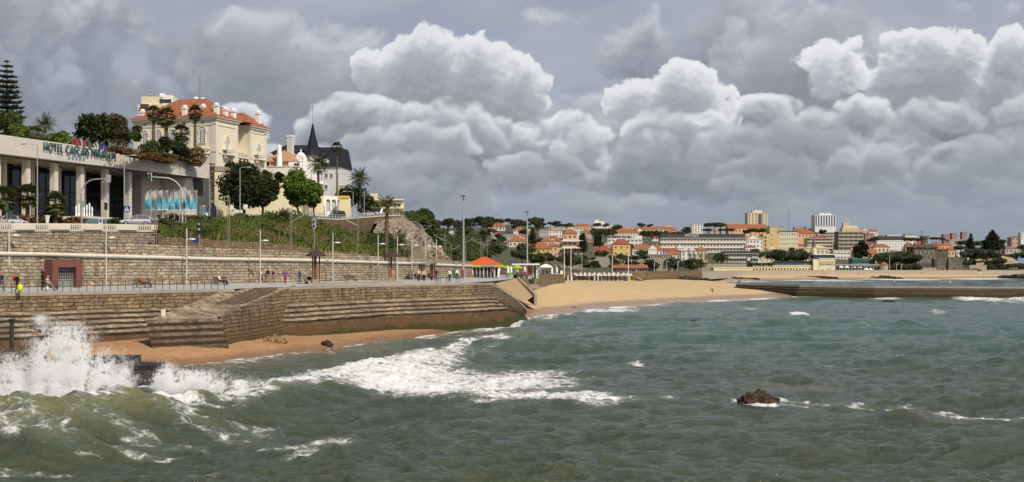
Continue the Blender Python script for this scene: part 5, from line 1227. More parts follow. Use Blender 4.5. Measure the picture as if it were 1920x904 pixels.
for y, z in ((17.5, 5.5), (17.5, .6)): window(villa, .33, y, z, 1.4, 2.9, rz=PI/2, kind='arch', glass=M_GLASSB)
window(villa, -3.17, 11.4, 5.7, 1.2, 2.3, rz=PI/2, kind='arch')
for (x0, x1, y0, y1) in ((-5.1, -1.5, -1.3, -.06), (.06, 1.3, 2.4, 6.4), (.36, 1.5, 15.5, 19.4), (-3.2, 0, 9.2, 13.8)):
 mb = MB(); mb.box0(x0, x1, y0, y1, 5.15, 5.4, M_VT); xm, ym = (x0+x1)/2, (y0+y1)/2
 mb.box0(x0+.02, x1-.02, y0+.02, y1-.02, 6.25, 6.4, M_VT)
 for k in range(7):
  t = (k+.5)/7
  for q in ([(lerp(x0, x1, t), y0+.1)] if x1-x0 > y1-y0 and y0 < 0 else [(x1-.1, lerp(y0, y1, t))]): mb.lathe([(.14, 5.4), (.08, 5.6), (.15, 5.9), (.1, 6.25)], 6, (q[0], q[1], 0), M_VT)
 for s_ in (0, 1): mb.box(((x0+x1)/2 if y0 >= 0 else lerp(x0+.5, x1-.5, s_), (y0+y1)/2 if y0 < 0 else lerp(y0+.5, y1-.5, s_), 4.85), (.5, .6, .6), 0, M_VT)
 part(mb, 'balcony', villa)
mb = MB()
for y in (9.8, 11.5, 13.2): mb.lathe([(.28, 0), (.22, .4), (.2, 4.2), (.32, 4.9)], 8, (-.4, y, 0), M_VT)
part(mb, 'loggia', villa)
mb = MB(); mb.add([(-2.9, 9.1, 5.1), (-2.9, 13.8, 5.1), (.9, 13.8, 4.4), (.9, 9.1, 4.4)], [(0, 1, 2, 3), (3, 2, 1, 0)], M_WHITE); part(mb, 'awning', villa)
mb = MB(); mb.tube([(-9, 8, EV+5), (-9, 8, EV+10.5)], .04, 5, M_DARKM); part(mb, 'antenna', villa)
bp = P(262, 260, 330); bl = thing('apartment_block', 'cream rooftop block with masts rising behind the orange villa roof', 'building', (bp.x, bp.y, 30), .05)
zt = lambda py: PZ(py, 330)-30; pw = lambda px: PX(px, 330)-bp.x
mb = MB(); mb.box0(pw(258), pw(322), 0, 10, 0, zt(196), M_CREAM); mb.box0(pw(263), pw(303), 1, 8, zt(196), zt(180), M_CREAM); mb.box0(pw(297), pw(322), 1, 8, zt(196), zt(177), M_WHITE); mb.box0(pw(296), pw(304), 2, 5, zt(180), zt(173), M_WHITE); part(mb, 'wall', bl)
mb = MB(); mb.box0(pw(297), pw(319), .9, 1.2, zt(192), zt(185), M_GLASS); part(mb, 'window_band', bl)
mb = MB(); mb.box0(pw(265), pw(279), -1.2, -.01, zt(203), zt(196), plain('brown balcony', (.09, .05, .035), .7, .2, 1)); part(mb, 'balcony', bl)
mb = MB()
for px, py in ((275, 168), (282, 172), (318, 166), (326, 178), (331, 182), (360, 184), (365, 186)): mb.tube([(pw(px), 4, zt(200)), (pw(px), 4, zt(py))], .07, 4, M_DARKM); mb.box((pw(px)+.2, 4, zt(py)-.7), (.7, .3, .5), 0, M_METAL)
part(mb, 'antenna', bl)
M_YW = plain('yellow painted wall', (.72, .66, .42), .85, .1, .35, streak=.35)
pts = [P(400, 413, 246), P(455, 412, 258), P(510, 410, 273), P(560, 409, 288), P(606, 407, 301)]
tops = [27.1, 27.5, 27.7, 27.4, 27.0]; root = thing('terrace_wall', 'tall pale yellow retaining wall below the cream villa and white house', 'retaining wall', tuple(pts[0])); off = -pts[0]
mb = MB()
ln = resample([(p.x, p.y, 0) for p in pts], 3); z1 = lambda i: interp(ln[i].y, [p.y for p in pts], tops); z0 = lambda i: interp(ln[i].y, [p.y for p in pts], [p.z for p in pts])
sweep(mb, ln, lambda i: [(-3, z1(i)-.1), (0, z1(i)-.1), (.35, z0(i)-1)], M_YW); mb.build('wall_face', None, root, off)
mb = MB(); sweep(mb, ln, lambda i: [(-.4, z1(i)-.08), (-.4, z1(i)+.9), (.14, z1(i)+.9), (.14, z1(i)-.08)], plain('old stone parapet', (.33, .27, .19), .9, .25, 1, streak=.4)); mb.build('parapet', None, root, off)
mb = MB(); p = pts[0]+off; mb.box((p.x-.6, p.y-.5, 5), (1.6, 1.4, 12.5), .5, M_RUB); mb.build('end_pier', None, root)
mb = MB()
for k in range(46):
 q = pts[0].lerp(pts[4], .05+k*.0202); mb.tube([(q.x+2, q.y-3, q.z-.5), (q.x+2, q.y-3, q.z+1.0)], .035, 4, M_METAL)
a, b = pts[0].lerp(pts[4], .05), pts[0].lerp(pts[4], .97)
for zz in (.95, .5): mb.tube([(a.x+2, a.y-3, a.z+zz), (b.x+2, b.y-3, b.z+zz)], .03, 4, M_METAL)
o = mb.build('street_railing'); tag(o, 'thin grey pedestrian railing at the foot of the yellow wall', 'railing')
Yw = 296; O = P(523, 330, Yw); wh = thing('white_house', 'white house with a faded pink tiled roof, dome and conical chimney', 'house', (O.x, O.y, 25), math.radians(-14)); fx = lambda px, y=Yw: PX(px, y)-O.x; fz = lambda py, y=Yw: PZ(py, y)-25
M_WH = plain('white render', (.78, .77, .74), .8, .07, .6, streak=.18); M_ORW = cladding('orange tile hanging', (.46, .2, .09), .5, .3, .2, .6)
mb = MB(); mb.box0(fx(489), fx(558), 0, 9, 0, fz(303), M_WH); part(mb, 'wall', wh)
mb = MB(); mb.box0(fx(506), fx(556), -.14, -.01, fz(314), fz(304.5), M_ORW); part(mb, 'tile_band', wh)
mb = MB(); mb.hip(fx(489), fx(557), 0, 9, fz(303), fz(277)-fz(303), M_TILE2, .5, 4.6); part(mb, 'roof', wh)
mb = MB(); mb.lathe([(.72, 0), (.66, 2), (.5, fz(276)-fz(314)), (.3, fz(273)-fz(314)), (.05, fz(272)-fz(314))], 10, (fx(527), -.9, fz(314)), M_WH); part(mb, 'conical_chimney', wh)
mb = MB(); mb.box0(fx(528.5), fx(539), 3, 4.2, fz(300), fz(254.5), plain('grey chimney stucco', (.55, .54, .5), .8, .1, 1)); mb.box0(fx(527.5), fx(540), 2.9, 4.3, fz(254.5), fz(251.5), M_WH); part(mb, 'tall_chimney', wh)
mb = MB(); mb.box0(fx(546), fx(579), -1, 7, 0, fz(305), M_WH); mb.lathe([(fx(571)-fx(559), 0), ((fx(571)-fx(559))*.95, 1.0), ((fx(571)-fx(559))*.72, 1.9), ((fx(571)-fx(559))*.35, 2.45), (.12, 2.6), (.22, 2.8), (.05, 3.4)], 14, (fx(559), 2.4, fz(305)), M_WH); part(mb, 'domed_bay', wh)
mb = MB()
for px, py in ((571, 289), (577, 292), (572, 300)): mb.lathe([(.42, fz(325)), (.42, fz(py+5)), (.55, fz(py+4.4)), (.3, fz(py+2)), (.05, fz(py))], 8, (fx(px), -1.2, 0), M_WH)
part(mb, 'pinnacle', wh)
mb = MB(); mb.box0(fx(488), fx(575), -5.5, -.15, 0, fz(317), M_WH); mb.box0(fx(487), fx(576), -5.6, 0, fz(317), fz(315), M_VT); part(mb, 'terrace', wh)
for px, w_ in ((494, 1.2), (500, .8)): window(wh, fx(px), -.04, fz(312), w_, 1.2, kind='sq', frame=plain('dark shutters', (.03, .07, .055), .6, .1, 1))
for px in (560, 566, 574): window(wh, fx(px), -1.04, fz(318), .62, 1.3, kind='sq', frame=plain('dark shutters', (.03, .07, .055), .6, .1, 1))
Ym = 340; O = P(600, 330, Ym); ma = thing('mansion', 'tall pale mansion with black slate roofs and a pointed blue-black spire', 'mansion', (O.x, O.y, 21), math.radians(-6)); fx = lambda px, y=Ym: PX(px, y)-O.x; fz = lambda py, y=Ym: PZ(py, y)-21
M_MW = plain('pale grey stucco', (.60, .60, .60), .85, .07, .6, streak=.25)
mb = MB(); mb.box0(fx(508), fx(636), 2, 15, 0, fz(312), M_MW); mb.box0(fx(603), fx(635), 0, 2, 0, fz(312), M_MW); part(mb, 'wall', ma)
mb = MB(); z0_, z1_ = fz(312), fz(275)
mb.add([(fx(600), -.6, z0_), (fx(638), -.6, z0_), (fx(638), 15, z0_), (fx(600), 15, z0_), (fx(601), 2.2, z1_), (fx(635), 2.2, z1_), (fx(635), 12, z1_), (fx(601), 12, z1_)], [(0,1,5,4),(1,2,6,5),(2,3,7,6),(3,0,4,7),(4,5,6,7),(0,3,2,1)], M_SLATE)
mb.add([(fx(503), 0, fz(286)), (fx(603), 0, fz(291)), (fx(603), 15, fz(291)), (fx(503), 15, fz(286)), (fx(519), 7, fz(267)), (fx(556), 7, fz(267)), (fx(566), 7, fz(273.5)), (fx(603), 7, fz(273.5))], [(0,1,7,6),(0,6,5,4),(1,2,7),(2,3,4,7),(3,0,4),(4,5,6,7)], M_SLATE)
mb.box0(fx(506), fx(603), 1.5, 1.99, fz(312), fz(286), M_SLATE)
roofM = part(mb, 'roof', ma)
mb = MB(); mb.lathe([(fx(606)-fx(587), fz(292)), ((fx(606)-fx(587))*.72, fz(283)), ((fx(606)-fx(587))*.45, fz(266)), ((fx(606)-fx(587))*.24, fz(250)), (.28, fz(236)), (.05, fz(231))], 8, (fx(587), -.5, 0), M_SLATE); part(mb, 'spire', roofM)
mb = MB(); mb.tube([(fx(587), -.5, fz(232)), (fx(587), -.5, fz(196))], .05, 5, M_DARKM); part(mb, 'lightning_rod', roofM)
mb = MB(); mb.lathe([(fx(603)-fx(587), 0), (fx(603)-fx(587), fz(292))], 8, (fx(587), -.5, 0), M_MW); part(mb, 'tower', ma)
mb = MB(); mb.box0(fx(610), fx(617), -1.3, 2, fz(307), fz(299), M_WHITE); mb.gable(fx(610), fx(617), -1.3, 2, fz(299), .8, M_SLATE, 'y', .1); d_ = part(mb, 'dormer', ma); window(d_, fx(613.5), -1.33, fz(306), .7, .9)
mb = MB(); mb.box0(fx(609), fx(613), 2.3, 3.4, fz(292), fz(282), M_WHITE); part(mb, 'chimney', roofM)
window(ma, fx(612), -.04, fz(335), 1.0, 1.5); window(ma, fx(612), -.04, fz(356), 1.0, 1.5); window(ma, fx(622), -.04, fz(335), .9, 1.5)
mb = MB()
for k in range(9): mb.box0(fx(630 if k % 2 else 631.5), fx(634.5), -.08, -.0, fz(314)-1.0*k-.9, fz(314)-1.0*k-.1, M_CREAM)
part(mb, 'quoins', ma)
Ya = 303; O = P(622, 406, Ya); ar = thing('arcade', 'white garden wall with three tall arched niches and a blue door by the road', 'arcade', tuple(O), math.radians(40)); fz = lambda py: PZ(py, Ya)-O.z
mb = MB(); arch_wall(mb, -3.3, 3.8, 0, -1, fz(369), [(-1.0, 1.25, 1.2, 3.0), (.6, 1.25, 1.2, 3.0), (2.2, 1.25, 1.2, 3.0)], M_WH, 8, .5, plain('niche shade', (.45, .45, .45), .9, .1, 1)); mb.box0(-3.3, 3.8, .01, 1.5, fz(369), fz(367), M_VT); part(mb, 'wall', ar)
mb = MB(); mb.box0(-2.8, -2.0, -.05, .05, 0, 2.4, plain('blue door', (.07, .2, .28), .6, .1, 2)); part(mb, 'door', ar)
mb = MB(); mb.box0(-3.7, -3.28, -.3, 1.5, -1, fz(350), M_WH); mb.box0(-3.9, -1.5, 1.5, 4, -1, fz(340), M_WH); part(mb, 'end_tower', ar)
Yy = 300; O = P(646, 408, Yy); yw = thing('garden_wall', 'bright yellow garden wall with a rounded end beside the white arcade', 'wall', tuple(O)); fz = lambda py: PZ(py, Yy)-O.z; fx = lambda px: PX(px, Yy)-O.x
mb = MB(); mb.box0(fx(636.5), fx(656), 0, 2, -1, fz(372), M_YW); part(mb, 'wall', yw); mb = MB(); mb.box0(fx(634), fx(654), -.2, 2.2, fz(372), fz(367), plain('ochre trim', (.62, .40, .06), .8, .1, 1)); part(mb, 'coping', yw)
Yl = 372; O = P(718, 406, Yl); lo = thing('low_building', 'low pale yellow two-storey building with balconies at the cliff top', 'building', (O.x, O.y, O.z), math.radians(6)); fz = lambda py: PZ(py, Yl)-O.z; fx = lambda px: PX(px, Yl)-O.x
M_LY = plain('pale yellow paint', (.70, .62, .40), .8, .07, .6, streak=.2)
mb = MB(); mb.box0(fx(680), fx(740), 1.5, 10, -1, fz(373), M_LY); mb.box0(fx(720), fx(757), 1.5, 10, -1, fz(380), M_LY); part(mb, 'wall', lo)
mb = MB(); mb.box0(fx(678), fx(757), -.4, 10.2, fz(375.5), fz(373), M_LY); mb.box0(fx(678), fx(758), -.4, 10.3, fz(391), fz(388.5), M_LY); part(mb, 'roof', lo)
mb = MB(); mb.box0(fx(695), fx(708), 4, 7, fz(373), fz(361.5), M_LY); part(mb, 'chimney', lo)
for px in (684, 692, 700, 708, 716, 724, 732, 740, 748): window(lo, fx(px), 1.47, fz(387), .8, 1.1); window(lo, fx(px), 1.47, fz(402), .8, 1.2)
mb = MB()
for k in range(20): x = lerp(fx(680), fx(756), k/19); mb.box0(x-.06, x+.06, -.3, -.2, fz(397), fz(391), M_LY)
mb.box0(fx(679), fx(757), -.35, -.15, fz(398.5), fz(397), M_LY); part(mb, 'balustrade', lo)
O = P(641, 360, 335); sb = thing('small_house', 'tiny cream house peeping out right of the black-roofed mansion', 'house', tuple(O)); mb = MB(); mb.box0(-1, 1.1, 0, 4, -4, S(12, 335), M_CREAM); mb.box0(-1.2, 1.3, -.2, 4.2, S(12, 335), S(14, 335), M_WH); part(mb, 'wall', sb); window(sb, 0, -.04, .3, 1.1, .9)
def stucco(key, c): return plain('town '+key, c, .85, .09, .12, streak=.15)
TC = {'cream': (.62, .55, .40), 'white': (.70, .69, .66), 'yellow': (.62, .44, .12), 'pale': (.58, .52, .42), 'grey': (.40, .39, .37), 'pink': (.50, .34, .27), 'apricot': (.62, .40, .22), 'sand': (.50, .41, .29), 'brown': (.30, .24, .18), 'rose': (.36, .20, .18), 'teal': (.06, .2, .2), 'blue': (.2, .32, .45), 'lemon': (.68, .6, .36)}
ROOFS = {'o': M_TILE, 'w': M_TILE2, 'r': M_TILE3, 's': plain('dark town roof', (.028, .03, .038), .7, .25, .3), 'g': plain('grey flat roof', (.33, .32, .31), .85, .15, .3), 't': plain('teal roof', (.05, .17, .17), .7, .2, .3)}
M_WFR = plain('window surround', (.60, .57, .50), .8, .1, .5)
def town(name, label, px0, px1, yt, yb, wall, roof='o', rtype='hip', rh=None, rows=2, cols=4, dep=None, Y=None, rz=0.0, win='sq', ww=.42, wh=.52, base=0.0, bands=0, chim=0, frame=None, side=True, glass=None, sink=9.0, group=None):
 """block whose front spans the picture columns px0-px1 and rows yt (eaves) - yb (ground)"""
 Y = Y or ydepth((px0+px1)/2, yb); s = Y/F; w_ = (px1-px0)*s; h = (yb-yt)*s; dep = dep or min(16, max(8, w_*.6)); O = P((px0+px1)/2, yb, Y)
 root = thing(name, label, 'building', (O.x, O.y, O.z), rz, group); M = stucco(wall, TC[wall])
 mb = MB(); mb.box0(-w_/2, w_/2, 0, dep, -sink, h, M); part(mb, 'wall', root)
 rm = ROOFS[roof]; rh = (rh*s) if rh else min(w_, dep)*.26; mb = MB()
 if rtype == 'hip': mb.hip(-w_/2, w_/2, 0, dep, h, rh, rm, .5)
 elif rtype == 'gable': mb.gable(-w_/2, w_/2, 0, dep, h, rh, rm, 'x', .4, M)
 elif rtype == 'front': mb.gable(-w_/2, w_/2, 0, dep, h, rh, rm, 'y', .4, M)
 elif rtype == 'mansard': mb.prism([(-w_/2-.3, -.3), (w_/2+.3, -.3), (w_/2+.3, dep), (-w_/2-.3, dep)], h, h+.3, rm); mb.add([(-w_/2, 0, h+.3), (w_/2, 0, h+.3), (w_/2, dep, h+.3), (-w_/2, dep, h+.3), (-w_/2+1, 1.2, h+rh), (w_/2-1, 1.2, h+rh), (w_/2-1, dep-1, h+rh), (-w_/2+1, dep-1, h+rh)], [(0,1,5,4),(1,2,6,5),(2,3,7,6),(3,0,4,7),(4,5,6,7)], rm)
 else: mb.box0(-w_/2-.25, w_/2+.25, -.25, dep+.25, h, h+.55, rm if rtype == 'slab' else M)
 rf = part(mb, 'roof', root)
 for k in range(chim):
  mb = MB(); mb.box0(-.5, .5, -.5, .5, 0, 2.4, M_WHITE); mb.box0(-.65, .65, -.65, .65, 2.0, 2.25, M_WHITE); o = mb.build('chimney', None, rf); o.location = (w_*(-.3+.6*(k/max(1, chim-1)) if chim > 1 else .2), dep*.4, h+rh*.3)
 fr = frame or M_WFR
 if rows and cols:
  H = h-base*s; cw, rw = w_/cols, H/rows
  for r in range(rows):
   for c in range(cols): window(root, -w_/2+(c+.5)*cw, -.06, base*s+(r+.26)*rw, cw*ww, rw*wh, kind=win, frame=fr, glass=glass)
  if side and rz:
   n = max(1, int(dep/4.5))
   for r in range(rows):
    for c in range(n): window(root, (w_/2+.06) if rz < 0 else (-w_/2-.06), (c+.5)*dep/n, base*s+(r+.26)*rw, dep/n*.4, rw*wh, rz=PI/2 if rz < 0 else -PI/2, kind=win, frame=fr, glass=glass)
 for k in range(bands):
  z = base*s+(h-base*s)*(k+1)/(bands+.0)-.12*(k+1 == bands); mb = MB(); mb.box0(-w_/2-.1, w_/2+.1, -1.1, -.07, z-.3-(h-base*s)/bands*.33*0, z, fr); part(mb, 'balcony', root)
 return root, w_, h, dep, s
def add_box(root, name, s, px0, px1, y0, y1, z0, z1, mat): mb = MB(); mb.box0(px0*s, px1*s, y0, y1, z0*s, z1*s, mat); return part(mb, name, root)
T = town
T('town_house', 'orange hip-roofed house alone among the pines on the left ridge', 923, 947, 426, 433, 'white', 'o', rh=9, rows=1, cols=4)
T('town_house', 'white house with orange roof below the left ridge, right of the tree-hidden house', 963, 984, 431, 441, 'white', 'o', rh=6, rows=2, cols=3)
T('town_house', 'small beige house with orange roof near the left edge of the town', 912, 923, 430, 440, 'pale', 'o', rh=5, rows=2, cols=2)
T('town_house', 'long low grey house under the left pine ridge', 924, 962, 441, 454, 'grey', 'g', 'flat', rows=2, cols=7)
T('town_house', 'small white house left of the floodlight mast, under the trees', 836, 850, 434, 442, 'white', 'g', 'flat', rows=1, cols=3)
T('town_house', 'low beige flat-roofed house left of the floodlight mast', 856, 884, 432, 437, 'pale', 'g', 'slab', rows=1, cols=5)
T('town_house', 'beige house with a broad orange roof behind the floodlight mast', 954, 985, 452, 464, 'pale', 'o', rh=9, rows=1, cols=4, chim=1)
T('town_house', 'yellow walled house with a wide orange roof left of the big apricot villa', 990, 1032, 466, 481, 'yellow', 'o', rh=12, rows=2, cols=5)
T('town_house', 'apricot side house stepping down beside the yellow walled house', 1030, 1046, 462, 482, 'apricot', 'o', rh=7, rows=2, cols=2)
r, w_, h, d, s = T('grand_house', 'big apricot terraced house with white balconies and an orange roof', 1056, 1082, 438, 477, 'apricot', 'o', rh=9, rows=3, cols=3, base=0, ww=.55)
for z in (8, 21): add_box(r, 'balcony', s, -16, 24, -2.2, -.1, z+3, z+5.5, M_WHITE)
add_box(r, 'wing', s, -28, -13.1, 1, 9, -8, 25, stucco('apricot', TC['apricot'])); mb = MB(); mb.hip(-28*s, -13*s, 1, 9, 25*s, 7*s, M_TILE, .4); part(mb, 'wing_roof', r)
add_box(r, 'wing', s, 13.1, 22, 2, 9, -8, 14, stucco('pale', TC['pale']))
for px in (-24, -18): window(r, px*s, .94, 14*s, 4*s, 6*s); window(r, px*s, .94, 3*s, 4*s, 6*s)
T('town_house', 'orange roofed house stepped left of the big apricot house', 1015, 1034, 452, 464, 'apricot', 'o', rh=8, rows=1, cols=3)
T('town_house', 'white classical house with a flat pediment on the ridge', 1029, 1054, 432, 446, 'white', 'w', rh=4, rows=2, cols=4)
T('town_house', 'grey-white house left of the white classical house', 1011, 1029, 432, 447, 'grey', 'g', 'flat', rows=2, cols=4)
T('town_house', 'narrow white gabled house behind the orange roofs', 1080, 1089, 434, 445, 'white', 'w', 'front', rh=4, rows=2, cols=2)
T('town_house', 'white-grey house with orange roof right of the big apricot house', 1089, 1110, 437, 448, 'grey', 'o', rh=7, rows=2, cols=4)
T('town_house', 'orange roof terrace house at the skyline, left of the white modern block', 1074, 1112, 424, 432, 'sand', 'o', rh=5, rows=1, cols=6)
T('town_house', 'small orange roof among the pines on the skyline', 1054, 1072, 423, 428, 'sand', 'o', rh=4, rows=1, cols=3)
r, w_, h, d, s = T('modern_block', 'white stepped modern block with a thin mast on the ridge', 1113, 1145, 421, 432, 'white', 'g', 'flat', rows=2, cols=6, ww=.7)
add_box(r, 'upper_floor', s, -15, 4, 1, 8, 11.5, 17, stucco('white', TC['white'])); add_box(r, 'upper_floor', s, -13, -6, 2, 6, 17.05, 20, stucco('white', TC['white'])); mb = MB(); mb.tube([(-8*s, 3, 17*s), (-8*s, 3, 28*s)], .15, 4, M_METAL); part(mb, 'mast', r)
T('town_house', 'pink house with red-brown roofs right of the white modern block', 1146, 1172, 427, 434, 'pink', 'w', rh=5, rows=1, cols=5)
T('town_house', 'long cream house with an orange roof along the skyline', 1199, 1256, 430, 436, 'cream', 'o', rh=6, rows=1, cols=9)
r, w_, h, d, s = T('palace', 'ornate cream palace with an orange roof and a round domed end tower', 1150, 1197, 436, 448, 'cream', 'o', rh=8, rows=2, cols=9, win='sq')
mb = MB(); mb.lathe([(5*s, -10*s), (5*s, 13*s), (5.4*s, 13.2*s), (4.6*s, 15.5*s), (2.5*s, 17.5*s), (.2*s, 18.5*s)], 12, (26*s, 3, 0), stucco('cream', TC['cream'])); part(mb, 'tower', r)
r, w_, h, d, s = T('white_building', 'white building with blue glass fronts and solar panels on its roof', 1139, 1204, 448, 462, 'white', 'g', 'flat', rows=2, cols=9, glass=M_GLASSB, ww=.75)
for k in range(4): mb = MB(); x = (-22+k*9)*s; mb.add([(x, .5, h+.4), (x+7*s, .5, h+.4), (x+6*s, 5, h+6*s), (x-1*s, 5, h+6*s)], [(0, 1, 2, 3)], M_GLASSB); part(mb, 'solar_panel', r)
mb = MB(); mb.gable(16*s, 33*s, .2, 9, h+.4, 6*s, stucco('white', TC['white']), 'y', .1); part(mb, 'gable', r)
r, w_, h, d, s = T('yellow_house', 'bright yellow house with a dark red hipped roof and white windows', 1149, 1182, 458, 482, 'yellow', 'r', rh=10, rows=2, cols=3, frame=M_WHITE, ww=.4)
T('yellow_house', 'lower red-roofed wing with cream chimneys left of the bright yellow house', 1110, 1150, 474, 483, 'brown', 'r', rh=14, rows=1, cols=6, chim=2)
r, w_, h, d, s = T('town_villa', 'white villa with several orange gables right of the bright yellow house', 1186, 1228, 467, 480, 'white', 'o', rh=9, rows=1, cols=5)
mb = MB(); mb.gable(8*s, 24*s, -2, 8, 12*s, 9*s, M_TILE, 'y', .3, stucco('white', TC['white'])); mb.box0(8*s, 24*s, -1.9, -.1, -8, 12*s, stucco('white', TC['white'])); part(mb, 'gable', r)
T('town_villa', 'orange tiled pointed roof right of the white villa', 1222, 1243, 470, 480, 'white', 'o', rh=14, rows=1, cols=3)
T('town_house', 'low red roof in front of the long cream hotel', 1245, 1276, 471, 480, 'pale', 'r', rh=6, rows=1, cols=4)
T('town_house', 'orange roofed low house left of the white arched-gable house', 1248, 1275, 477, 486, 'pale', 'o', rh=7, rows=1, cols=4)
r, w_, h, d, s = T('colonnade', 'long open colonnade with dark bays on the stone terrace', 1213, 1261, 478, 486, 'pale', 'g', 'slab', rows=1, cols=14, win='plain', ww=.6, wh=.8)
r, w_, h, d, s = T('grand_hotel', 'very long cream hotel with a dark roof, white letters and two balcony bands', 1238, 1399, 446, 474, 'pale', 's', 'mansard', rh=7.5, rows=3, cols=26, dep=14, bands=3, ww=.5, frame=M_WHITE)
me = text_mesh('HOTEL PALACIO', 2.6, 26*s, .2, M_WHITE, .02); place(me, 'lettering', r, ((1284-1318.5)*s, -.25, h+2.2*s))
r, w_, h, d, s = T('arched_house', 'white house with a curved gable and dark round-headed windows', 1277, 1306, 470, 492, 'white', 'w', rh=3, rows=2, cols=3, win='arch', ww=.42, wh=.6)
mb = MB(); pts = [(-14*s, h), (-11*s, h+2*s), (-5*s, h+7*s), (0, h+9*s), (5*s, h+7*s), (11*s, h+2*s), (14*s, h)]; mb.add([(x, -.12, z) for x, z in pts]+[(x, 1.5, z) for x, z in pts], [tuple(range(7))]+[(k+1, k, k+7, k+8) for k in range(6)], stucco('white', TC['white'])); part(mb, 'gable', r); window(r, 0, -.18, h+1*s, 4*s, 4*s, kind='arch')
T('town_house', 'beige house with an orange roof right of the white arched-gable house', 1306, 1326, 470, 492, 'cream', 'o', rh=8, rows=2, cols=3)
T('town_house', 'dark red roof rising left of the white arched-gable house', 1268, 1280, 466, 478, 'white', 'r', 'front', rh=8, rows=1, cols=2)
T('town_house', 'pink low house below the round ridge pine', 1330, 1360, 431, 437, 'pink', 'w', rh=3, rows=1, cols=6)
T('town_block', 'white flats with rose stripes left of the round ridge pine', 1297, 1318, 421, 437, 'white', 'g', 'flat', rows=4, cols=4, frame=stucco('rose', TC['rose']))
r, w_, h, d, s = T('tower_block', 'tall cream tower block with dark balconies, alone on the skyline', 1402, 1440, 400, 426, 'cream', 'g', 'flat', rows=9, cols=6, dep=20, ww=.45, wh=.6, Y=1640, sink=30)
add_box(r, 'upper_floor', s, -9, 9, 4, 14, 26.5, 32, stucco('cream', TC['cream'])); mb = MB(); [mb.tube([(x*s, 8, 30*s), (x*s, 8, 37*s)], .2, 4, M_DARKM) for x in (-4, 3)]; part(mb, 'antenna', r)
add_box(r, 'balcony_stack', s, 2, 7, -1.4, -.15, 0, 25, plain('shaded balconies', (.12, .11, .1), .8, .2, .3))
r, w_, h, d, s = T('tower_block', 'white and blue striped tower block on the skyline', 1528, 1567, 404, 432, 'white', 'g', 'flat', rows=1, cols=8, dep=20, win='plain', ww=.5, wh=.72, base=0, Y=1620, sink=30, glass=plain('blue grey stripes', (.09, .12, .19), .5, .2, .3))
add_box(r, 'upper_floor', s, -10, 13, 4, 14, 28.5, 31, stucco('white', TC['white'])); mb = MB(); [mb.box0((x-1)*s, (x+1)*s, 5, 8, 31*s, 33.5*s, M_WHITE) for x in (-7, -2, 4, 9)]; part(mb, 'chimney', r)
M_CAT0 = plain('mast steel', (.3, .28, .27), .6, .2, 1); root = thing('radio_mast', 'thin lattice radio mast between the two tower blocks', 'mast', tuple(P(1479, 432, 1500))); mb = MB(); s = 1500/F; hh = 42*s
for (x, y) in ((-.9, -.5), (.9, -.5), (0, 1)): mb.tube([(x, y, -8), (x*.2, y*.2, hh)], .1, 4, M_CAT0)
for k in range(12): q = 1-k/12*.7; z = hh*k/12; mb.tube([(-.9*q, -.5*q, z), (.9*q, -.5*q, z+hh/24), (0, q, z+hh/12), (-.9*q, -.5*q, z+hh/12)], .07, 3, M_CAT0)
part(mb, 'lattice', root)
T('terrace_row', 'long bright orange roof across the middle of the skyline', 1366, 1438, 428, 438, 'apricot', 'o', 'gable', rh=8, rows=1, cols=12, Y=1380, rz=.05)
T('terrace_row', 'second orange roof right of the radio mast', 1483, 1529, 438, 446, 'apricot', 'o', rh=10, rows=1, cols=7, Y=1300)
T('town_house', 'white and grey flat houses on the skyline left of the cream tower', 1352, 1380, 421, 428, 'grey', 'w', rh=2, rows=1, cols=5, Y=1640)
T('town_house', 'grey flats right of the cream tower on the skyline', 1442, 1470, 424, 434, 'grey', 'g', 'flat', rows=2, cols=6, Y=1600)
T('town_house', 'low grey flats between the radio mast and the striped tower', 1490, 1512, 426, 436, 'grey', 'g', 'flat', rows=2, cols=5, Y=1640)
r, w_, h, d, s = T('yellow_hotel', 'yellow hotel with rows of small windows on its cream right face', 1461, 1497, 435, 470, 'cream', 's', 'slab', rows=4, cols=8, dep=16, ww=.4, wh=.48, frame=M_WHITE)
for (a, b, zt_) in ((-48.5, -36, 31), (-36.05, -22, 43), (-22.05, -18.05, 32)): add_box(r, 'wing', s, a, b, -.8, 14, -9, zt_, stucco('yellow ochre', (.60, .45, .2)))
for k in range(4): window(r, -44*s, -.86, (2+7*k)*s, 3*s, 4.2*s, frame=stucco('rose', TC['rose'])); window(r, -32*s, -.86, (3+8*k)*s, 2.4*s, 4*s)
T('town_house', 'white gabled houses with red roofs left of the yellow hotel', 1400, 1424, 449, 474, 'white', 'o', 'front', rh=8, rows=3, cols=4)
T('town_house', 'narrow white house touching the yellow hotel on its left', 1421, 1430, 446, 472, 'white', 'w', rh=3, rows=4, cols=2)
T('town_house', 'white low house with a red roof in front of the gabled houses', 1398, 1417, 463, 476, 'white', 'o', rh=4, rows=1, cols=3)
r, w_, h, d, s = T('arcade_building', 'long low building with a dark roof and shaded balconies behind the bathhouse', 1356, 1422, 475, 493, 'grey', 's', 'mansard', rh=4, rows=2, cols=13, ww=.72, bands=2)
root = thing('billboard', 'dark billboard with a pale poster by the low dark-roofed building', 'billboard', tuple(P(1404, 494, 745))); s = 745/F; mb = MB(); mb.box0(-4.5*s, 4.5*s, 0, .4, 1.5*s, 13.5*s, M_DARKM); part(mb, 'frame', root); mb = MB(); mb.box0(-3.2*s, 3.2*s, -.08, -.01, 5*s, 12*s, plain('pale poster', (.42, .45, .48), .7, .3, .8)); part(mb, 'poster', root); mb = MB(); [mb.box0((x-.4)*s, (x+.4)*s, .05, .3, -2*s, 1.5*s, M_DARKM) for x in (-3, 3)]; part(mb, 'leg', root)
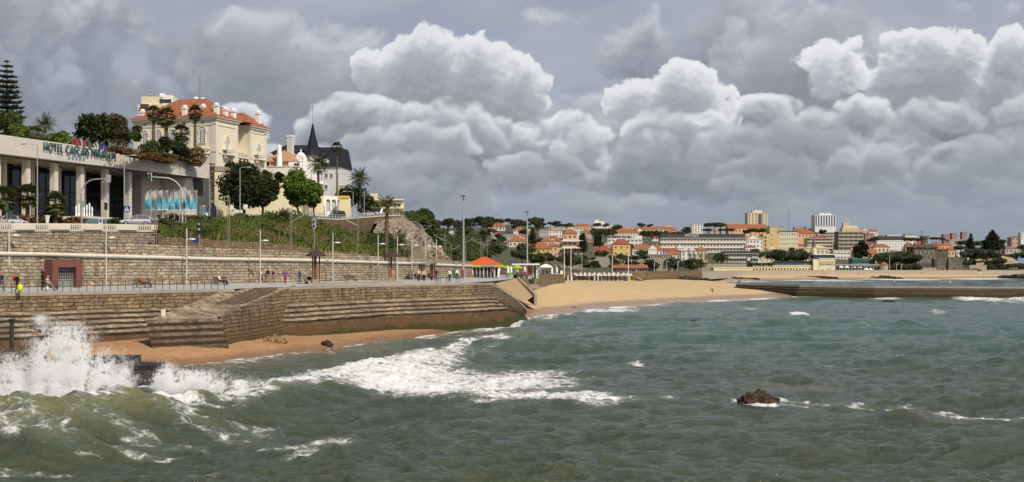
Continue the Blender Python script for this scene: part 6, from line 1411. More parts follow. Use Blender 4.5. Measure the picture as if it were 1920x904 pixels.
r, w_, h, d, s = T('cream_house', 'low cream stepped house behind the clipped hedge', 1416, 1452, 484, 494, 'cream', 'g', 'flat', rows=1, cols=4, ww=.2); add_box(r, 'upper_floor', s, 8, 17, 1, 7, 10.6, 15, stucco('cream', TC['cream'])); add_box(r, 'upper_floor', s, -2, 2, 1, 4, 10.6, 18, stucco('white', TC['white']))
r, w_, h, d, s = T('bathhouse', 'long low cream beach building with a dark glass upper band', 1411, 1526, 499, 511, 'lemon', 'g', 'flat', Y=735, rows=1, cols=20, dep=14, ww=.4, wh=.45, frame=stucco('rose', TC['rose']), sink=5)
add_box(r, 'glass_band', s, -15, 72, .5, 9, 12.6, 20, M_GLASSB); add_box(r, 'flat_roof', s, -16, 72, -.1, 9.5, 20.1, 21.2, ROOFS['s'])
r, w_, h, d, s = T('bathhouse_tower', 'cream block with a blue glass top floor and a red arched doorway', 1536, 1566, 486, 511, 'lemon', 'g', 'flat', Y=733, rows=0, cols=0, dep=12, sink=5)
add_box(r, 'glass_floor', s, -24, 14.5, .6, 10, 26, 33, M_GLASSB); add_box(r, 'flat_roof', s, -25, 15.5, -.3, 10.5, 33.1, 34.6, M_WHITE); add_box(r, 'wing', s, -26, -15.1, .3, 11, -3, 25, stucco('lemon', TC['lemon']))
for k in range(9): window(r, (-13+3.2*k)*s, -.06, 18*s, 2*s, 3*s, kind='arch', frame=M_WHITE); window(r, (-13+3.2*k)*s, -.06, 13.5*s, 1.8*s, 2.5*s, kind='plain')
window(r, 4*s, -.08, 0, 8*s, 8.5*s, kind='arch', frame=M_WHITE, glass=stucco('rose', TC['rose'])); window(r, -8*s, -.08, 3*s, 3*s, 3*s)
T('beach_wall_building', 'long plain cream wall of beach cabins left of the bathhouse', 1338, 1411, 503, 511, 'lemon', 'g', 'flat', Y=690, rows=0, cols=0, dep=8, sink=5)
r, w_, h, d, s = T('turret_house', 'pale yellow house with a pointed grey turret behind the bathhouse', 1508, 1554, 466, 494, 'lemon', 'g', 'front', rh=8, rows=2, cols=6, win='arch', Y=790)
mb = MB(); mb.lathe([(5*s, 0), (5*s, 30*s), (5.8*s, 30.2*s), (5.8*s, 31*s)], 10, (-5*s, .5, 0), stucco('lemon', TC['lemon'])); part(mb, 'turret', r); mb = MB(); mb.lathe([(5.6*s, 31*s), (3.2*s, 37*s), (.15*s, 48*s)], 10, (-5*s, .5, 0), plain('grey slate turret', (.09, .10, .13), .8, .15, .4)); part(mb, 'turret_roof', r)
T('apartment_block', 'beige flats with orange roof pieces and brown balconies behind the turret', 1514, 1562, 447, 472, 'sand', 'o', rh=4, rows=4, cols=7, bands=4, ww=.6)
T('apartment_block', 'wide grey beige flats above the balconied beige flats', 1532, 1574, 436, 456, 'grey', 'g', 'flat', rows=4, cols=7, bands=4, ww=.7)
r, w_, h, d, s = T('stepped_block', 'tall stepped brown and cream block with long balcony bands', 1572, 1619, 435, 470, 'brown', 'w', 'slab', rows=5, cols=5, bands=5, ww=.8, wh=.5)
add_box(r, 'upper_floor', s, -16, 18, 1.5, 10, 36, 42, stucco('sand', TC['sand'])); add_box(r, 'upper_floor', s, -13, 14, 2.5, 9, 42.1, 47, stucco('cream', TC['cream'])); add_box(r, 'upper_floor', s, -13, -1, 3, 7, 47.1, 53, stucco('apricot', (.58, .44, .27)))
T('white_building', 'low white building with ribbon windows behind the teal canopies', 1563, 1594, 471, 486, 'white', 'g', 'flat', rows=2, cols=5, ww=.75, wh=.4)
T('arcade_canopy', 'teal canopied terrace building by the white parasols', 1598, 1641, 486, 496, 'teal', 't', 'slab', rows=1, cols=9, win='plain', ww=.7, Y=770)
T('cafe_terrace', 'dark shaded cafe front below the teal canopies', 1568, 1650, 497, 509, 'grey', 'g', 'slab', rows=1, cols=14, win='plain', ww=.75, wh=.6, Y=755, sink=4)
T('town_block', 'wide white hotel block with a black mansard roof', 1644, 1699, 450, 470, 'white', 's', 'mansard', rh=7, rows=4, cols=10, ww=.35, wh=.4)
T('yellow_house', 'yellow house with a stepped orange roof above the teal canopies', 1618, 1648, 476, 494, 'yellow', 'o', rh=11, rows=2, cols=5, frame=M_WHITE)
T('town_house', 'cream house with a bright orange roof between trees, right of the stepped block', 1638, 1668, 463, 476, 'cream', 'o', rh=6, rows=1, cols=4)
T('town_house', 'small pink house left of the white mansard block', 1628, 1642, 457, 470, 'pink', 'o', rh=4, rows=2, cols=2)
T('town_block', 'rose and white flats on the skyline behind the pines', 1622, 1640, 440, 452, 'rose', 'g', 'flat', rows=3, cols=4, Y=1500)
T('town_block', 'white flats with a rose roof on the skyline left of the castle', 1697, 1720, 440, 452, 'white', 'r', 'slab', rows=3, cols=5, Y=1500)
T('town_block', 'distant white flats left of the rose-roofed flats', 1664, 1690, 441, 450, 'white', 'g', 'flat', rows=2, cols=6, Y=1640)
for a, b, yt_, lb in ((1769, 1780, 440, 'leftmost reddish distant tower behind the castle'), (1785, 1795, 438, 'middle reddish distant tower behind the castle'), (1804, 1813, 436, 'rightmost reddish distant tower behind the castle')): T('town_block', lb, a, b, yt_, 458, 'rose', 'g', 'flat', rows=5, cols=3, Y=1600, ww=.5)
T('town_block', 'pale flats between the reddish distant towers', 1780, 1822, 450, 460, 'grey', 'g', 'flat', rows=2, cols=8, Y=1500)
for a, b, yt_, yb_, lb in ((1715, 1734, 459, 470, 'orange roof just left of the castle tower'), (1750, 1766, 460, 470, 'orange roof just right of the castle tower'), (1766, 1785, 460, 470, 'third orange roof right of the castle tower'), (1698, 1712, 460, 472, 'orange roof between the mansard block and the castle'), (1778, 1796, 469, 482, 'orange hip roof right of the castle'), (1855, 1868, 472, 486, 'orange and yellow house beside the big round pine')): T('town_house', lb, a, b, yt_, yb_, 'apricot' if a < 1850 else 'yellow', 'o', rh=7, rows=1, cols=3, Y=None)
T('white_villa', 'white villa with a round arched roof right of the castle', 1791, 1814, 472, 482, 'white', 'w', 'front', rh=7, rows=1, cols=3, win='arch')
T('pale_house', 'long pale yellow and white low house above the sandy bluff', 1814, 1866, 482, 489, 'lemon', 'g', 'flat', rows=1, cols=6, ww=.3)
T('blue_building', 'pale blue flat building at the right edge', 1908, 1960, 483, 496, 'blue', 'g', 'flat', rows=0, cols=0)
T('town_block', 'apricot and white flats at the right edge of the skyline', 1897, 1950, 445, 460, 'pink', 'o', rh=3, rows=2, cols=8, ww=.6)
T('town_house', 'grey walled house at the right edge below the skyline flats', 1885, 1915, 466, 476, 'grey', 'o', rh=4, rows=1, cols=4)
T('town_block', 'white block far right behind the flats', 1914, 1935, 437, 450, 'white', 'g', 'flat', rows=3, cols=4, Y=1600)
r, w_, h, d, s = T('beach_restaurant', 'low dark beach restaurant under a long orange tiled awning', 1152, 1214, 503, 510, 'brown', 'o', 'gable', rh=6.5, rows=1, cols=12, win='plain', ww=.7, wh=.7, Y=560, dep=9, sink=4)
root = thing('kiosk', 'small round stone kiosk with an orange roof by the beach promenade', 'kiosk', tuple(P(1657, 510, 752))); s = 752/F; mb = MB(); mb.lathe([(8*s, -2), (8*s, 13*s)], 8, (0, 0, 0), stucco('sand', TC['sand'])); part(mb, 'wall', root); mb = MB(); mb.lathe([(9.6*s, 12.5*s), (5*s, 17*s), (.3, 19*s)], 8, (0, 0, 0), M_TILE); part(mb, 'roof', root)
for k in range(3): window(root, (k-1)*4.6*s, -8.1*s+abs(k-1)*1.6*s, 4*s, 2.4*s, 5*s, rz=(k-1)*.6)
root = thing('beach_hut', 'brown twin-gabled beach hut with white arched fronts by the far sand', 'hut', tuple(P(1824, 513, 752))); s = 752/F
for sx in (-8, 8):
 mb = MB(); arch_wall(mb, (sx-8)*s, (sx+7.9)*s, 0, 0, 5.2*s, [(sx*s, 9*s, 0, 4.6*s)], M_WHITE, 8, 1.0, M_GLASS); mb.box0((sx-8)*s, (sx+7.9)*s, 1.0, 6, 0, 5.2*s, M_BARK); part(mb, 'front', root); mb = MB(); mb.gable((sx-8)*s, (sx+8)*s, 0, 6, 5.2*s, 4.6*s, M_TILE3, 'y', .5, M_BARK); part(mb, 'roof', root)
Yc = 790; cO = P(1745, 500, Yc); s = Yc/F; ca = thing('castle', 'grey stone castle house with battlements, a round keep and a flag on its tower', 'castle', tuple(cO)); cx = lambda px: (px-1745)*s; cz = lambda py: (500-py)*s
mb = MB(); mb.box0(cx(1716), cx(1759), 3, 18, -8, cz(463), M_CASTLE); mb.box0(cx(1759), cx(1780), 3, 16, -8, cz(468), M_CASTLE); mb.box0(cx(1718), cx(1760), -.6, 2.9, -8, cz(488), M_CASTLE); part(mb, 'wall', ca)
mb = MB(); mb.box0(cx(1715), cx(1760), 2.2, 18.5, cz(463.5), cz(462), M_CASTLE)
for k in range(14): x = lerp(cx(1716), cx(1759), k/13); mb.box0(x-.45, x+.45, 2.2, 3, cz(462), cz(459.5), M_CASTLE); mb.box0(x-.25, x+.25, 2.3, 2.98, cz(465.5), cz(463.5), M_CASTLE)
part(mb, 'battlement', ca)
mb = MB(); mb.lathe([(7*s, cz(466)), (6.6*s, cz(450)), (8.2*s, cz(447)), (8.2*s, cz(443.5))], 8, (cx(1741), 8, 0), M_CASTLE)
for k in range(8): a = 2*PI*k/8; mb.box((cx(1741)+7.6*s*math.cos(a), 8+7.6*s*math.sin(a), cz(442.7)), (.9, .9, 1.6*s), a, M_CASTLE)
tw = part(mb, 'tower', ca)
mb = MB(); mb.tube([(cx(1735), 8, cz(445)), (cx(1735), 8, cz(432))], .12, 4, M_DARKM); pl = part(mb, 'flagpole', tw); mb = MB(); mb.quad((cx(1735)+.1, 8, cz(432.5)), (cx(1739), 8.4, cz(433)), (cx(1738.6), 8.2, cz(435.5)), (cx(1735)+.1, 8, cz(435)), plain('small red flag', (.4, .03, .03), .8, .1, 1)); part(mb, 'flag', pl)
mb = MB(); mb.hip(cx(1759), cx(1780), 3, 16, cz(468), 6*s, M_TILE, .5); part(mb, 'roof', ca)
for k in range(8): window(ca, cx(1721)+k*4.6*s, -.66, cz(487.5)-.0-1.5*s+1.5*s-8*s*.0-6*s, 3.2*s, 6*s, kind='arch', frame=M_CASTLE)
for k in range(5): window(ca, cx(1721)+k*8*s, 2.94, cz(477), 2.6*s, 6*s, kind='arch', frame=stucco('rose', TC['rose']) if k in (1, 3) else M_CASTLE)
for k in range(6): window(ca, cx(1720)+k*7*s, 2.94, cz(485), 2.2*s, 5*s, kind='arch', frame=M_CASTLE)
for px, py in ((1764, 482), (1772, 482), (1768, 474)): window(ca, cx(px), 2.94, cz(py), 2*s, 4*s, kind='sq', frame=M_CASTLE)
cb = thing('fort', 'round grey stone bastion and curtain wall at the foot of the castle', 'fort', tuple(P(1768, 512, 772))); s2 = 772/F; qx = lambda px: (px-1768)*s2; qz = lambda py: (512-py)*s2
mb = MB(); mb.lathe([(9.5*s2, -3), (8.8*s2, qz(490)), (9.4*s2, qz(488)), (9.4*s2, qz(485.5))], 14, (qx(1759), 3, 0), M_CASTLE); part(mb, 'bastion', cb)
mb = MB(); mb.box0(qx(1766), qx(1790), 1, 12, -3, qz(487), M_CASTLE); mb.box0(qx(1778), qx(1790.5), -.5, .95, -3, qz(484.5), M_CASTLE)
for k in range(7): mb.box0(qx(1767)+k*3.4*s2, qx(1768.6)+k*3.4*s2, .99, 1.6, qz(487), qz(485), M_CASTLE)
mb.box0(qx(1790.6), qx(1818), 4, 6, -3, qz(498), M_CASTLE); part(mb, 'curtain_wall', cb); window(cb, qx(1772), .9, qz(508), 2.4*s2, 4*s2, kind='arch', frame=M_CASTLE)
for (x0, x1, yt_, yb_, Y, lb) in ((1094, 1146, 482, 493, 640, 'beige garden wall below the red-roofed wing'), (1146, 1262, 484, 492, 665, 'long beige terrace wall under the colonnade'), (1040, 1092, 496, 506, 560, 'grey garden wall behind the flagpoles'), (1310, 1400, 495, 503, 700, 'pale wall below the palms'), (1700, 1756, 502, 511, 762, 'grey stone wall left of the fort'), (1818, 1850, 497, 512, 765, 'stone wall right of the fort')):
 mb = MB(); O = P((x0+x1)/2, yb_, Y); s = Y/F; mb.box0(-(x1-x0)/2*s, (x1-x0)/2*s, 0, 1.5, -6, (yb_-yt_)*s, M_CONC); o = mb.build('garden_wall', None, None, tuple(O)); tag(o, lb, 'wall')
rows = []
for k in range(30):
 px = lerp(1830, 1916, k/29); r = []
 for j in range(9):
  t = j/8; y = lerp(792, 822, t); v = P(px, lerp(503, interp(px, [1830, 1850, 1880, 1900, 1916], [486, 481, 480, 484, 496]), t**.7), y); v += Vector((0, -3*mnoise.fractal(v*.1, 1, 2, 4), 0)); r.append(v)
 rows.append(r)
mb = MB(); mb.grid(rows, rock_mat('sandy bluff rock', (.34, .27, .15), (.5, .4, .24), .3), True, flip=True); tag(mb.build('sandy_bluff'), kind='structure')
def tv(name, seed, n, nl, rx, rz, rl, size, mat, shape='round', tr=.3, h=8.0):
 root = bpy.data.objects.new(name, None); zc = h-rz
 c = crown_mesh('crown', seed, n, nl, rx*.72, rx*.72, rz*.7, zc, rl, size, mat, shape); rng = np.random.RandomState(seed)
 t = trunk_mesh('trunk', [(0, 0, -1.5), (.1, 0, zc*.6), (0, .1, zc)], [tr, tr*.8, tr*.5], limbs_for(rng, zc, h*.8, rx, 5, tr*.5)); return c, t
TV = {'round': [tv('tree', 500+i, 1000, 12, 4.5, 3.4, 1.7, .62, m, 'round', .3, 8) for i, m in enumerate((foliage_mat('hazed dark leaves', (.075, .095, .055), .4), foliage_mat('hazed green leaves', (.085, .115, .05), .4), foliage_mat('hazed olive leaves', (.10, .11, .06), .4)))],  # distance haze painted into the leaf and needle colours, lighter and greyer than near trees
      'pine': [tv('tree', 510+i, 1100, 14, 6.0, 2.8, 1.6, .6, foliage_mat('hazed pine needles', (.068, .086, .056), .4), 'umbrella', .4, 11) for i in range(2)],
      'tall': [tv('tree', 520+i, 900, 14, 3.2, 5.0, 1.5, .6, m, 'cone', .3, 12) for i, m in enumerate((M_LEAF_PINE, M_LEAF_DARK))]}
LBL = {'round': 'rounded garden tree among the houses of the far hillside', 'pine': 'dark umbrella pine on the far town hillside', 'tall': 'dark conical tree on the far town hillside'}
rt = random.Random(77)
def tt(kind, px, py, hpx, Y=None, wk=1.0, label=None, v=None):
 Y = Y or ydepth(px, py); O = P(px, py, Y); c, t = TV[kind][v if v is not None else rt.randrange(len(TV[kind]))]; H = {'round': 8, 'pine': 11, 'tall': 12}[kind]; sc = hpx*Y/F/H
 root = thing({'round': 'tree', 'pine': 'pine_tree', 'tall': 'conifer'}[kind], label or LBL[kind], 'tree', tuple(O), rt.uniform(0, 6.28), None if label else {'round': 'rounded trees of the far town', 'pine': 'umbrella pines of the far town', 'tall': 'conical trees of the far town'}[kind])
 place(c, 'crown', root, (0, 0, 0), 0, (sc*wk, sc*wk, sc)); place(t, 'trunk', root, (0, 0, 0), 0, (sc, sc, sc))
for k in range(112):
 px = rt.uniform(905, 1660) if k > 26 else rt.uniform(930, 1260); yb = rt.uniform(432, 470) if px < 1300 else rt.uniform(436, 476); wd = rt.uniform(9, 22); hh = rt.uniform(5, 9); wl = rt.choice(['white', 'cream', 'pale', 'white', 'sand', 'apricot', 'pink']); rf = rt.choice(['o', 'o', 'o', 'w', 'r', 'g']); Y = ydepth(px, yb)+25
 nm = {'o': 'orange-roofed', 'w': 'faded-roofed', 'r': 'red-roofed', 'g': 'flat-roofed'}[rf]; T('hillside_house', 'small %s house in the crowded far hillside' % nm, px-wd/2, px+wd/2, yb-hh, yb, wl, rf, 'flat' if rf == 'g' else rt.choice(['hip', 'hip', 'gable', 'front']), rh=rt.uniform(3, 6), rows=1 if hh < 7 else 2, cols=max(2, int(wd/5)), Y=Y, group='%s houses of the far hillside' % nm)
for k in range(34): px = rt.uniform(905, 1300); tt('round', px, rt.uniform(434, 474), rt.uniform(9, 17), None, rt.uniform(1, 1.4))
for k in range(15): px = rt.uniform(1380, 1660); tt('round', px, rt.uniform(440, 478), rt.uniform(9, 16), None, rt.uniform(1, 1.4), v=0)
for k in range(20): px = rt.uniform(825, 1000); tt('round', px, rt.uniform(474, 494), rt.uniform(16, 30), rt.uniform(430, 640), rt.uniform(1.1, 1.6))
for k in range(12): px = rt.uniform(1040, 1230); tt('round', px, rt.uniform(424, 428), rt.uniform(6, 11), rt.uniform(1500, 1680), 1.5, v=0)
for k in range(34): px = lerp(812, 1018, k/33)+rt.uniform(-4, 4); tt('pine', px, interp(px, [812, 850, 900, 960, 1018], [432, 429, 430, 428, 429])+rt.uniform(-3, 5), rt.uniform(15, 22), rt.uniform(1250, 1640), rt.uniform(.7, 1.0))
for k in range(20): px = rt.uniform(812, 1024); tt('round', px, rt.uniform(422, 434), rt.uniform(13, 21), rt.uniform(1300, 1640), rt.uniform(1, 1.5), v=0)
for k in range(14): px = rt.uniform(815, 960); tt('round', px, rt.uniform(436, 458), rt.uniform(12, 20), rt.uniform(760, 1150), rt.uniform(.9, 1.4))
for px in (1010, 1020, 1032, 1044): tt('pine', px, 430, rt.uniform(12, 17), 1500, 1.2)
for px in np.arange(1046, 1075, 8): tt('pine', px, 432, 12, 1450, 1.2)
for px in np.arange(1114, 1152, 7): tt('round', px, 444, rt.uniform(12, 17), 1150, 1.1, v=1)
for px in np.arange(1206, 1290, 8.5): tt('round', px, 446+rt.uniform(-2, 2), rt.uniform(10, 15), 1180, 1.15, v=1)
for px in (1090, 1094, 1118, 1124): tt('tall', px, 470, rt.uniform(26, 34), 850, .9)
for k in range(16): px = rt.uniform(1000, 1096); tt('round', px, rt.uniform(492, 503), rt.uniform(14, 22), rt.uniform(480, 600), rt.uniform(1, 1.4))
for k in range(22): px = rt.uniform(1096, 1222); tt('round', px, rt.uniform(498, 507) if rt.random() < .6 else rt.uniform(488, 492), rt.uniform(9, 16), rt.uniform(590, 640), rt.uniform(1, 1.5))
for k in range(19): px = rt.uniform(1218, 1316); tt('round', px, rt.uniform(502, 510), rt.uniform(14, 23), rt.uniform(640, 690), rt.uniform(1, 1.4))
for px in (1122, 1130, 1136, 1200, 1206): tt('round', px, 483, 15, None, 1.2)
tt('pine', 1340, 440, 24, 1280, 1.9, 'large round dark pine on the skyline above the long cream hotel')
for px in (1324, 1330, 1352, 1362, 1372): tt('pine', px, 442, 14, 1250, 1.2)
for px in (1408, 1416, 1424, 1432): tt('pine', px, 446, rt.uniform(16, 20), 1150, 1.1)
for px in (1398, 1402, 1540, 1544): tt('round', px, 440, 10, 1250, 1.2)
for px in (1454, 1466, 1478, 1490, 1500): tt('round', px, 496, rt.uniform(26, 34), rt.uniform(760, 790), 1.25, None, 0)
for px in np.arange(1345, 1360, 5): tt('round', px, 494, 20, 735, .9, v=1)
for px in np.arange(1402, 1452, 5): tt('round', px, 500, 8, 728, 1.2)
for px in (1420, 1426, 1440): tt('round', px, 485, 14, 850, 1.1)
for px in np.arange(1604, 1626, 6): tt('tall', px, 490, rt.uniform(28, 40), 820, 1.2)
for k in range(20): px = rt.uniform(1648, 1720); tt('round', px, rt.uniform(492, 508), rt.uniform(18, 30), rt.uniform(765, 830), rt.uniform(1, 1.4), v=0)
for px in np.arange(1664, 1720, 9): tt('round', px, 511, rt.uniform(12, 20), 760, 1.4, v=0)
for px in (1632, 1640, 1700, 1708, 1714, 1722): tt('pine', px, 462, rt.uniform(15, 20), 1150, 1.2)
for px in np.arange(1748, 1776, 7): tt('pine', px, 457, rt.uniform(10, 15), 1250, 1.2)
for k in range(17): px = rt.uniform(1784, 1870); tt('round', px, rt.uniform(484, 510), rt.uniform(14, 24), rt.uniform(770, 860), rt.uniform(1, 1.4), v=0)
for k in range(18): px = rt.uniform(1796, 1925); tt('pine', px, rt.uniform(468, 484), rt.uniform(16, 26), rt.uniform(900, 1100), rt.uniform(.9, 1.3))
for k in range(16): px = rt.uniform(1846, 1925); tt('round', px, rt.uniform(504, 511), rt.uniform(9, 15), rt.uniform(766, 785), 1.5, v=0)
for px in np.arange(1860, 1930, 8): tt('round', px, 486+rt.uniform(-2, 3), 12, 850, 1.4)
norfolk('tall narrow araucaria right of the castle', ppx(1820, 486, 900), S(47, 900), S(11, 900), 31, 12, .9, 40, .15)
norfolk('big broad araucaria dominating the right skyline', ppx(1861, 484, 900), S(52, 900), S(21, 900), 33, 12, 1.0, 70, .3)
norfolk('slim araucaria left of the yellow palm houses', ppx(1094, 478, 840), S(40, 840), S(9, 840), 35, 10, .8, 30, .15)
norfolk('araucaria behind the floodlight mast, in front of the orange roofs', ppx(998, 462, 760), S(34, 760), S(10, 760), 37, 10, .7, 34, .15)
pm_c = palm_mesh('date', 600, 3.0, 26, None, (-.7, 1.2), .45); pm_t = trunk_mesh('trunk', [(0, 0, -1), (0, 0, 3), (0, 0, 6)], [.4, .33, .3], (), M_TRUNKP)
for px, py, hp in [(1294, 494, 20), (1303, 494, 18), (1314, 494, 19), (1324, 495, 18), (1338, 495, 14), (1364, 494, 14), (1410, 482, 16), (1009, 484, 14), (1026, 484, 12), (1076, 490, 16), (1080, 492, 14), (1186, 491, 12)]:
 Y = 690 if px > 1200 else 600; root = thing('palm_tree', 'small dark palm before the houses of the far shore', 'palm tree', tuple(P(px, py, Y)), rt.uniform(0, 6), 'small palms of the far shore'); sc = S(hp, Y)/8.0; place(pm_c, 'crown', root, (0, 0, 6*sc), 0, (sc, sc, sc)); place(pm_t, 'trunk', root, (0, 0, 0), 0, (sc, sc, sc))
line = resample([(PX(1380, 349), 349, 0), (PX(1500, 322), 322, 0), (PX(1640, 312), 312, 0), (PX(1920, 303), 303, 0), (PX(2400, 292), 292, 0)], 2.5)
root = thing('breakwater', 'long low stone breakwater running out from the beach to the right', 'breakwater', tuple(line[0])); off = -line[0]
mb = MB(); sweep(mb, line, lambda i: [(-4.5, -1), (-4.3, 2.75), (0, 2.85), (.04, 2.4)], M_CONC, .05, 3); mb.build('top', None, root, off)
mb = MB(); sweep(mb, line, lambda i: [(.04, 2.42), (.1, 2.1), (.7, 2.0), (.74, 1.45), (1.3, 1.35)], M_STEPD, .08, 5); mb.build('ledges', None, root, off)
mb = MB(); sweep(mb, line, lambda i: [(1.3, 1.36), (1.5, .7), (1.75, -1)], M_BASE, .14, 6); mb.build('base', None, root, off)
M_ROCK = rock_mat('wet brown rock', (.028, .018, .01), (.12, .07, .032), 2.0); M_ROCKD = rock_mat('black rock', (.015, .012, .01), (.06, .05, .04), 1.0); M_ROCKS = rock_mat('sandy rock', (.2, .12, .05), (.36, .25, .12), 1.5)
def rock(label, px, py, w_, h, mat, seed, z=0.0, squash=.9, n=4, name='rock'):
 Y = (EYE-z)*F/(py-HY); O = P(px, py, Y); W_ = S(w_, Y)/2; H = S(h, Y); rr = random.Random(seed); mb = MB()
 for k in range(n):
  t = (k+.5)/n*2-1; r = W_*(.62 if n > 1 else 1)*(1-.35*abs(t)); mb.blob((t*W_*.55, rr.uniform(-.2, .3)*W_, -.1*H), 1.0, mat, 4, .55, 1.4, seed+k, (r, r*squash, H*(1.08-.5*abs(t)*rr.uniform(.5, 1.2))))
 o = mb.build(name, None, None, tuple(O)); tag(o, label, 'rock'); return o
rock('jagged brown rock breaking the surface, the largest one in open water', 1420, 757, 86, 22, M_ROCK, 3)
rock('rounded brown rock at the waterline below the end of the sea wall', 1025, 597, 20, 6, M_ROCKS, 5, n=2)
rock('flat dark rock awash in the surf in front of the beach', 1128, 590, 28, 5, M_ROCKD, 6, n=3)
rock('tiny dark rock tip in the water right of the surf', 1300, 603, 12, 4, M_ROCKD, 7, n=2)
rock('thin dark rock tip left of the tiny one', 1272, 598, 8, 2, M_ROCKD, 27, n=1)
rock('weedy low rock in the water off the wall corner', 985, 637, 24, 4, rock_mat('weedy rock', (.03, .03, .01), (.12, .1, .03), 2), 8, n=3)
rock('dark rock lying on the wet orange sand', 613, 646, 28, 7, M_ROCKD, 9, .35, n=3)
rock('sand-coloured rock heap at the foot of the sea wall cheek', 515, 641, 50, 12, M_ROCKS, 10, .8, n=4)
rock('low rocks with foam in front of the breakwater', 1666, 566, 26, 5, M_ROCK, 11, n=4)
rock('broken brown rocks at the undercut corner of the sea wall', 893, 615, 44, 16, M_ROCK, 12, .1, n=5)
rock('brown rock slab at the far tip of the sea wall', 962, 599, 30, 10, M_ROCK, 13, .1, n=3)
rock('square brown stone block standing in the surf', 455, 741, 18, 8, M_ROCK, 14, .2, n=2)
for (x0, x1, yt_, yb_, Y, lb, n) in ((1206, 1330, 517, 527, 500, 'dark rock shelf below the grey sea wall', 9), (1335, 1420, 519, 523, 640, 'thin dark rock ledge on the far sand', 5), (1490, 1570, 517, 521, 670, 'dark flat rocks on the middle of the far beach', 6), (1622, 1690, 517, 523, 690, 'large dark rock patch on the far beach', 6), (1880, 1960, 514, 519, 730, 'dark rocks at the right end of the far beach', 5)):
 s = Y/F; O = P((x0+x1)/2, yb_, Y); mb = MB(); rr = random.Random(x0)
 for k in range(n): t = (k+.5)/n-.5; mb.blob((t*(x1-x0)*s, rr.uniform(-2, 2), 0), 1, M_ROCKD, 3, .5, 1.5, x0+k, ((x1-x0)*s/n*.8, 4, (yb_-yt_)*s*(1-1.1*abs(t))))
 o = mb.build('rock_shelf', None, None, tuple(O)); tag(o, lb, 'rock')
mb = MB(); rows = []
for k in range(12):
 px = lerp(748, 797, k/11); y = lerp(222, 246, k/11); rows.append([P(px, interp(px, [748, 775, 785, 797], [452, 454, 457, 484]), y), P(px, 496, y-3)])
mb.grid(rows, M_RET, True, flip=False); tag(mb.build('abutment'), 'pale block-stone abutment below the cliff behind the bare palm trunk', 'wall')
def lamp(px, Y, h, label, side=1, group=None, head=1.0, zb=6.2, drop=1.3):
 O = (PX(px, Y), Y, zb); root = thing('street_lamp', label, 'street lamp', O, 0, group)
 mb = MB(); mb.tube([(0, 0, 0), (0, 0, h*.5), (0, 0, h)], [.085, .075, .065], 7, M_LAMP); part(mb, 'pole', root)
 mb = MB(); mb.tube([(0, 0, h-drop), (side*.35, 0, h-drop+.1)], .035, 5, M_LAMP); part(mb, 'arm', root)
 mb = MB(); mb.lathe([(.05, .14), (.22, .07), (.24, 0), (.1, -.06)], 8, (side*.62, 0, h-drop+.02), M_WHITE, sx=1.6); part(mb, 'lamp_head', root)
LMP = [(17, 119, 'pale lamp post at the left edge of the promenade'), (199, 129, 'pale lamp post right of the maroon doorway'), (350, 137.5, 'pale lamp post left of the first couple on the bench'), (488, 146, 'pale lamp post behind the group of walkers'), (624, 161, 'pale lamp post right of the brown-roofed shelter'), (709, 171, 'pale lamp post just left of the tall promenade palm'), (745, 179, 'pale lamp post hidden partly by the shorter promenade palm'), (772.5, 184, 'pale lamp post left of the pergola'), (797, 193, 'pale lamp post behind the pergola'), (818, 199, 'pale lamp post at the right end of the pergola')]
for px, Y, lb in LMP: lamp(px, Y, 6.35, lb)
def road_lamp(px, Y, ytop, arm, label, two=False):
 b = road_pt(px, Y) if px < 770 else P(px, 500, Y); h = PZ(ytop, Y)-b.z; root = thing('street_lamp', label, 'street lamp', tuple(b)); a = S(arm, Y)
 mb = MB(); mb.tube([(0, 0, -.5), (0, 0, h*.6), (0, 0, h)], [.12, .09, .07], 7, M_METAL); part(mb, 'pole', root)
 mb = MB(); mb.tube([(0, 0, h-.05), (a*.3, 0, h+.1), (a, 0, h+.18)], [.06, .05, .045], 6, M_METAL); part(mb, 'arm', root)
 mb = MB(); sg = 1 if a > 0 else -1; mb.box((a+sg*.3, 0, h+.16), (.8, .28, .16), 0, M_METAL, .8); mb.box((a+sg*.3, 0, h+.06), (.6, .2, .05), 0, M_WHITE); part(mb, 'lamp_head', root)
road_lamp(70, 178, 272, -23, 'grey road lamp with its arm to the left, before the hotel lettering')
road_lamp(233, 188, 293, 15, 'grey road lamp with its arm to the right, beside the blue crossing sign')
road_lamp(450, 228, 315, 14, 'grey road lamp in front of the dark street trees')
road_lamp(584, 268, 320, 16, 'grey road lamp rising behind the bright green tree')
road_lamp(634, 292, 327, 12, 'grey road lamp beside the very tall fan palm')
road_lamp(662, 305, 360, -14, 'road lamp left of the stately date palm')
road_lamp(683, 312, 358, 4, 'short road lamp right of the stately date palm')
road_lamp(393, 226, 312, 3, 'thin pole lamp before the grey-green hotel panel')
def floodlight(px, Y, yb, yt_, label):
 O = P(px, yb, Y); h = PZ(yt_, Y)-O.z; root = thing('floodlight_mast', label, 'floodlight mast', tuple(O))
 mb = MB(); mb.tube([(0, 0, -1), (0, 0, h*.5), (0, 0, h)], [.2, .16, .11], 8, M_METAL); part(mb, 'pole', root)
 mb = MB(); mb.lathe([(.5, h-.1), (.55, h+.05), (.2, h+.2)], 8, (0, 0, 0), M_METAL); mb.box((0, 0, h-.1), (1.6, .1, .1), 0, M_METAL); part(mb, 'ring', root)
 for k in range(6): mb = MB(); a = 2*PI*k/6; mb.box((.8*math.cos(a), .45*math.sin(a), h-.16), (.42, .34, .2), a, M_METAL); part(mb, 'lamp_head', root)
floodlight(869, 205, 520, 366, 'tall floodlight mast in front of the red-roofed pavilion')
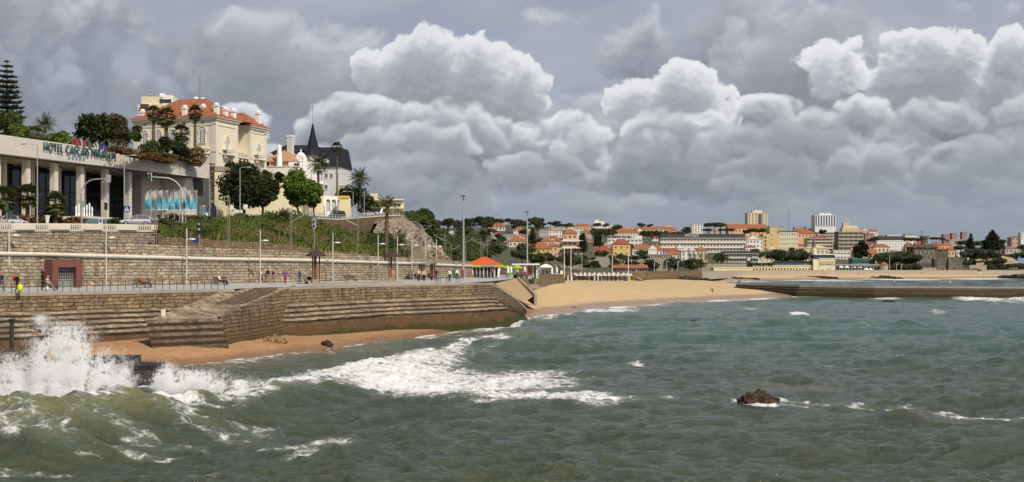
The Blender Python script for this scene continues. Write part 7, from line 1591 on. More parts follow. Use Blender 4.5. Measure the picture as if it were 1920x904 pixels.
floodlight(988.5, 262, 518, 396, 'second tall floodlight mast behind the white terrace building')
for px, Y, yb, yt_, lb in ((1058, 395, 521, 464, 'white flagpole left of the beach tents'), (1070.5, 400, 526, 464, 'white flagpole at the left end of the beach tents'), (1148, 430, 522, 478, 'white flagpole behind the middle of the beach tents'), (1178, 424, 526, 476, 'white flagpole at the right end of the beach tents'), (1091, 470, 510, 474, 'thin grey pole behind the beach tents')):
 O = P(px, yb, Y); mb = MB(); h = PZ(yt_, Y)-O.z; root = thing('flagpole', lb, 'flagpole', tuple(O)); mb.tube([(0, 0, -1), (0, 0, h)], [.16, .1], 6, M_WHITE if px != 1091 else M_METAL); part(mb, 'pole', root); mb = MB(); mb.lathe([(.02, 0), (.17, .12), (.02, .3)], 6, (0, 0, h), M_WHITE); part(mb, 'finial', root)
pp = None
for k, px in enumerate([1170, 1206, 1227, 1250, 1271, 1348, 1428, 1508, 1560, 1668, 1681, 1690]):
 Y = 575 if px < 1300 else 705; root = thing('promenade_lamp', 'slim pale lamp post on the far promenade', 'lamp post', tuple(P(px, 510, Y)), 0, 'slim lamp posts of the far promenade'); mb = MB(); h = S(20 if px < 1500 else (30 if px == 1668 else 14), Y); mb.tube([(0, 0, -.5), (0, 0, h)], .13, 5, M_LAMP); part(mb, 'pole', root); mb = MB(); mb.box((.4, 0, h), (1.1, .3, .2), 0, M_LAMP); part(mb, 'lamp_head', root)
M_CAT = plain('catenary steel', (.22, .20, .175), .7, .25, 3)
def catenary(px, Y, yt_, label, side=-1, arms=1):
 zb = 9.0; O = (PX(px, Y), Y, zb); h = PZ(yt_, Y)-zb; root = thing('catenary_mast', label, 'railway mast', O)
 mb = MB(); mb.box((-.11, 0, h/2), (.06, .2, h), 0, M_CAT); mb.box((.11, 0, h/2), (.06, .2, h), 0, M_CAT)
 for k in range(int(h/.9)): mb.box((0, 0, .5+k*.9), (.16, .12, .07), 0, M_CAT)
 part(mb, 'post', root)
 for k in range(arms):
  z = h-.5-k*2.2; mb = MB(); mb.tube([(0, 0, z-1.2), (side*2.2, -.6, z-.1)], .045, 5, M_LAMP); mb.tube([(0, 0, z), (side*2.4, -.6, z)], .022, 4, M_METAL); part(mb, 'bracket_arm', root)
 return Vector(O)+Vector((side*2.2, -.6, h-.6))
tips = []
for px, Y, yt_, lb, sd in ((292, 150, 372, 'railway mast left of the blue banners', 1), (429, 160, 369, 'railway mast in front of the teal car', -1), (546, 168, 393, 'railway mast below the bright green tree', 1), (671, 186, 402, 'railway mast below the road bend', -1), (786, 222, 418, 'railway mast at the foot of the cliff', 1), (835, 250, 436, 'railway mast left of the big floodlight', -1)): tips.append(catenary(px, Y, yt_, lb, sd))
for px, Y, yt_, lb, sd in ((846, 300, 456, 'distant railway mast, leftmost of the cluster behind the pavilion', 1), (873, 320, 442, 'distant railway mast with a long bracket behind the pavilion roof', 1), (902, 340, 446, 'distant railway mast right of the pavilion roof', -1), (914, 360, 450, 'distant railway mast nearest the dry trees', -1), (906, 400, 455, 'short distant railway mast in the cutting', 1)): tips.append(catenary(px, Y, yt_, lb, sd))
mb = MB()
for dz in (0, -1.1):
 P0 = [Vector((PX(-120, 128), 128, 18+dz))]+[t+Vector((0, 0, dz)) for t in tips[:6]]
 for a, b in zip(P0[:-1], P0[1:]): mb.tube([a.lerp(b, k/6)+Vector((0, 0, -.35*math.sin(PI*k/6)*(1 if dz == 0 else .1))) for k in range(7)], .014, 3, M_DARKM)
tag(mb.build('overhead_wire'), 'thin overhead railway wires strung between the masts above the retaining wall', 'wire')
def signal(px, Y, yt_, label, body, blue=False, tall=4.4):
 O = (PX(px, Y), Y, 9.2); h = PZ(yt_, Y)-9.2; root = thing('railway_signal', label, 'railway signal', O); mb = MB(); mb.tube([(0, 0, 0), (0, 0, h-.8)], .1, 6, M_CAT); part(mb, 'post', root)
 mb = MB(); n = 10; w_, hh = .32, .85; pts = [(w_*math.cos(2*PI*k/16), h-.5+hh*math.copysign(abs(math.sin(2*PI*k/16))**.6, math.sin(2*PI*k/16))) for k in range(16)]; V = [(x, -.12, z) for x, z in pts]+[(x, .12, z) for x, z in pts]; mb.add(V, [tuple(range(16)), tuple(range(31, 15, -1))]+[(k, (k+1) % 16, 16+(k+1) % 16, 16+k) for k in range(16)], body); hd = part(mb, 'signal_head', root)
 for z in (.35, -.3): mb = MB(); mb.lathe([(.14, 0), (.16, .2)], 8, (0, 0, 0), M_METAL if body is M_DARKM else M_DARKM); o = mb.build('lens_hood', None, hd, (0, -.12, h-.5+z)); o.rotation_euler = (PI/2, 0, 0)
 if blue: mb = MB(); mb.box((-.45, 0, h-2.1), (.6, .3, .55), 0, plain('blue box', (.015, .03, .28), .5, .1, 2)); part(mb, 'box', root)
signal(374, 152, 418, 'black oval railway signal with a blue box on the rubble wall', M_DARKM, True); signal(589, 176, 413, 'grey railway signal with two round lamps in the grassy slope', M_METAL)
def tlight(px, Y, ytop, arm_px, drop_px, label, back=False):
 b = road_pt(px, Y); s = Y/F; root = thing('traffic_light', label, 'traffic light', tuple(b)); h = PZ(ytop, Y)-b.z; a = arm_px*s; n = 9; r = min(abs(a)*.55, h*.4); sg = 1 if a > 0 else -1
 mb = MB(); path = [(0, 0, -.3), (0, 0, h-r)]+[(sg*r*(1-math.cos(PI/2*k/n)), 0, h-r+r*math.sin(PI/2*k/n)*.96) for k in range(1, n+1)]+[(a, 0, h+.05)]; mb.tube(path, [.13]*2+[.1]*n+[.06], 7, M_METAL if back else M_LAMP); part(mb, 'mast_arm', root)
 for (x, z, nm) in ((a, h, 0), (.25*sg*0+.3, 3.0, 1)):
  mb = MB(); mb.box((x, -.1, z), (.62 if nm == 0 else .4, .25, 1.15 if nm == 0 else .9), 0, M_METAL if back else M_DARKM)
  if nm == 0 and not back: mb.box((x, .05, z), (.78, .04, 1.3), 0, M_WHITE)
  hd = part(mb, 'signal_head', root)
  if not back:
   for k in range(3): lm = MB(); lm.lathe([(.13, 0), (.15, .16)], 8, (0, 0, 0), plain('dull green lens', (.05, .16, .1), .4, .2, 3)); o = lm.build('lens', None, hd, (x, -.23, z+.33*(1-k))); o.rotation_euler = (PI/2, 0, 0)
tlight(153, 184, 335, 51, 0, 'curved-arm traffic light reaching right, seen from behind', True)
tlight(342, 200, 332, -62, 0, 'curved-arm traffic light reaching left with a white-edged black head')
for px, Y, yt_, lb in ((13, 172, 382, 'greenish traffic light pair beside the left palm'), (199, 180, 381, 'small dark traffic light on a thin post above the balustrade')):
 b = road_pt(px, Y); h = PZ(yt_, Y)-b.z; root = thing('traffic_light', lb, 'traffic light', tuple(b)); mb = MB(); mb.tube([(0, 0, -.3), (0, 0, h)], .06, 6, M_METAL); part(mb, 'post', root)
 for k, (x, z) in enumerate(((0, h-.45), (.55 if px < 100 else 0, h-1.5 if px < 100 else h-.45))[:2 if px < 100 else 1]): mb = MB(); mb.box((x, -.1, z), (.42, .3, 1.05), 0, plain('green signal paint', (.05, .09, .075), .5, .2, 2) if px < 100 else M_DARKM); hd = part(mb, 'signal_head', root); [mb.v.clear() for _ in ()]
def sign(px, Y, yc, label, mat, w_, h_, shape='box', extra=None):
 b = road_pt(px, Y); z = PZ(yc, Y)-b.z; root = thing('road_sign', label, 'sign', tuple(b)); mb = MB(); mb.tube([(0, 0, -.2), (0, 0, z+h_/2)], .04, 5, M_METAL); part(mb, 'post', root); mb = MB()
 if shape == 'box': mb.box((0, -.08, z), (w_, .05, h_), 0, mat)
 elif shape == 'disc': mb.add([(w_/2*math.cos(2*PI*k/14), -.08, z+w_/2*math.sin(2*PI*k/14)) for k in range(14)], [tuple(range(14))], mat)
 else: mb.add([(-w_/2, -.08, z+h_/2), (0, -.08, z-h_/2), (w_/2, -.08, z+h_/2)], [(0, 1, 2)], mat); mb.add([(-w_/4, -.09, z+h_/3.2), (0, -.09, z-h_/5), (w_/4, -.09, z+h_/3.2)], [(0, 1, 2)], M_WHITE)
 pl = part(mb, 'plate', root)
 if extra: extra(pl, z)
M_SBLUE = plain('sign blue', (.015, .05, .3), .5, .08, 1); M_SRED = plain('sign red', (.4, .02, .02), .5, .1, 1)
def crossing(pl, z):
 mb = MB(); mb.add([(-.38, -.12, z-.32), (.38, -.12, z-.32), (0, -.12, z+.36)], [(0, 1, 2)], M_WHITE); mb.add([(-.07, -.13, z-.25), (.07, -.13, z-.25), (.1, -.13, z), (0, -.13, z+.16), (-.1, -.13, z)], [(0, 1, 2, 3, 4)], M_DARKM); part(mb, 'symbol', pl)
sign(238, 186, 392, 'blue square pedestrian crossing sign behind the silver estate car', M_SBLUE, .95, .95, 'box', crossing)
def twobands(pl, z): mb = MB(); mb.box((0, -.12, z-.42), (.5, .04, .3), 0, plain('sign yellow', (.6, .38, .01), .5, .1, 1)); mb.add([(.2*math.cos(2*PI*k/12), -.13, z+.1+.2*math.sin(2*PI*k/12)) for k in range(12)], [tuple(range(12))], M_SBLUE); part(mb, 'symbol', pl)
sign(189, 176, 416, 'small white sign with a blue disc and a yellow plate at the balustrade', M_WHITE, .55, .65, 'box', twobands)
sign(382, 222, 388, 'small upside-down triangle sign left of the grey hotel panel', M_SRED, .8, .7, 'tri')
sign(434, 226, 389, 'white rectangular sign left of the teal car', M_WHITE, .8, .9); sign(460.5, 234, 388, 'white rectangular sign before the dark street tree trunk', M_WHITE, .8, .9)
sign(591, 276, 386, 'round grey sign seen from behind by the yellow wall', M_METAL, .7, .7, 'disc')
for px, Y, lb in ((88.5, 172, 'white litter bin on the balustrade pavement'), (386.5, 214, 'white litter bin near the hotel panel')):
 b = road_pt(px, Y); root = thing('litter_bin', lb, 'bin', tuple(b)); mb = MB(); mb.lathe([(.2, 0), (.26, .5), (.36, 1.05)], 10, (0, 0, .2), M_WHITE); part(mb, 'body', root); mb = MB(); mb.lathe([(.37, 1.05), (.4, 1.15), (.3, 1.2)], 10, (0, 0, .2), M_WHITE); part(mb, 'rim', root)
M_TYRE = plain('tyre', (.018, .018, .018), .9, .2, 4); M_RIM = plain('wheel rim', (.35, .36, .37), .4, .1, 3, metal=.6); M_LGT = plain('headlight', (.6, .62, .62), .15, .1, 3); M_TAIL = plain('tail light', (.3, .015, .015), .3, .1, 3)
def paint(n, c):
 m, t, b = newmat(n); b.inputs['Base Color'].default_value = (*c, 1); b.inputs['Roughness'].default_value = .28; b.inputs['Metallic'].default_value = .35; b.inputs['Coat Weight'].default_value = .5; b.inputs['Coat Roughness'].default_value = .1; return m
def car(label, pos, rz, col, kind='estate', L=4.3):
 root = thing('parked_car', label, 'car', tuple(pos), rz); W_ = 1.72; H = {'estate': 1.5, 'hatch': 1.45, 'suv': 1.75, 'van': 1.9}[kind]; x0, x1 = -L/2, L/2; hb = .92 if kind != 'suv' else 1.05; rear = {'estate': -.98, 'hatch': -.92, 'suv': -.95, 'van': -.98}[kind]*L/2
 R = [(x0, .74, .38, .78), (x0+.12, .83, .3, hb-.02), (x0+.9, .86, .24, hb), (0, .86, .24, hb), (x1-1.35, .86, .24, hb-.02), (x1-.55, .83, .26, hb-.14), (x1-.12, .78, .3, .66), (x1, .66, .38, .56)]
 mb = MB(); vs = []
 for x, w_, a, b in R: vs += [(x, -w_*.94, a), (x, -w_, (a+b)/2), (x, -w_*.93, b), (x, w_*.93, b), (x, w_, (a+b)/2), (x, w_*.94, a)]
 fs = [(i*6+j, i*6+(j+1) % 6, i*6+6+(j+1) % 6, i*6+6+j) for i in range(len(R)-1) for j in range(6)]+[tuple(range(5, -1, -1)), tuple(range(len(vs)-6, len(vs)))]; mb.add(vs, [tuple(reversed(f)) for f in fs], col)
 fr0, fr1 = x1-1.42, x1-2.15; rt = rear+.35 if kind != 'hatch' else rear+.75
 roof = [(fr1, .62, H), (rt, .62, H-.03)]; mb.add([(fr1, -.62, H-.02), (fr1, .62, H-.02), (rt, .62, H-.04), (rt, -.62, H-.04), (fr1-.3, -.5, H+.02), (fr1-.3, .5, H+.02), (rt+.2, .5, H), (rt+.2, -.5, H)], [(0,1,5,4),(1,2,6,5),(2,3,7,6),(3,0,4,7),(4,5,6,7)], col)
 for sy in (-1, 1):
  for xb, xt in ((fr0, fr1), (-.05, -.1), (rear+.05, rt)): mb.tube([(xb, sy*.8, hb-.03), (xt, sy*.62, H-.02)], .045, 4, col)
 body = part(mb, 'body', root, smooth=False)
 g = MB(); a = [(fr0-.02, -.77, hb), (fr0-.02, .77, hb), (fr1, .6, H-.05), (fr1, -.6, H-.05), (rear+.07, -.77, hb), (rear+.07, .77, hb), (rt, .6, H-.07), (rt, -.6, H-.07)]; g.add(a, [(0,1,2,3),(5,4,7,6),(4,0,3,7),(1,5,6,2)], M_GLASS); part(g, 'windows', root)
 for sx in (x1-.85, x0+.8):
  for sy in (-1, 1):
   wm = MB(); wm.lathe([(.2, -.09), (.31, -.1), (.33, 0), (.31, .1), (.2, .09)], 14, (0, 0, 0), M_TYRE); wl = wm.build('wheel', None, root, (sx, sy*.78, .32)); wl.rotation_euler = (PI/2, 0, 0)
   rm = MB(); rm.lathe([(.2, -.105), (.2, .105)], 10, (0, 0, 0), M_RIM); rm.build('rim', None, wl)
 for sy in (-1, 1):
  mb = MB(); mb.box((x1-.2, sy*.62, .64), (.16, .3, .15), 0, M_LGT); part(mb, 'headlight', root); mb = MB(); mb.box((x0+.04, sy*.68, .8), (.1, .2, .3), 0, M_TAIL); part(mb, 'tail_light', root)
  mb = MB(); mb.box((fr0-.25, sy*.95, hb+.06), (.12, .16, .12), 0, col); part(mb, 'mirror', root)
 mb = MB(); mb.box((x1-.02, 0, .42), (.1, 1.3, .16), 0, M_DARKM); mb.box((x1+.03, 0, .46), (.02, .46, .1), 0, M_WHITE); part(mb, 'front_bumper', root)
 if kind == 'estate': mb = MB(); [mb.tube([(fr1-.2, sy*.55, H+.06), (rt+.1, sy*.55, H+.05)], .025, 4, M_METAL) for sy in (-1, 1)]; part(mb, 'roof_rail', root)
SIL = paint('silver car paint', (.42, .44, .47))
car('silver estate car waiting on the road in front of the hotel', P(253, 422.5, 186), math.radians(205), SIL, 'estate', 4.5)
car('teal green small car by the dark street trees', P(456, 415, 222), math.radians(40), paint('teal car paint', (.05, .26, .25)), 'hatch', 3.9)
car('dark off-road car beside the white arcade', P(632, 409, 290), math.radians(228), paint('black car paint', (.012, .014, .018)), 'suv', 4.2)
car('pale grey car behind the road bend railing', P(687, 406, 322), math.radians(235), paint('pale grey car paint', (.5, .5, .5)), 'hatch', 4.0)
car('white car at the far end of the road bend', P(714, 404, 338), math.radians(225), paint('white car paint', (.7, .7, .7)), 'van', 4.2)
car('white car half hidden behind the left palm and balustrade', P(26, 424, 176), math.radians(70), paint('white car paint', (.7, .7, .7)), 'hatch', 4.0)
Yp = 228; O = P(903, 519, Yp); s = Yp/F; pv = thing('pavilion', 'beach pavilion with a bright orange-red pyramid roof and lime green fascia', 'pavilion', (O.x, O.y, 6.05)); X0, X1 = PX(866, Yp)-O.x, PX(934, Yp)-O.x; zz = lambda py: PZ(py, Yp)-6.05
M_LIME = plain('lime green fascia', (.40, .46, .03), .5, .08, .8); M_TENTR = plain('orange red canvas roof', (.52, .095, .03), .7, .08, .5)
mb = MB(); x0, x1 = PX(872, Yp)-O.x, PX(943, Yp)-O.x; zr = zz(497); ap = ((x0+x1)/2, 3.2, zz(481.5)); b4 = [(x0-.1, 0, zr), (x1+.1, 0, zr), (x1+.1, 6.6, zr), (x0-.1, 6.6, zr)]
mb.add(b4+[(ap[0]-.35, ap[1], ap[2]), (ap[0]+.35, ap[1], ap[2])], [(0, 1, 5, 4), (1, 2, 5), (2, 3, 4, 5), (3, 0, 4)], M_TENTR); part(mb, 'roof', pv)
mb = MB(); mb.box0(PX(862, Yp)-O.x, PX(946, Yp)-O.x, -.25, 7, zz(501), zz(497)-.01, M_LIME); fa = part(mb, 'fascia', pv)
mb = MB(); mb.box0(PX(904, Yp)-O.x, PX(928, Yp)-O.x, -.33, -.26, zz(500.6), zz(497.4), plain('grey sign board', (.28, .28, .27), .6, .2, 2)); part(mb, 'sign_board', fa)
mb = MB(); mb.box0(X0, X1, .35, 6.5, 0, zz(501), M_GLASS); part(mb, 'glass_wall', pv)
for k in range(11): mb = MB(); x = lerp(X0, X1, k/10); w_ = .09 if k % 3 else .2; mb.box0(x-w_/2, x+w_/2, .2, .34, 0, zz(501), M_WHITE); part(mb, 'mullion', pv)
mb = MB(); mb.add([(PX(932, Yp)-O.x, -.1, 0), (PX(936, Yp)-O.x, -.1, 0), (PX(938.5, Yp)-O.x, -.1, zz(501)), (PX(934, Yp)-O.x, -.1, zz(501)), (PX(932, Yp)-O.x, 2.5, 0), (PX(936, Yp)-O.x, 2.5, 0), (PX(938.5, Yp)-O.x, 2.5, zz(501)), (PX(934, Yp)-O.x, 2.5, zz(501))], [(0,1,2,3),(1,5,6,2),(4,0,3,7)], M_WHITE); part(mb, 'side_screen', pv)
def parasol(label, px, Y, yb, yt_, wpx, mat, closed=False, name='parasol'):
 O = P(px, yb, Y); h = S(yb-yt_, Y); r = S(wpx, Y)/2; root = thing(name, label, 'parasol', tuple(O)); mb = MB(); mb.tube([(0, 0, -.3), (0, 0, h)], .04, 5, M_WHITE); part(mb, 'pole', root); mb = MB()
 if closed: mb.lathe([(.12, h*.3), (.3, h*.42), (.22, h*.8), (.05, h)], 8, (0, 0, 0), mat)
 else: mb.lathe([(r, h*.72), (r*1.0, h*.76), (r*.5, h*.9), (.05, h)], 8, (0, 0, 0), mat)
 part(mb, 'canopy', root)
M_LP = plain('lime parasol cloth', (.30, .42, .03), .8, .1, .8)
parasol('open lime green parasol right of the pavilion', 969, 240, 520, 496.5, 25, M_LP); parasol('second lime parasol touching the pavilion fascia', 951, 242, 520, 497, 16, M_LP)
parasol('closed white parasol beside the pavilion terrace', 952.5, 236, 520, 500, 4, M_WHITE, True); parasol('closed white parasol left of the lime parasol pole', 958, 236, 520, 499, 4, M_WHITE, True); parasol('closed white parasol before the terrace building', 984, 242, 520, 499, 4, M_WHITE, True); parasol('closed white parasol right of the white gazebo', 1044, 330, 518, 499, 4.5, M_WHITE, True)
Yt = 252; O = P(986, 520, Yt); tb = thing('terrace_building', 'low white flat-roofed cafe building with a dark door and red poster', 'building', (O.x, O.y, 5.7)); fx = lambda px: PX(px, Yt)-O.x; fz = lambda py: PZ(py, Yt)-5.7
mb = MB(); mb.box0(fx(964), fx(1010), 1.2, 6, -.3, fz(497), stucco('grey', TC['grey'])); part(mb, 'wall', tb); mb = MB(); mb.box0(fx(959.5), fx(1012), -.4, 6.4, fz(497), fz(494.3), M_WHITE); part(mb, 'roof', tb)
mb = MB(); mb.box0(fx(1001), fx(1004.5), 1.05, 1.19, 0, fz(499.5), M_GLASS); part(mb, 'door', tb); mb = MB(); mb.box0(fx(990), fx(997), 1.05, 1.19, .8, fz(500), plain('red poster', (.3, .07, .06), .6, .45, 1.5)); part(mb, 'poster', tb)
for px in (966, 988, 1000, 1006): mb = MB(); mb.box0(fx(px)-.08, fx(px)+.08, .9, 1.04, 0, fz(497), M_WHITE); part(mb, 'post', tb)
Yg = 330; O = P(1024, 517, Yg); gz = thing('gazebo', 'white peaked gazebo tent on the terrace', 'tent', tuple(O)); s = Yg/F; mb = MB(); mb.lathe([(16.5*s, 15*s), (16.7*s, 17*s), (9*s, 20*s), (3*s, 21.5*s), (.1, 22*s)], 4, (0, 2, 0), M_WHITE, rot=PI/4); part(mb, 'canopy', gz)
for sx in (-1, 1):
 for sy in (0, 1): mb = MB(); mb.box0(sx*11.2*s-.08, sx*11.2*s+.08, .5+sy*3.2, .66+sy*3.2, -.2, 15.5*s, M_WHITE); part(mb, 'leg', gz)
mb = MB(); mb.box0(10*s, 13*s, .4, .48, 0, 15*s, M_WHITE); part(mb, 'side_curtain', gz)
mb = MB(); O = P(1053, 518, 335); mb.box0(-.35, .35, 0, .1, 0, 1.5, M_WHITE); mb.box0(-.5, .5, -.15, .3, -.1, .05, M_WHITE); tag(mb.build('board_sign', None, None, tuple(O)), 'white standing board at the edge of the terrace', 'sign board')
root = thing('sunbed', 'orange red lounge bed in front of the pavilion glass', 'sunbed', tuple(P(879, 520.5, 220))); mb = MB(); mb.box0(-.9, .9, 0, .7, .3, .5, M_TENTR); part(mb, 'mattress', root); mb = MB(); [mb.box0(x-.05, x+.05, .1, .6, 0, .3, M_DARKM) for x in (-.7, .7)]; part(mb, 'leg', root)
for k, (px, py, Y) in enumerate([(893, 520, 222), (899, 521, 221), (906, 521, 222), (913, 520.5, 223), (924, 520, 224), (944, 520.5, 234), (962, 520.5, 236), (975, 520.5, 238), (990, 520.5, 240)]):
 root = thing('cafe_table', 'small cafe table with chairs on the pavilion terrace', 'cafe table', (PX(px, Y), Y, 6.0), 0, 'cafe tables on the terrace'); mb = MB(); mb.lathe([(.4, .7), (.4, .74)], 10, (0, 0, 0), plain('grey wicker', (.13, .11, .1), .8, .3, 5)); part(mb, 'tabletop', root); mb = MB(); mb.tube([(0, 0, 0), (0, 0, .7)], .04, 5, M_DARKM); part(mb, 'pedestal', root)
 for a in (0, PI): mb = MB(); x = .65*math.cos(a); mb.box((x, 0, .43), (.45, .45, .05), 0, plain('grey wicker', (.13, .11, .1), .8, .3, 5)); mb.box((x*1.3, 0, .68), (.05, .45, .5), 0, plain('grey wicker', (.13, .11, .1), .8, .3, 5)); [mb.box((x+dx, dy, .2), (.04, .04, .42), 0, M_DARKM) for dx in (-.2, .2) for dy in (-.2, .2)]; part(mb, 'chair', root)
def shelter(px, Y, label):
 O = (PX(px, Y), Y, 6.2); root = thing('shelter', label, 'shelter', O); M_TH = plain('dark thatch', (.055, .036, .028), .95, .4, 4); mb = MB(); mb.lathe([(1.35, 3.25), (1.3, 3.35), (.75, 3.75), (.1, 4.05)], 10, (0, 0, 0), M_TH); part(mb, 'roof', root)
 for x, w_ in ((-.42, .14), (.42, .14), (-.1, .3)): mb = MB(); mb.box0(x-w_/2, x+w_/2, -.1, .1, 0, 3.3, plain('red brown timber', (.15, .06, .045), .8, .2, 2)); part(mb, 'post', root)
 mb = MB(); mb.box0(-.4, .4, -.2, .2, 0, .5, M_CONC); part(mb, 'plinth', root)
shelter(592.5, 148, 'brown round-roofed information shelter behind the walkers'); shelter(735, 170, 'second round-roofed shelter beside the tall promenade palm')
Y = 182; root = thing('pergola', 'dark red flat-topped pergola with posts and seats', 'pergola', (PX(798, Y), Y, 6.2)); M_PG = plain('dark red timber', (.12, .028, .025), .7, .2, 2); x0, x1 = PX(774, Y)-PX(798, Y), PX(818, Y)-PX(798, Y)
mb = MB(); mb.box0(x0, x1, -1, 1.2, 2.28, 2.42, plain('grey pergola roof', (.045, .04, .04), .8, .2, 2)); part(mb, 'roof', root)
for px in (787, 791, 795, 808, 811, 815): mb = MB(); x = PX(px, Y)-PX(798, Y); mb.box0(x-.1, x+.1, -.2, 0, 0, 2.28, M_PG); part(mb, 'post', root)
mb = MB(); mb.box0(x0+.4, x1-.3, .3, .8, .4, .5, M_PG); part(mb, 'seat', root)
def bench(px, Y, label, rz=.7, back=True):
 root = thing('bench', label, 'bench', (PX(px, Y), Y, 6.12), rz); mb = MB(); mb.box0(-.85, .85, -.2, .25, .42, .47, M_RUST); part(mb, 'seat', root)
 if back: mb = MB(); mb.add([(-.85, .26, .5), (.85, .26, .5), (.85, .42, .92), (-.85, .42, .92), (-.85, .31, .5), (.85, .31, .5), (.85, .47, .92), (-.85, .47, .92)], [(0,1,2,3),(5,4,7,6),(3,2,6,7),(1,5,6,2),(4,0,3,7)], M_RUST); part(mb, 'backrest', root)
 for x in (-.7, .7):
  for y in (-.15, .2): mb = MB(); mb.box0(x-.03, x+.03, y-.03, y+.03, 0, .42, M_DARKM); part(mb, 'leg', root)
bench(270, 126, 'bench with the first couple, one in an orange jacket'); bench(415, 139, 'bench with the second couple leaning back'); bench(658.5, 160, 'empty bench against the retaining wall right of the lamp post'); bench(93, 115, 'bench with the elderly man left of the maroon doorway', .7, False)
for px, Y, lb in ((822, 160, 'low dark table near the wall corner, the leftmost of three'), (840, 163, 'low dark table, the middle of three near the wall corner'), (859, 166, 'low dark table, the rightmost of three near the pavilion')):
 root = thing('picnic_table', lb, 'table', (PX(px, Y), Y, 6.05)); mb = MB(); mb.box0(-.35, .35, -.3, .3, .6, .68, M_DARKM); part(mb, 'tabletop', root)
 for x in (-.28, 0, .28): mb = MB(); mb.box0(x-.03, x+.03, -.05, .05, 0, .6, M_DARKM); part(mb, 'leg', root)
root = thing('waste_container', 'green waste container beside the pavilion', 'container', (PX(852, 205), 205, 6.1)); mb = MB(); mb.box((0, 0, .65), (.6, .6, 1.2), 0, plain('green plastic', (.03, .14, .08), .5, .1, 2), 1.06); part(mb, 'body', root); mb = MB(); mb.box((0, 0, 1.3), (.68, .68, .1), 0, plain('green plastic', (.03, .14, .08), .5, .1, 2)); part(mb, 'lid', root)
for px, c, lb in ((999.5, (.02, .06, .2), 'blue beach bin'), (1003.5, (.2, .26, .03), 'yellow green beach bin')):
 root = thing('beach_bin', lb+' on the sand by the low wall', 'bin', P(px, 531, 228)); mb = MB(); mb.lathe([(.2, 0), (.24, .8)], 8, (0, 0, 0), plain(lb, c, .5, .1, 2)); part(mb, 'body', root); mb = MB(); mb.lathe([(.26, .78), (.26, .86)], 8, (0, 0, 0), M_DARKM); part(mb, 'rim', root)
mb = MB(); O = P(1000, 537, 222); mb.box0(-.9, .9, -.6, .6, -.4, .35, M_CONC); mb.box0(-.5, 1.4, -1.2, -.61, -.4, .05, M_CONC); tag(mb.build('concrete_block', None, None, tuple(O)), 'concrete block half buried in sand beside the stair wall', 'block')
mb = MB(); rows = [[Vector((PX(p, y), y, 6.0+z)) for (y, z) in ((interp(p, [575, 763], [142, 160])-.2, 0), (interp(p, [575, 763], [142, 160])-.2, .38), (interp(p, [575, 763], [142, 160])+.4, .38), (interp(p, [575, 763], [142, 160])+.4, .1))] for p in range(578, 764, 6)]
mb.grid(rows, M_CONC, True, flip=True); tag(mb.build('kerb_wall'), 'low stone kerb wall on the promenade in front of the palms', 'low wall')
M_TC = plain('beach tent canvas', (.52, .51, .48), .85, .08, 1)
def beach_tent():
 root = thing('beach_tent', 'white-topped beach tent frame standing in rows on the sand', 'tent', (0, 0, 0), 0, 'white-topped beach tents in rows'); mb = MB(); mb.lathe([(.86, 1.9), (.9, 2.02), (.4, 2.45), (.03, 2.8)], 4, (0, 0, 0), M_TC, rot=PI/4); part(mb, 'canopy', root)
 for sx in (-1, 1):
  for sy in (-1, 1): mb = MB(); mb.box0(sx*.5-.1, sx*.5+.1, sy*.5-.1, sy*.5+.1, -.3, 1.92, M_DARKM); part(mb, 'leg', root)
 return root
bt = beach_tent(); first = True; rr = random.Random(12)
for row, (Y, n, a, b) in enumerate(((420, 14, 1082, 1182), (432, 13, 1070, 1178))):
 for k in range(n):
  o = bt if first else copy_tree(bt); first = False; px = lerp(a, b, k/(n-1)); o.location = P(px, interp(Y, [420, 432], [527.5, 524.8]), Y)+Vector((rr.uniform(-.15, .15), rr.uniform(-.6, .6), -.1)); o.rotation_euler.z = rr.uniform(-.12, .12)
def tent_stack(px, label, w_=2.0):
 root = thing('tent_stack', label, 'folded tents', tuple(P(px, 527.3, 417)));
 for k in range(3): mb = MB(); x = -w_/2+w_*(k+.5)/3; mb.box((x, 0, .9), (w_/3*.86, 1.2, 1.8), 0, M_DARKM if k != 1 else M_TC, .85); part(mb, 'panel', root)
for px, lb in ((1065, 'black and white folded tent bundle at the left end of the row'), (1072, 'second black and white folded tent bundle from the left'), (1115, 'black folded tent bundle in the middle of the row'), (1121, 'striped folded tent bundle just right of the middle')): tent_stack(px, lb)
for px, c, lb in ((1173, (.02, .09, .3), 'blue beach bin at the right end of the tents'), (1178.5, (.6, .45, .01), 'yellow beach bin at the right end of the tents')): root = thing('beach_bin', lb, 'bin', tuple(P(px, 527.5, 417))); mb = MB(); mb.lathe([(.45, 0), (.5, 1.5)], 8, (0, 0, 0), plain(lb, c, .5, .1, 2)); part(mb, 'body', root); mb = MB(); mb.lathe([(.52, 1.48), (.4, 1.65)], 8, (0, 0, 0), plain(lb, c, .5, .1, 2)); part(mb, 'lid', root)
for k, (px, py, Y) in enumerate([(1577, 508, 752), (1588, 508, 752), (1612, 508, 756), (1624, 512, 745), (1632, 512, 745), (1613, 500, 775), (1601, 508, 756)]):
 root = thing('white_parasol', 'white peaked parasol on the far cafe terrace', 'parasol', tuple(P(px, py, Y)), 0, 'white parasols of the far terrace'); s = Y/F; mb = MB(); mb.lathe([(5*s, 6*s), (4.9*s, 6.6*s), (1.6*s, 8.6*s), (.1, 10*s)], 8, (0, 0, 0), M_WHITE); part(mb, 'canopy', root); mb = MB(); mb.tube([(0, 0, -1), (0, 0, 8*s)], .1, 4, M_WHITE); part(mb, 'pole', root)
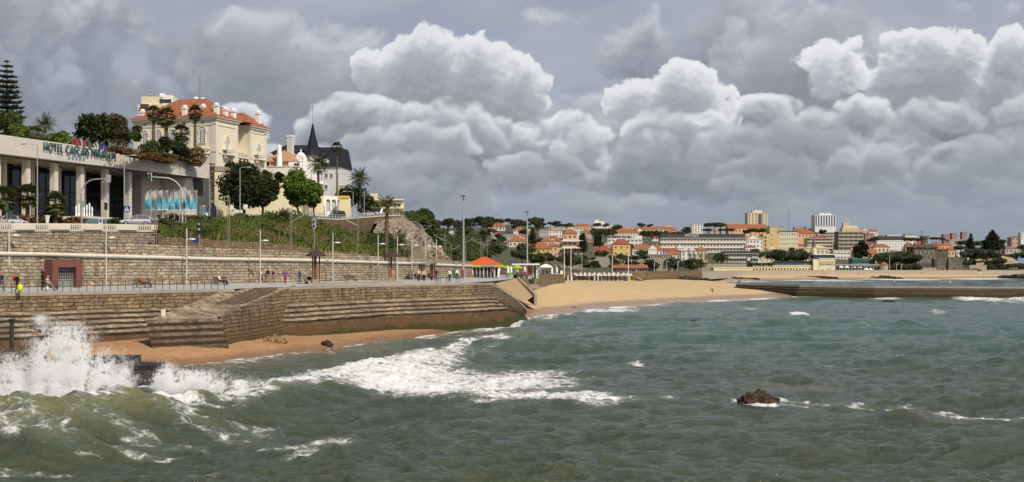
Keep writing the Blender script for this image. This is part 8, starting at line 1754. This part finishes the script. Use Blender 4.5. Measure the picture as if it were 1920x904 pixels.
mb = MB(); A, B = P(1190, 519, 430), P(1206, 527.5, 420); mb.add([A, B, B+Vector((.8, 0, 0)), A+Vector((.8, 0, 0)), A+Vector((0, 0, -1.6)), B+Vector((0, 0, -1)), B+Vector((.8, 0, -1)), A+Vector((.8, 0, -1.6))], [(0,3,2,1),(0,1,5,4),(3,7,6,2),(1,2,6,5)], M_CONC); tag(mb.build('beach_stair'), 'narrow stone stair running down the grey sea wall right of the tents', 'stair')
SKIN = plain('skin', (.42, .24, .16), .6, .08, 4)
def cloth(c): return plain('cloth %.3f %.3f %.3f' % c, c, .9, .15, 6)
HAIRC = {'dark': (.018, .013, .01), 'brown': (.06, .035, .02), 'grey': (.3, .29, .28), 'fair': (.22, .14, .06)}
def person(label, pos, rz, top, legs, pose='walk', hair='dark', h=1.72, shoes=(.02, .02, .02), shorts=False, extra=None, seed=0, sleeves=None):
 k = h/1.72; J = {}; st = .16 if pose == 'walk' else .02
 if pose == 'sit':
  pel = Vector((0, 0, .52)); J = dict(hip=pel, chest=pel+Vector((0, .06, .42)), neck=pel+Vector((0, .05, .60)), head=pel+Vector((0, .0, .74)))
  for sx, n in ((-1, 'l'), (1, 'r')): J['th'+n] = pel+Vector((sx*.10, -.03, -.02)); J['kn'+n] = pel+Vector((sx*.13, -.45, .02)); J['an'+n] = pel+Vector((sx*.13, -.62 if n == 'l' else -.5, -.42)); J['to'+n] = J['an'+n]+Vector((0, -.2, -.04)); J['sh'+n] = J['chest']+Vector((sx*.18, 0, .06)); J['el'+n] = J['chest']+Vector((sx*.24, -.08, -.22)); J['ha'+n] = pel+Vector((sx*.1, -.3, .14))
 elif pose == 'bend':
  pel = Vector((0, .12, .86)); J = dict(hip=pel, chest=Vector((0, -.28, .98)), neck=Vector((0, -.46, .98)), head=Vector((0, -.6, .92)))
  for sx, n in ((-1, 'l'), (1, 'r')): J['th'+n] = pel+Vector((sx*.1, 0, -.05)); J['kn'+n] = Vector((sx*.13, .0, .47)); J['an'+n] = Vector((sx*.14, .12, .08)); J['to'+n] = J['an'+n]+Vector((0, -.2, -.04)); J['sh'+n] = J['chest']+Vector((sx*.18, -.06, 0)); J['el'+n] = Vector((sx*.22, -.4, .68)); J['ha'+n] = Vector((sx*.16, -.5, .42))
 else:
  pel = Vector((0, 0, .92)); J = dict(hip=pel, chest=Vector((0, -.02, 1.30)), neck=Vector((0, -.02, 1.49)), head=Vector((0, -.05, 1.62)))
  for sx, n in ((-1, 'l'), (1, 'r')):
   f = sx*st*(1 if seed % 2 else -1); J['th'+n] = pel+Vector((sx*.1, 0, -.06)); J['kn'+n] = Vector((sx*.11, -f*.75-.03, .49)); J['an'+n] = Vector((sx*.11, -f*1.4+.05, .09+(.05 if f < 0 and pose == 'walk' else 0))); J['to'+n] = J['an'+n]+Vector((0, -.2, -.05)); J['sh'+n] = Vector((sx*.19, -.01, 1.39)); J['el'+n] = Vector((sx*.25, f*.7+.03, 1.11)); J['ha'+n] = Vector((sx*.25, f*1.3-.1, .86))
   if pose == 'carry': J['el'+n] = Vector((sx*.25, -.05, 1.12)); J['ha'+n] = Vector((sx*.14, -.32, 1.08))
 waist = J['hip'].lerp(J['chest'], .45); top_h = J['head']+(J['head']-J['neck']).normalized()*.11
 V = [J['hip'], waist, J['chest'], J['neck'], J['head'], top_h]; R = [(.155, .125), (.14, .11), (.175, .12), (.058, .058), (.085, .1), (.06, .07)]; E = [(0, 1), (1, 2), (2, 3), (3, 4), (4, 5)]; K = ['legs', 'top', 'top', 'skin', 'skin', 'hair']
 for n in 'lr':
  i = len(V); V += [J['th'+n], J['kn'+n], J['an'+n], J['to'+n]]; R += [(.1, .1), (.062, .062), (.045, .045), (.035, .035)]; E += [(0, i), (i, i+1), (i+1, i+2), (i+2, i+3)]; K += ['legs', 'shin' if shorts else 'legs', 'shin' if shorts else 'legs', 'shoe']
  i = len(V); V += [J['sh'+n], J['el'+n], J['ha'+n], J['ha'+n]+(J['ha'+n]-J['el'+n]).normalized()*.09]; R += [(.065, .065), (.047, .047), (.034, .034), (.03, .022)]; E += [(2, i), (i, i+1), (i+1, i+2), (i+2, i+3)]; K += ['top', 'sleeve', 'skin', 'skin']
 me = bpy.data.meshes.new('tmp'); me.from_pydata([tuple(v*k) for v in V], E, []); o = bpy.data.objects.new('tmp', me); COL.objects.link(o)
 o.modifiers.new('s', 'SKIN'); sk = me.skin_vertices[0].data
 for i, r in enumerate(R): sk[i].radius = (r[0]*k, r[1]*k); sk[i].use_root = (i == 0)
 ss = o.modifiers.new('u', 'SUBSURF'); ss.levels = 1; dg = bpy.context.evaluated_depsgraph_get(); ev = o.evaluated_get(dg); m2 = ev.to_mesh()
 mats = {'top': cloth(top), 'sleeve': cloth(sleeves or top), 'legs': cloth(legs), 'skin': SKIN, 'shin': SKIN, 'hair': plain('hair '+hair, HAIRC[hair], .8, .2, 6), 'shoe': cloth(shoes)}
 mb = MB(); vs = [v.co.copy() for v in m2.vertices]; seg = [(V[a]*k, V[b]*k, K[a], K[b]) for a, b in E]
 groups = {}
 for p in m2.polygons:
  c = p.center; best = None
  for a, b, ka, kb in seg:
   e = b-a; t = max(0, min(1, (c-a).dot(e)/max(1e-9, e.length_squared))); d = (c-a-e*t).length
   if best is None or d < best[0]: best = (d, kb if t > .5 or kb == 'sleeve' else ka)
  kk = best[1]
  if kk == 'skin' and c.z > J['head'].z*k+.055 or (kk in ('skin', 'hair') and (c-J['head']*k).length < .17 and c.y > J['head'].y*k+.03): kk = 'hair'
  groups.setdefault(kk, []).append(tuple(p.vertices))
 ev.to_mesh_clear(); bpy.data.objects.remove(o)
 n0 = 0; mb.v = [tuple(v) for v in vs]
 for kk, fl in groups.items():
  mi = mb.mi(mats[kk])
  for f in fl: mb.f.append(f); mb.m.append(mi); mb.uv.append(None)
 hd = J['head']*k
 mb.add([hd+Vector((-.018, -.1, -.02)), hd+Vector((.018, -.1, -.02)), hd+Vector((0, -.135, -.03)), hd+Vector((0, -.1, .035))], [(0, 2, 3), (2, 1, 3), (0, 1, 2)], SKIN)
 for sx in (-1, 1): mb.box(hd+Vector((sx*.032, -.098, .02)), (.022, .012, .012), 0, mats['hair']); mb.box(hd+Vector((sx*.09, 0, 0)), (.02, .035, .055), 0, SKIN)
 mb.box(hd+Vector((0, -.098, -.055)), (.045, .01, .01), 0, plain('lips', (.3, .12, .1), .6, .1, 3))
 for n, sx in (('l', -1), ('r', 1)):
  d = (J['ha'+n]-J['el'+n]).normalized(); b0 = (J['ha'+n]+d*.07)*k; sd_ = Vector((0, 1, 0)).cross(d) if abs(d.y) < .9 else Vector((1, 0, 0)); sd_ = d.cross(Vector((sx, 0, .2))).normalized()
  for q, ln in enumerate((.07, .082, .078, .06)): a = b0+sd_*(.026*(q-1.5)*.8); mb.tube([a, a+d*ln*.55, a+d*ln+Vector((-sx*.012, 0, 0))], [.009, .008, .006], 4, SKIN)
  a = (J['ha'+n]+d*.02)*k-sd_*.03; mb.tube([a, a-sd_*.028+d*.03, a-sd_*.03+d*.058], [.011, .009, .007], 4, SKIN)
 o = mb.build('person', None, None, tuple(pos), rz); tag(o, label, 'person')
 o.data.polygons.foreach_set('use_smooth', [True]*len(o.data.polygons))
 return o
def prom(px, py, dz=0.0):
 Y = min((EYE-6.12)*F/(py-HY), rwy(px)-1.3); e = interp(px, [0, 440, 535, 700, 880], [107.6, 125.5, 137, 150.7, 163]); return Vector((PX(px, Y), Y, 6.0+.25*max(0, (Y-e)/(rwy(px)-e))+dz))
def at_(px, Y, z=6.1): return Vector((PX(px, Y), Y, z))
BLK, NVY, JEAN, KHK, WHT_, RED_ = (.012, .012, .014), (.02, .025, .05), (.05, .09, .2), (.27, .2, .11), (.62, .6, .58), (.42, .025, .03)
person('person in a dark striped jacket and jeans at the left edge', prom(3, 545.5), 1.3, NVY, JEAN, 'walk', seed=1)
p2 = person('person in a black jacket with a red backpack carrying a yellow bag', prom(32, 547), 1.4, BLK, BLK, 'walk', seed=2)
def bag(name, label, cat, pos, size, mat, soft=True):
 mb = MB(); mb.blob((0, 0, size[2]/2), 1, mat, 2, .12, 1.5, 3, (size[0]/2, size[1]/2, size[2]/2)); root = thing(name, label, cat, tuple(pos)); part(mb, 'body', root, smooth=True); mb = MB(); mb.tube([(-size[0]*.2, 0, size[2]*.85), (-size[0]*.1, 0, size[2]*1.15), (size[0]*.1, 0, size[2]*1.15), (size[0]*.2, 0, size[2]*.85)], .018, 4, mat); part(mb, 'handle', root)
q = prom(32, 547); bag('backpack', 'red backpack on the back of the person in black', 'backpack', q+Vector((-.22, -.05, 1.05)), (.3, .34, .46), cloth(RED_)); bag('shopping_bag', 'bright yellow green bag carried by the person in black', 'bag', q+Vector((.33, -.22, .08)), (.5, .34, .72), plain('fluorescent bag', (.62, .75, .02), .5, .1, 3))
person('elderly seated man in a beige jacket left of the maroon doorway', at_(90, 115, 6.12), 1.3, (.42, .36, .26), (.2, .17, .12), 'sit', 'grey', seed=3)
bag('carrier_bag', 'white and blue carrier bag at the feet of the seated elderly man', 'bag', at_(88, 113.2, 6.08), (.4, .3, .42), plain('white plastic bag', (.6, .63, .68), .5, .2, 3))
person('seated person in an orange brown jacket on the first bench', at_(266, 126, 6.1), .9, (.36, .13, .04), (.06, .04, .03), 'sit', seed=4); person('seated person in jeans beside the orange jacket', at_(273, 126.4, 6.1), 1.3, (.3, .17, .1), JEAN, 'sit', 'fair', seed=5)
person('reclining person in a white shirt on the second bench', at_(412, 138.9, 6.1), 1.3, WHT_, BLK, 'sit', seed=6); person('reclining person in a purple top on the second bench', at_(418, 139.3, 6.1), 1.3, (.14, .06, .1), (.03, .03, .05), 'sit', 'brown', seed=7)
person('walker in a black vest and white sleeves, leftmost of the group', prom(490, 530.5), 2.0, BLK, JEAN, 'walk', seed=8, sleeves=WHT_)
person('tall walker in a navy jacket and khaki trousers', prom(502, 531), 2.2, NVY, KHK, 'walk', seed=9, h=1.82)
person('walker in a maroon top and khaki shorts', prom(512.5, 533), -.6, (.13, .03, .06), KHK, 'walk', 'grey', shorts=True, seed=10)
person('walker in a purple top with a red jacket round the waist', prom(535, 533), 3.0, (.16, .05, .22), RED_, 'walk', 'brown', seed=11)
person('walker in a blue shirt and jeans left of the pram pusher', prom(561.5, 532.5), 1.2, (.12, .2, .42), (.12, .2, .38), 'walk', 'brown', seed=12)
person('person in a black vest pushing a pram', prom(572.5, 532), 1.4, BLK, (.5, .44, .3), 'carry', seed=13, sleeves=WHT_)
q = prom(580, 532); root = thing('pram', 'small dark pram pushed along the promenade', 'pram', tuple(q), .0); mb = MB(); mb.blob((0, 0, .62), .32, cloth(BLK), 2, .08, 1, 4, (1.1, .8, .7)); part(mb, 'seat', root); mb = MB(); mb.tube([(-.5, 0, 1.0), (-.2, 0, .6), (.25, 0, .2)], .02, 4, M_DARKM); part(mb, 'handle', root)
for x, y in ((-.3, -.2), (-.3, .2), (.3, -.2), (.3, .2)): mb = MB(); mb.lathe([(.13, -.03), (.13, .03)], 10, (0, 0, 0), M_TYRE); o = mb.build('wheel', None, root, (x, y, .13)); o.rotation_euler = (PI/2, 0, 0)
person('standing person in tan clothes beside the second shelter', at_(737, 168), .3, (.38, .25, .13), (.34, .24, .14), 'stand', 'fair', seed=14, h=1.8)
person('seated dark figure left of the pergola', at_(779, 176), .8, BLK, NVY, 'sit', seed=15); person('walker in a pale yellow top left of the pergola posts', prom(785, 527.3), .2, (.5, .45, .26), BLK, 'walk', 'fair', seed=16); person('walker in a pink and white top with black trousers', prom(795, 528.3), .1, (.55, .28, .32), BLK, 'walk', seed=17, sleeves=WHT_)
person('person in a black jacket sitting forward under the pergola', at_(805, 181.6), .6, BLK, BLK, 'sit', seed=18); person('person in a dark coat and jeans at the right end of the pergola', at_(818.5, 176), -.8, (.03, .03, .035), JEAN, 'walk', 'brown', seed=19)
person('walker in a white shirt and black vest near the small tables', prom(843, 527), .4, WHT_, BLK, 'walk', seed=20); person('person in a white shirt beside the green container', at_(857, 190, 6.1), .4, WHT_, BLK, 'stand', seed=21); person('person in a bright red jacket left of the pavilion', at_(867.5, 195, 6.1), -.4, (.5, .02, .04), NVY, 'stand', 'brown', seed=22)
person('person in red at the pavilion window', at_(923, 224, 6.05), .3, RED_, BLK, 'stand', seed=23); person('seated person in red behind the pavilion', at_(947.5, 232, 6.0), .5, RED_, BLK, 'sit', seed=24); person('seated person in vivid green on the terrace', at_(957, 231, 6.0), .2, (.1, .5, .08), (.1, .5, .08), 'sit', seed=25)
person('person in a yellow green shirt under the lime parasol', at_(970, 236, 5.95), .2, (.4, .45, .03), BLK, 'stand', seed=26); person('seated person in purple on the terrace', at_(979, 237, 5.95), -.3, (.14, .08, .22), NVY, 'sit', seed=27); person('seated person in dark red on the terrace', at_(984.5, 238, 5.95), .4, (.3, .04, .06), BLK, 'sit', seed=28)
person('person in a blue top under the white gazebo', at_(1014, 325, 5.35), .3, (.03, .14, .4), NVY, 'stand', seed=29); person('person in black and blue beside the gazebo leg', at_(1019, 324, 5.35), -.3, (.02, .06, .16), BLK, 'stand', seed=30); person('dark dressed person right of centre under the gazebo', at_(1025.5, 322, 5.35), .2, BLK, BLK, 'walk', seed=31); person('dark dressed person beside the white standing board', at_(1049, 338, 5.35), .2, NVY, BLK, 'stand', seed=32)
person('person in brown at the top of the sea wall by the tents', at_(1188, 437, 5.5), .2, (.12, .07, .04), BLK, 'stand', seed=33); person('person in bright blue at the top of the sea wall by the tents', at_(1193.5, 437, 5.5), .2, (.02, .06, .4), WHT_, 'stand', seed=34); person('person sitting at the foot of the narrow stone stair', P(1206, 528, 418), .5, (.06, .03, .02), BLK, 'sit', seed=35)
person('person in red bending over on the open sand', P(1336, 549, 300), -1.2, (.45, .04, .03), (.1, .06, .05), 'bend', seed=36, sleeves=(.45, .04, .03)); person('dark figure crouching at the sand edge by the cove', P(1384, 533.5, 352), 1.2, BLK, NVY, 'bend', seed=37)
person('person in a white top and dark trousers on the breakwater', at_(1677, 312.3, 2.8), 1.4, WHT_, (.05, .05, .06), 'walk', seed=38); person('person in a yellow top and blue trousers on the breakwater', at_(1781, 309.3, 2.8), -.3, (.55, .42, .08), (.06, .25, .5), 'stand', 'fair', seed=39)
person('dark figure walking by the blue banners', road_pt(298, 200), .4, BLK, BLK, 'walk', seed=40); person('second figure in grey by the blue banners', road_pt(313, 204), .4, (.12, .12, .12), BLK, 'stand', seed=41)
person('tiny figure on the far beach below the white parasols', P(1609, 517, 700), .4, (.1, .06, .05), BLK, 'walk', seed=42); person('tiny figure on the far beach below the castle', P(1728, 514.5, 735), .4, BLK, BLK, 'walk', seed=43)
root = thing('black_railing', 'black iron railing post with sagging rails above the breaking spray', 'railing', tuple(P(22, 662, 72))); h = S(64, 72); mb = MB(); mb.lathe([(.17, 0), (.13, .1), (.13, h-.15), (.18, h-.1), (.18, h)], 8, (0, 0, 0), M_DARKM); part(mb, 'post', root)
for z, sg in ((h-.05, .22), (h-.42, .05)):
 mb = MB(); mb.tube([(-3, -1.5, z-.25), (-1, -.5, z-.1), (0, 0, z), (.8, .4, z-.12), (1.8, .9, z-sg-.35)], .045, 6, M_DARKM); part(mb, 'rail', root)
mb = MB()
for x in (-2.9,): mb.tube([(x, -1.45, -.5), (x, -1.45, h-.2)], .08, 6, M_DARKM)
part(mb, 'post', root)
M_BLKC = rock_mat('black wet concrete', (.012, .010, .010), (.05, .042, .038), 1.6)
root = thing('landing_steps', 'black wet concrete landing steps between the two splashes', 'steps', tuple(P(250, 705, 88)));
for (x0, x1, yt_, yb_, Y) in ((150, 241, 671, 700, 89), (236, 288, 685, 703, 87.5), (250, 290, 697, 712, 86.4)):
 mb = MB(); a, b = P(x0, yt_, Y), P(x1, yb_, Y); O = P(250, 705, 88); mb.box0(a.x-O.x, b.x-O.x, Y-88, Y-88+3.0, -2.5, a.z-O.z, M_BLKC); part(mb, 'step', root)
for px, yt_, yb_, lb in ((44, 732, 772, 'short dark iron stake in the foam at the left'), (163, 720, 786, 'leaning dark iron stake in the breaking wave')):
 Y = 68.5; O = P(px, yb_, Y); mb = MB(); mb.tube([(.1 if px > 100 else 0, 0, -1), (0, 0, S(30, Y)), (-.12 if px > 100 else 0, 0, S(yb_-yt_, Y))], [.05, .045, .04], 6, M_DARKM); tag(mb.build('iron_stake', None, None, tuple(O)), lb, 'stake')
m, t, b = newmat('sea spray'); b.inputs['Base Color'].default_value = (.95, .95, .95, 1); b.inputs['Roughness'].default_value = .8
tl = t.node('ShaderNodeBsdfTranslucent', {0: (.95, .95, .95, 1)}); mx = t.node('ShaderNodeMixShader', {0: .5, 1: b.outputs[0], 2: tl.outputs[0]}); t.l.new(mx.outputs[0], t.n['Material Output'].inputs[0]); M_SPRAY = m
def tris(C, s_, rng):
 n = len(C); nn = rng.normal(size=(n, 3))+1.5*np.array(tuple(SUN_DIR)); a = np.cross(nn, rng.normal(size=(n, 3))); b_ = np.cross(nn, a); a /= np.linalg.norm(a, axis=1)[:, None]; b_ -= a*(a*b_).sum(1)[:, None]; b_ /= np.linalg.norm(b_, axis=1)[:, None]; s_ = s_[:, None]
 V = np.stack([C+a*s_, C-a*.5*s_+b_*.8*s_, C-a*.5*s_-b_*.8*s_], 1).reshape(-1, 3); return V, np.arange(n*3).reshape(n, 3)
def spray(name, jets, n, seed, Y0, Y1, smin, smax):
 """jets: (px, base row, top row, spread px, lean px, weight)"""
 rng = np.random.RandomState(seed); wt = np.array([j[5] for j in jets]); wt = wt/wt.sum(); C = []; Sz = []
 for j, wj in zip(jets, wt):
  k = int(n*wj*1.7); u = rng.beta(1.0, 1.6, k); x = j[0]+j[4]*u+rng.normal(size=k)*j[3]*(.35+1.0*u)*(.75 if True else 1); y = j[1]+(j[2]-j[1])*u+rng.normal(size=k)*5; yy = rng.uniform(Y0, Y1, k)
  d = fbm(x/26+seed, y/22, 120+seed, 4, .6)+.55*fbm(x/6, y/9, 130+seed, 2); keep = d > (-.34+.48*u**1.2+rng.normal(size=k)*.19)
  x, y, yy, u = x[keep], y[keep], yy[keep], u[keep]
  C.append(np.stack([(x-CX)/F*yy, yy, EYE-(y-HY)/F*yy], 1)); Sz.append(rng.uniform(smin, smax, len(x))*(1.15-.45*u))
 C = np.concatenate(C); Sz = np.concatenate(Sz); k = C[:, 2] > -.1; C, Sz = C[k], Sz[k]; big = rng.rand(len(C)) < .006; Sz[big] *= 1.9
 V, Fc = tris(C, Sz, rng); o = place(fast_mesh(name, V, Fc, M_SPRAY), name, None); tag(o, kind='stuff'); return o
spray('sea_spray', [(105,752,612,26,10,3.2), (70,752,596,20,14,2.0), (135,752,606,20,14,2.2), (150,750,596,12,10,.7), (30,756,655,26,-8,2.0), (0,758,690,26,-14,1.4), (180,752,650,24,22,2.0), (205,756,700,22,30,1.2), (75,600,590,16,0,.05), (60,764,720,70,0,2.6), (160,768,735,50,0,1.6), (118,640,600,30,0,.3), (215,745,668,9,34,.5)], 640000, 3, 67.5, 73.5, .006, .024)
spray('splash_spray', [(312,738,676,10,-2,1.6), (300,738,700,12,0,1.2), (345,738,690,16,8,2.2), (372,738,695,16,14,1.8), (330,738,708,26,0,1.6), (395,738,715,12,20,.7), (412,738,680,10,14,.12), (450,728,700,30,10,.14)], 210000, 5, 72.5, 76.5, .006, .023)
spray('wall_spray', [(930,614,592,7,6,1), (950,608,590,8,8,1.2), (915,617,606,6,2,.5), (1268,570,560,7,0,.8), (1050,596,583,14,4,1.0), (1490,597,584,7,4,.5)], 12000, 7, 168, 172, .02, .05) if False else None
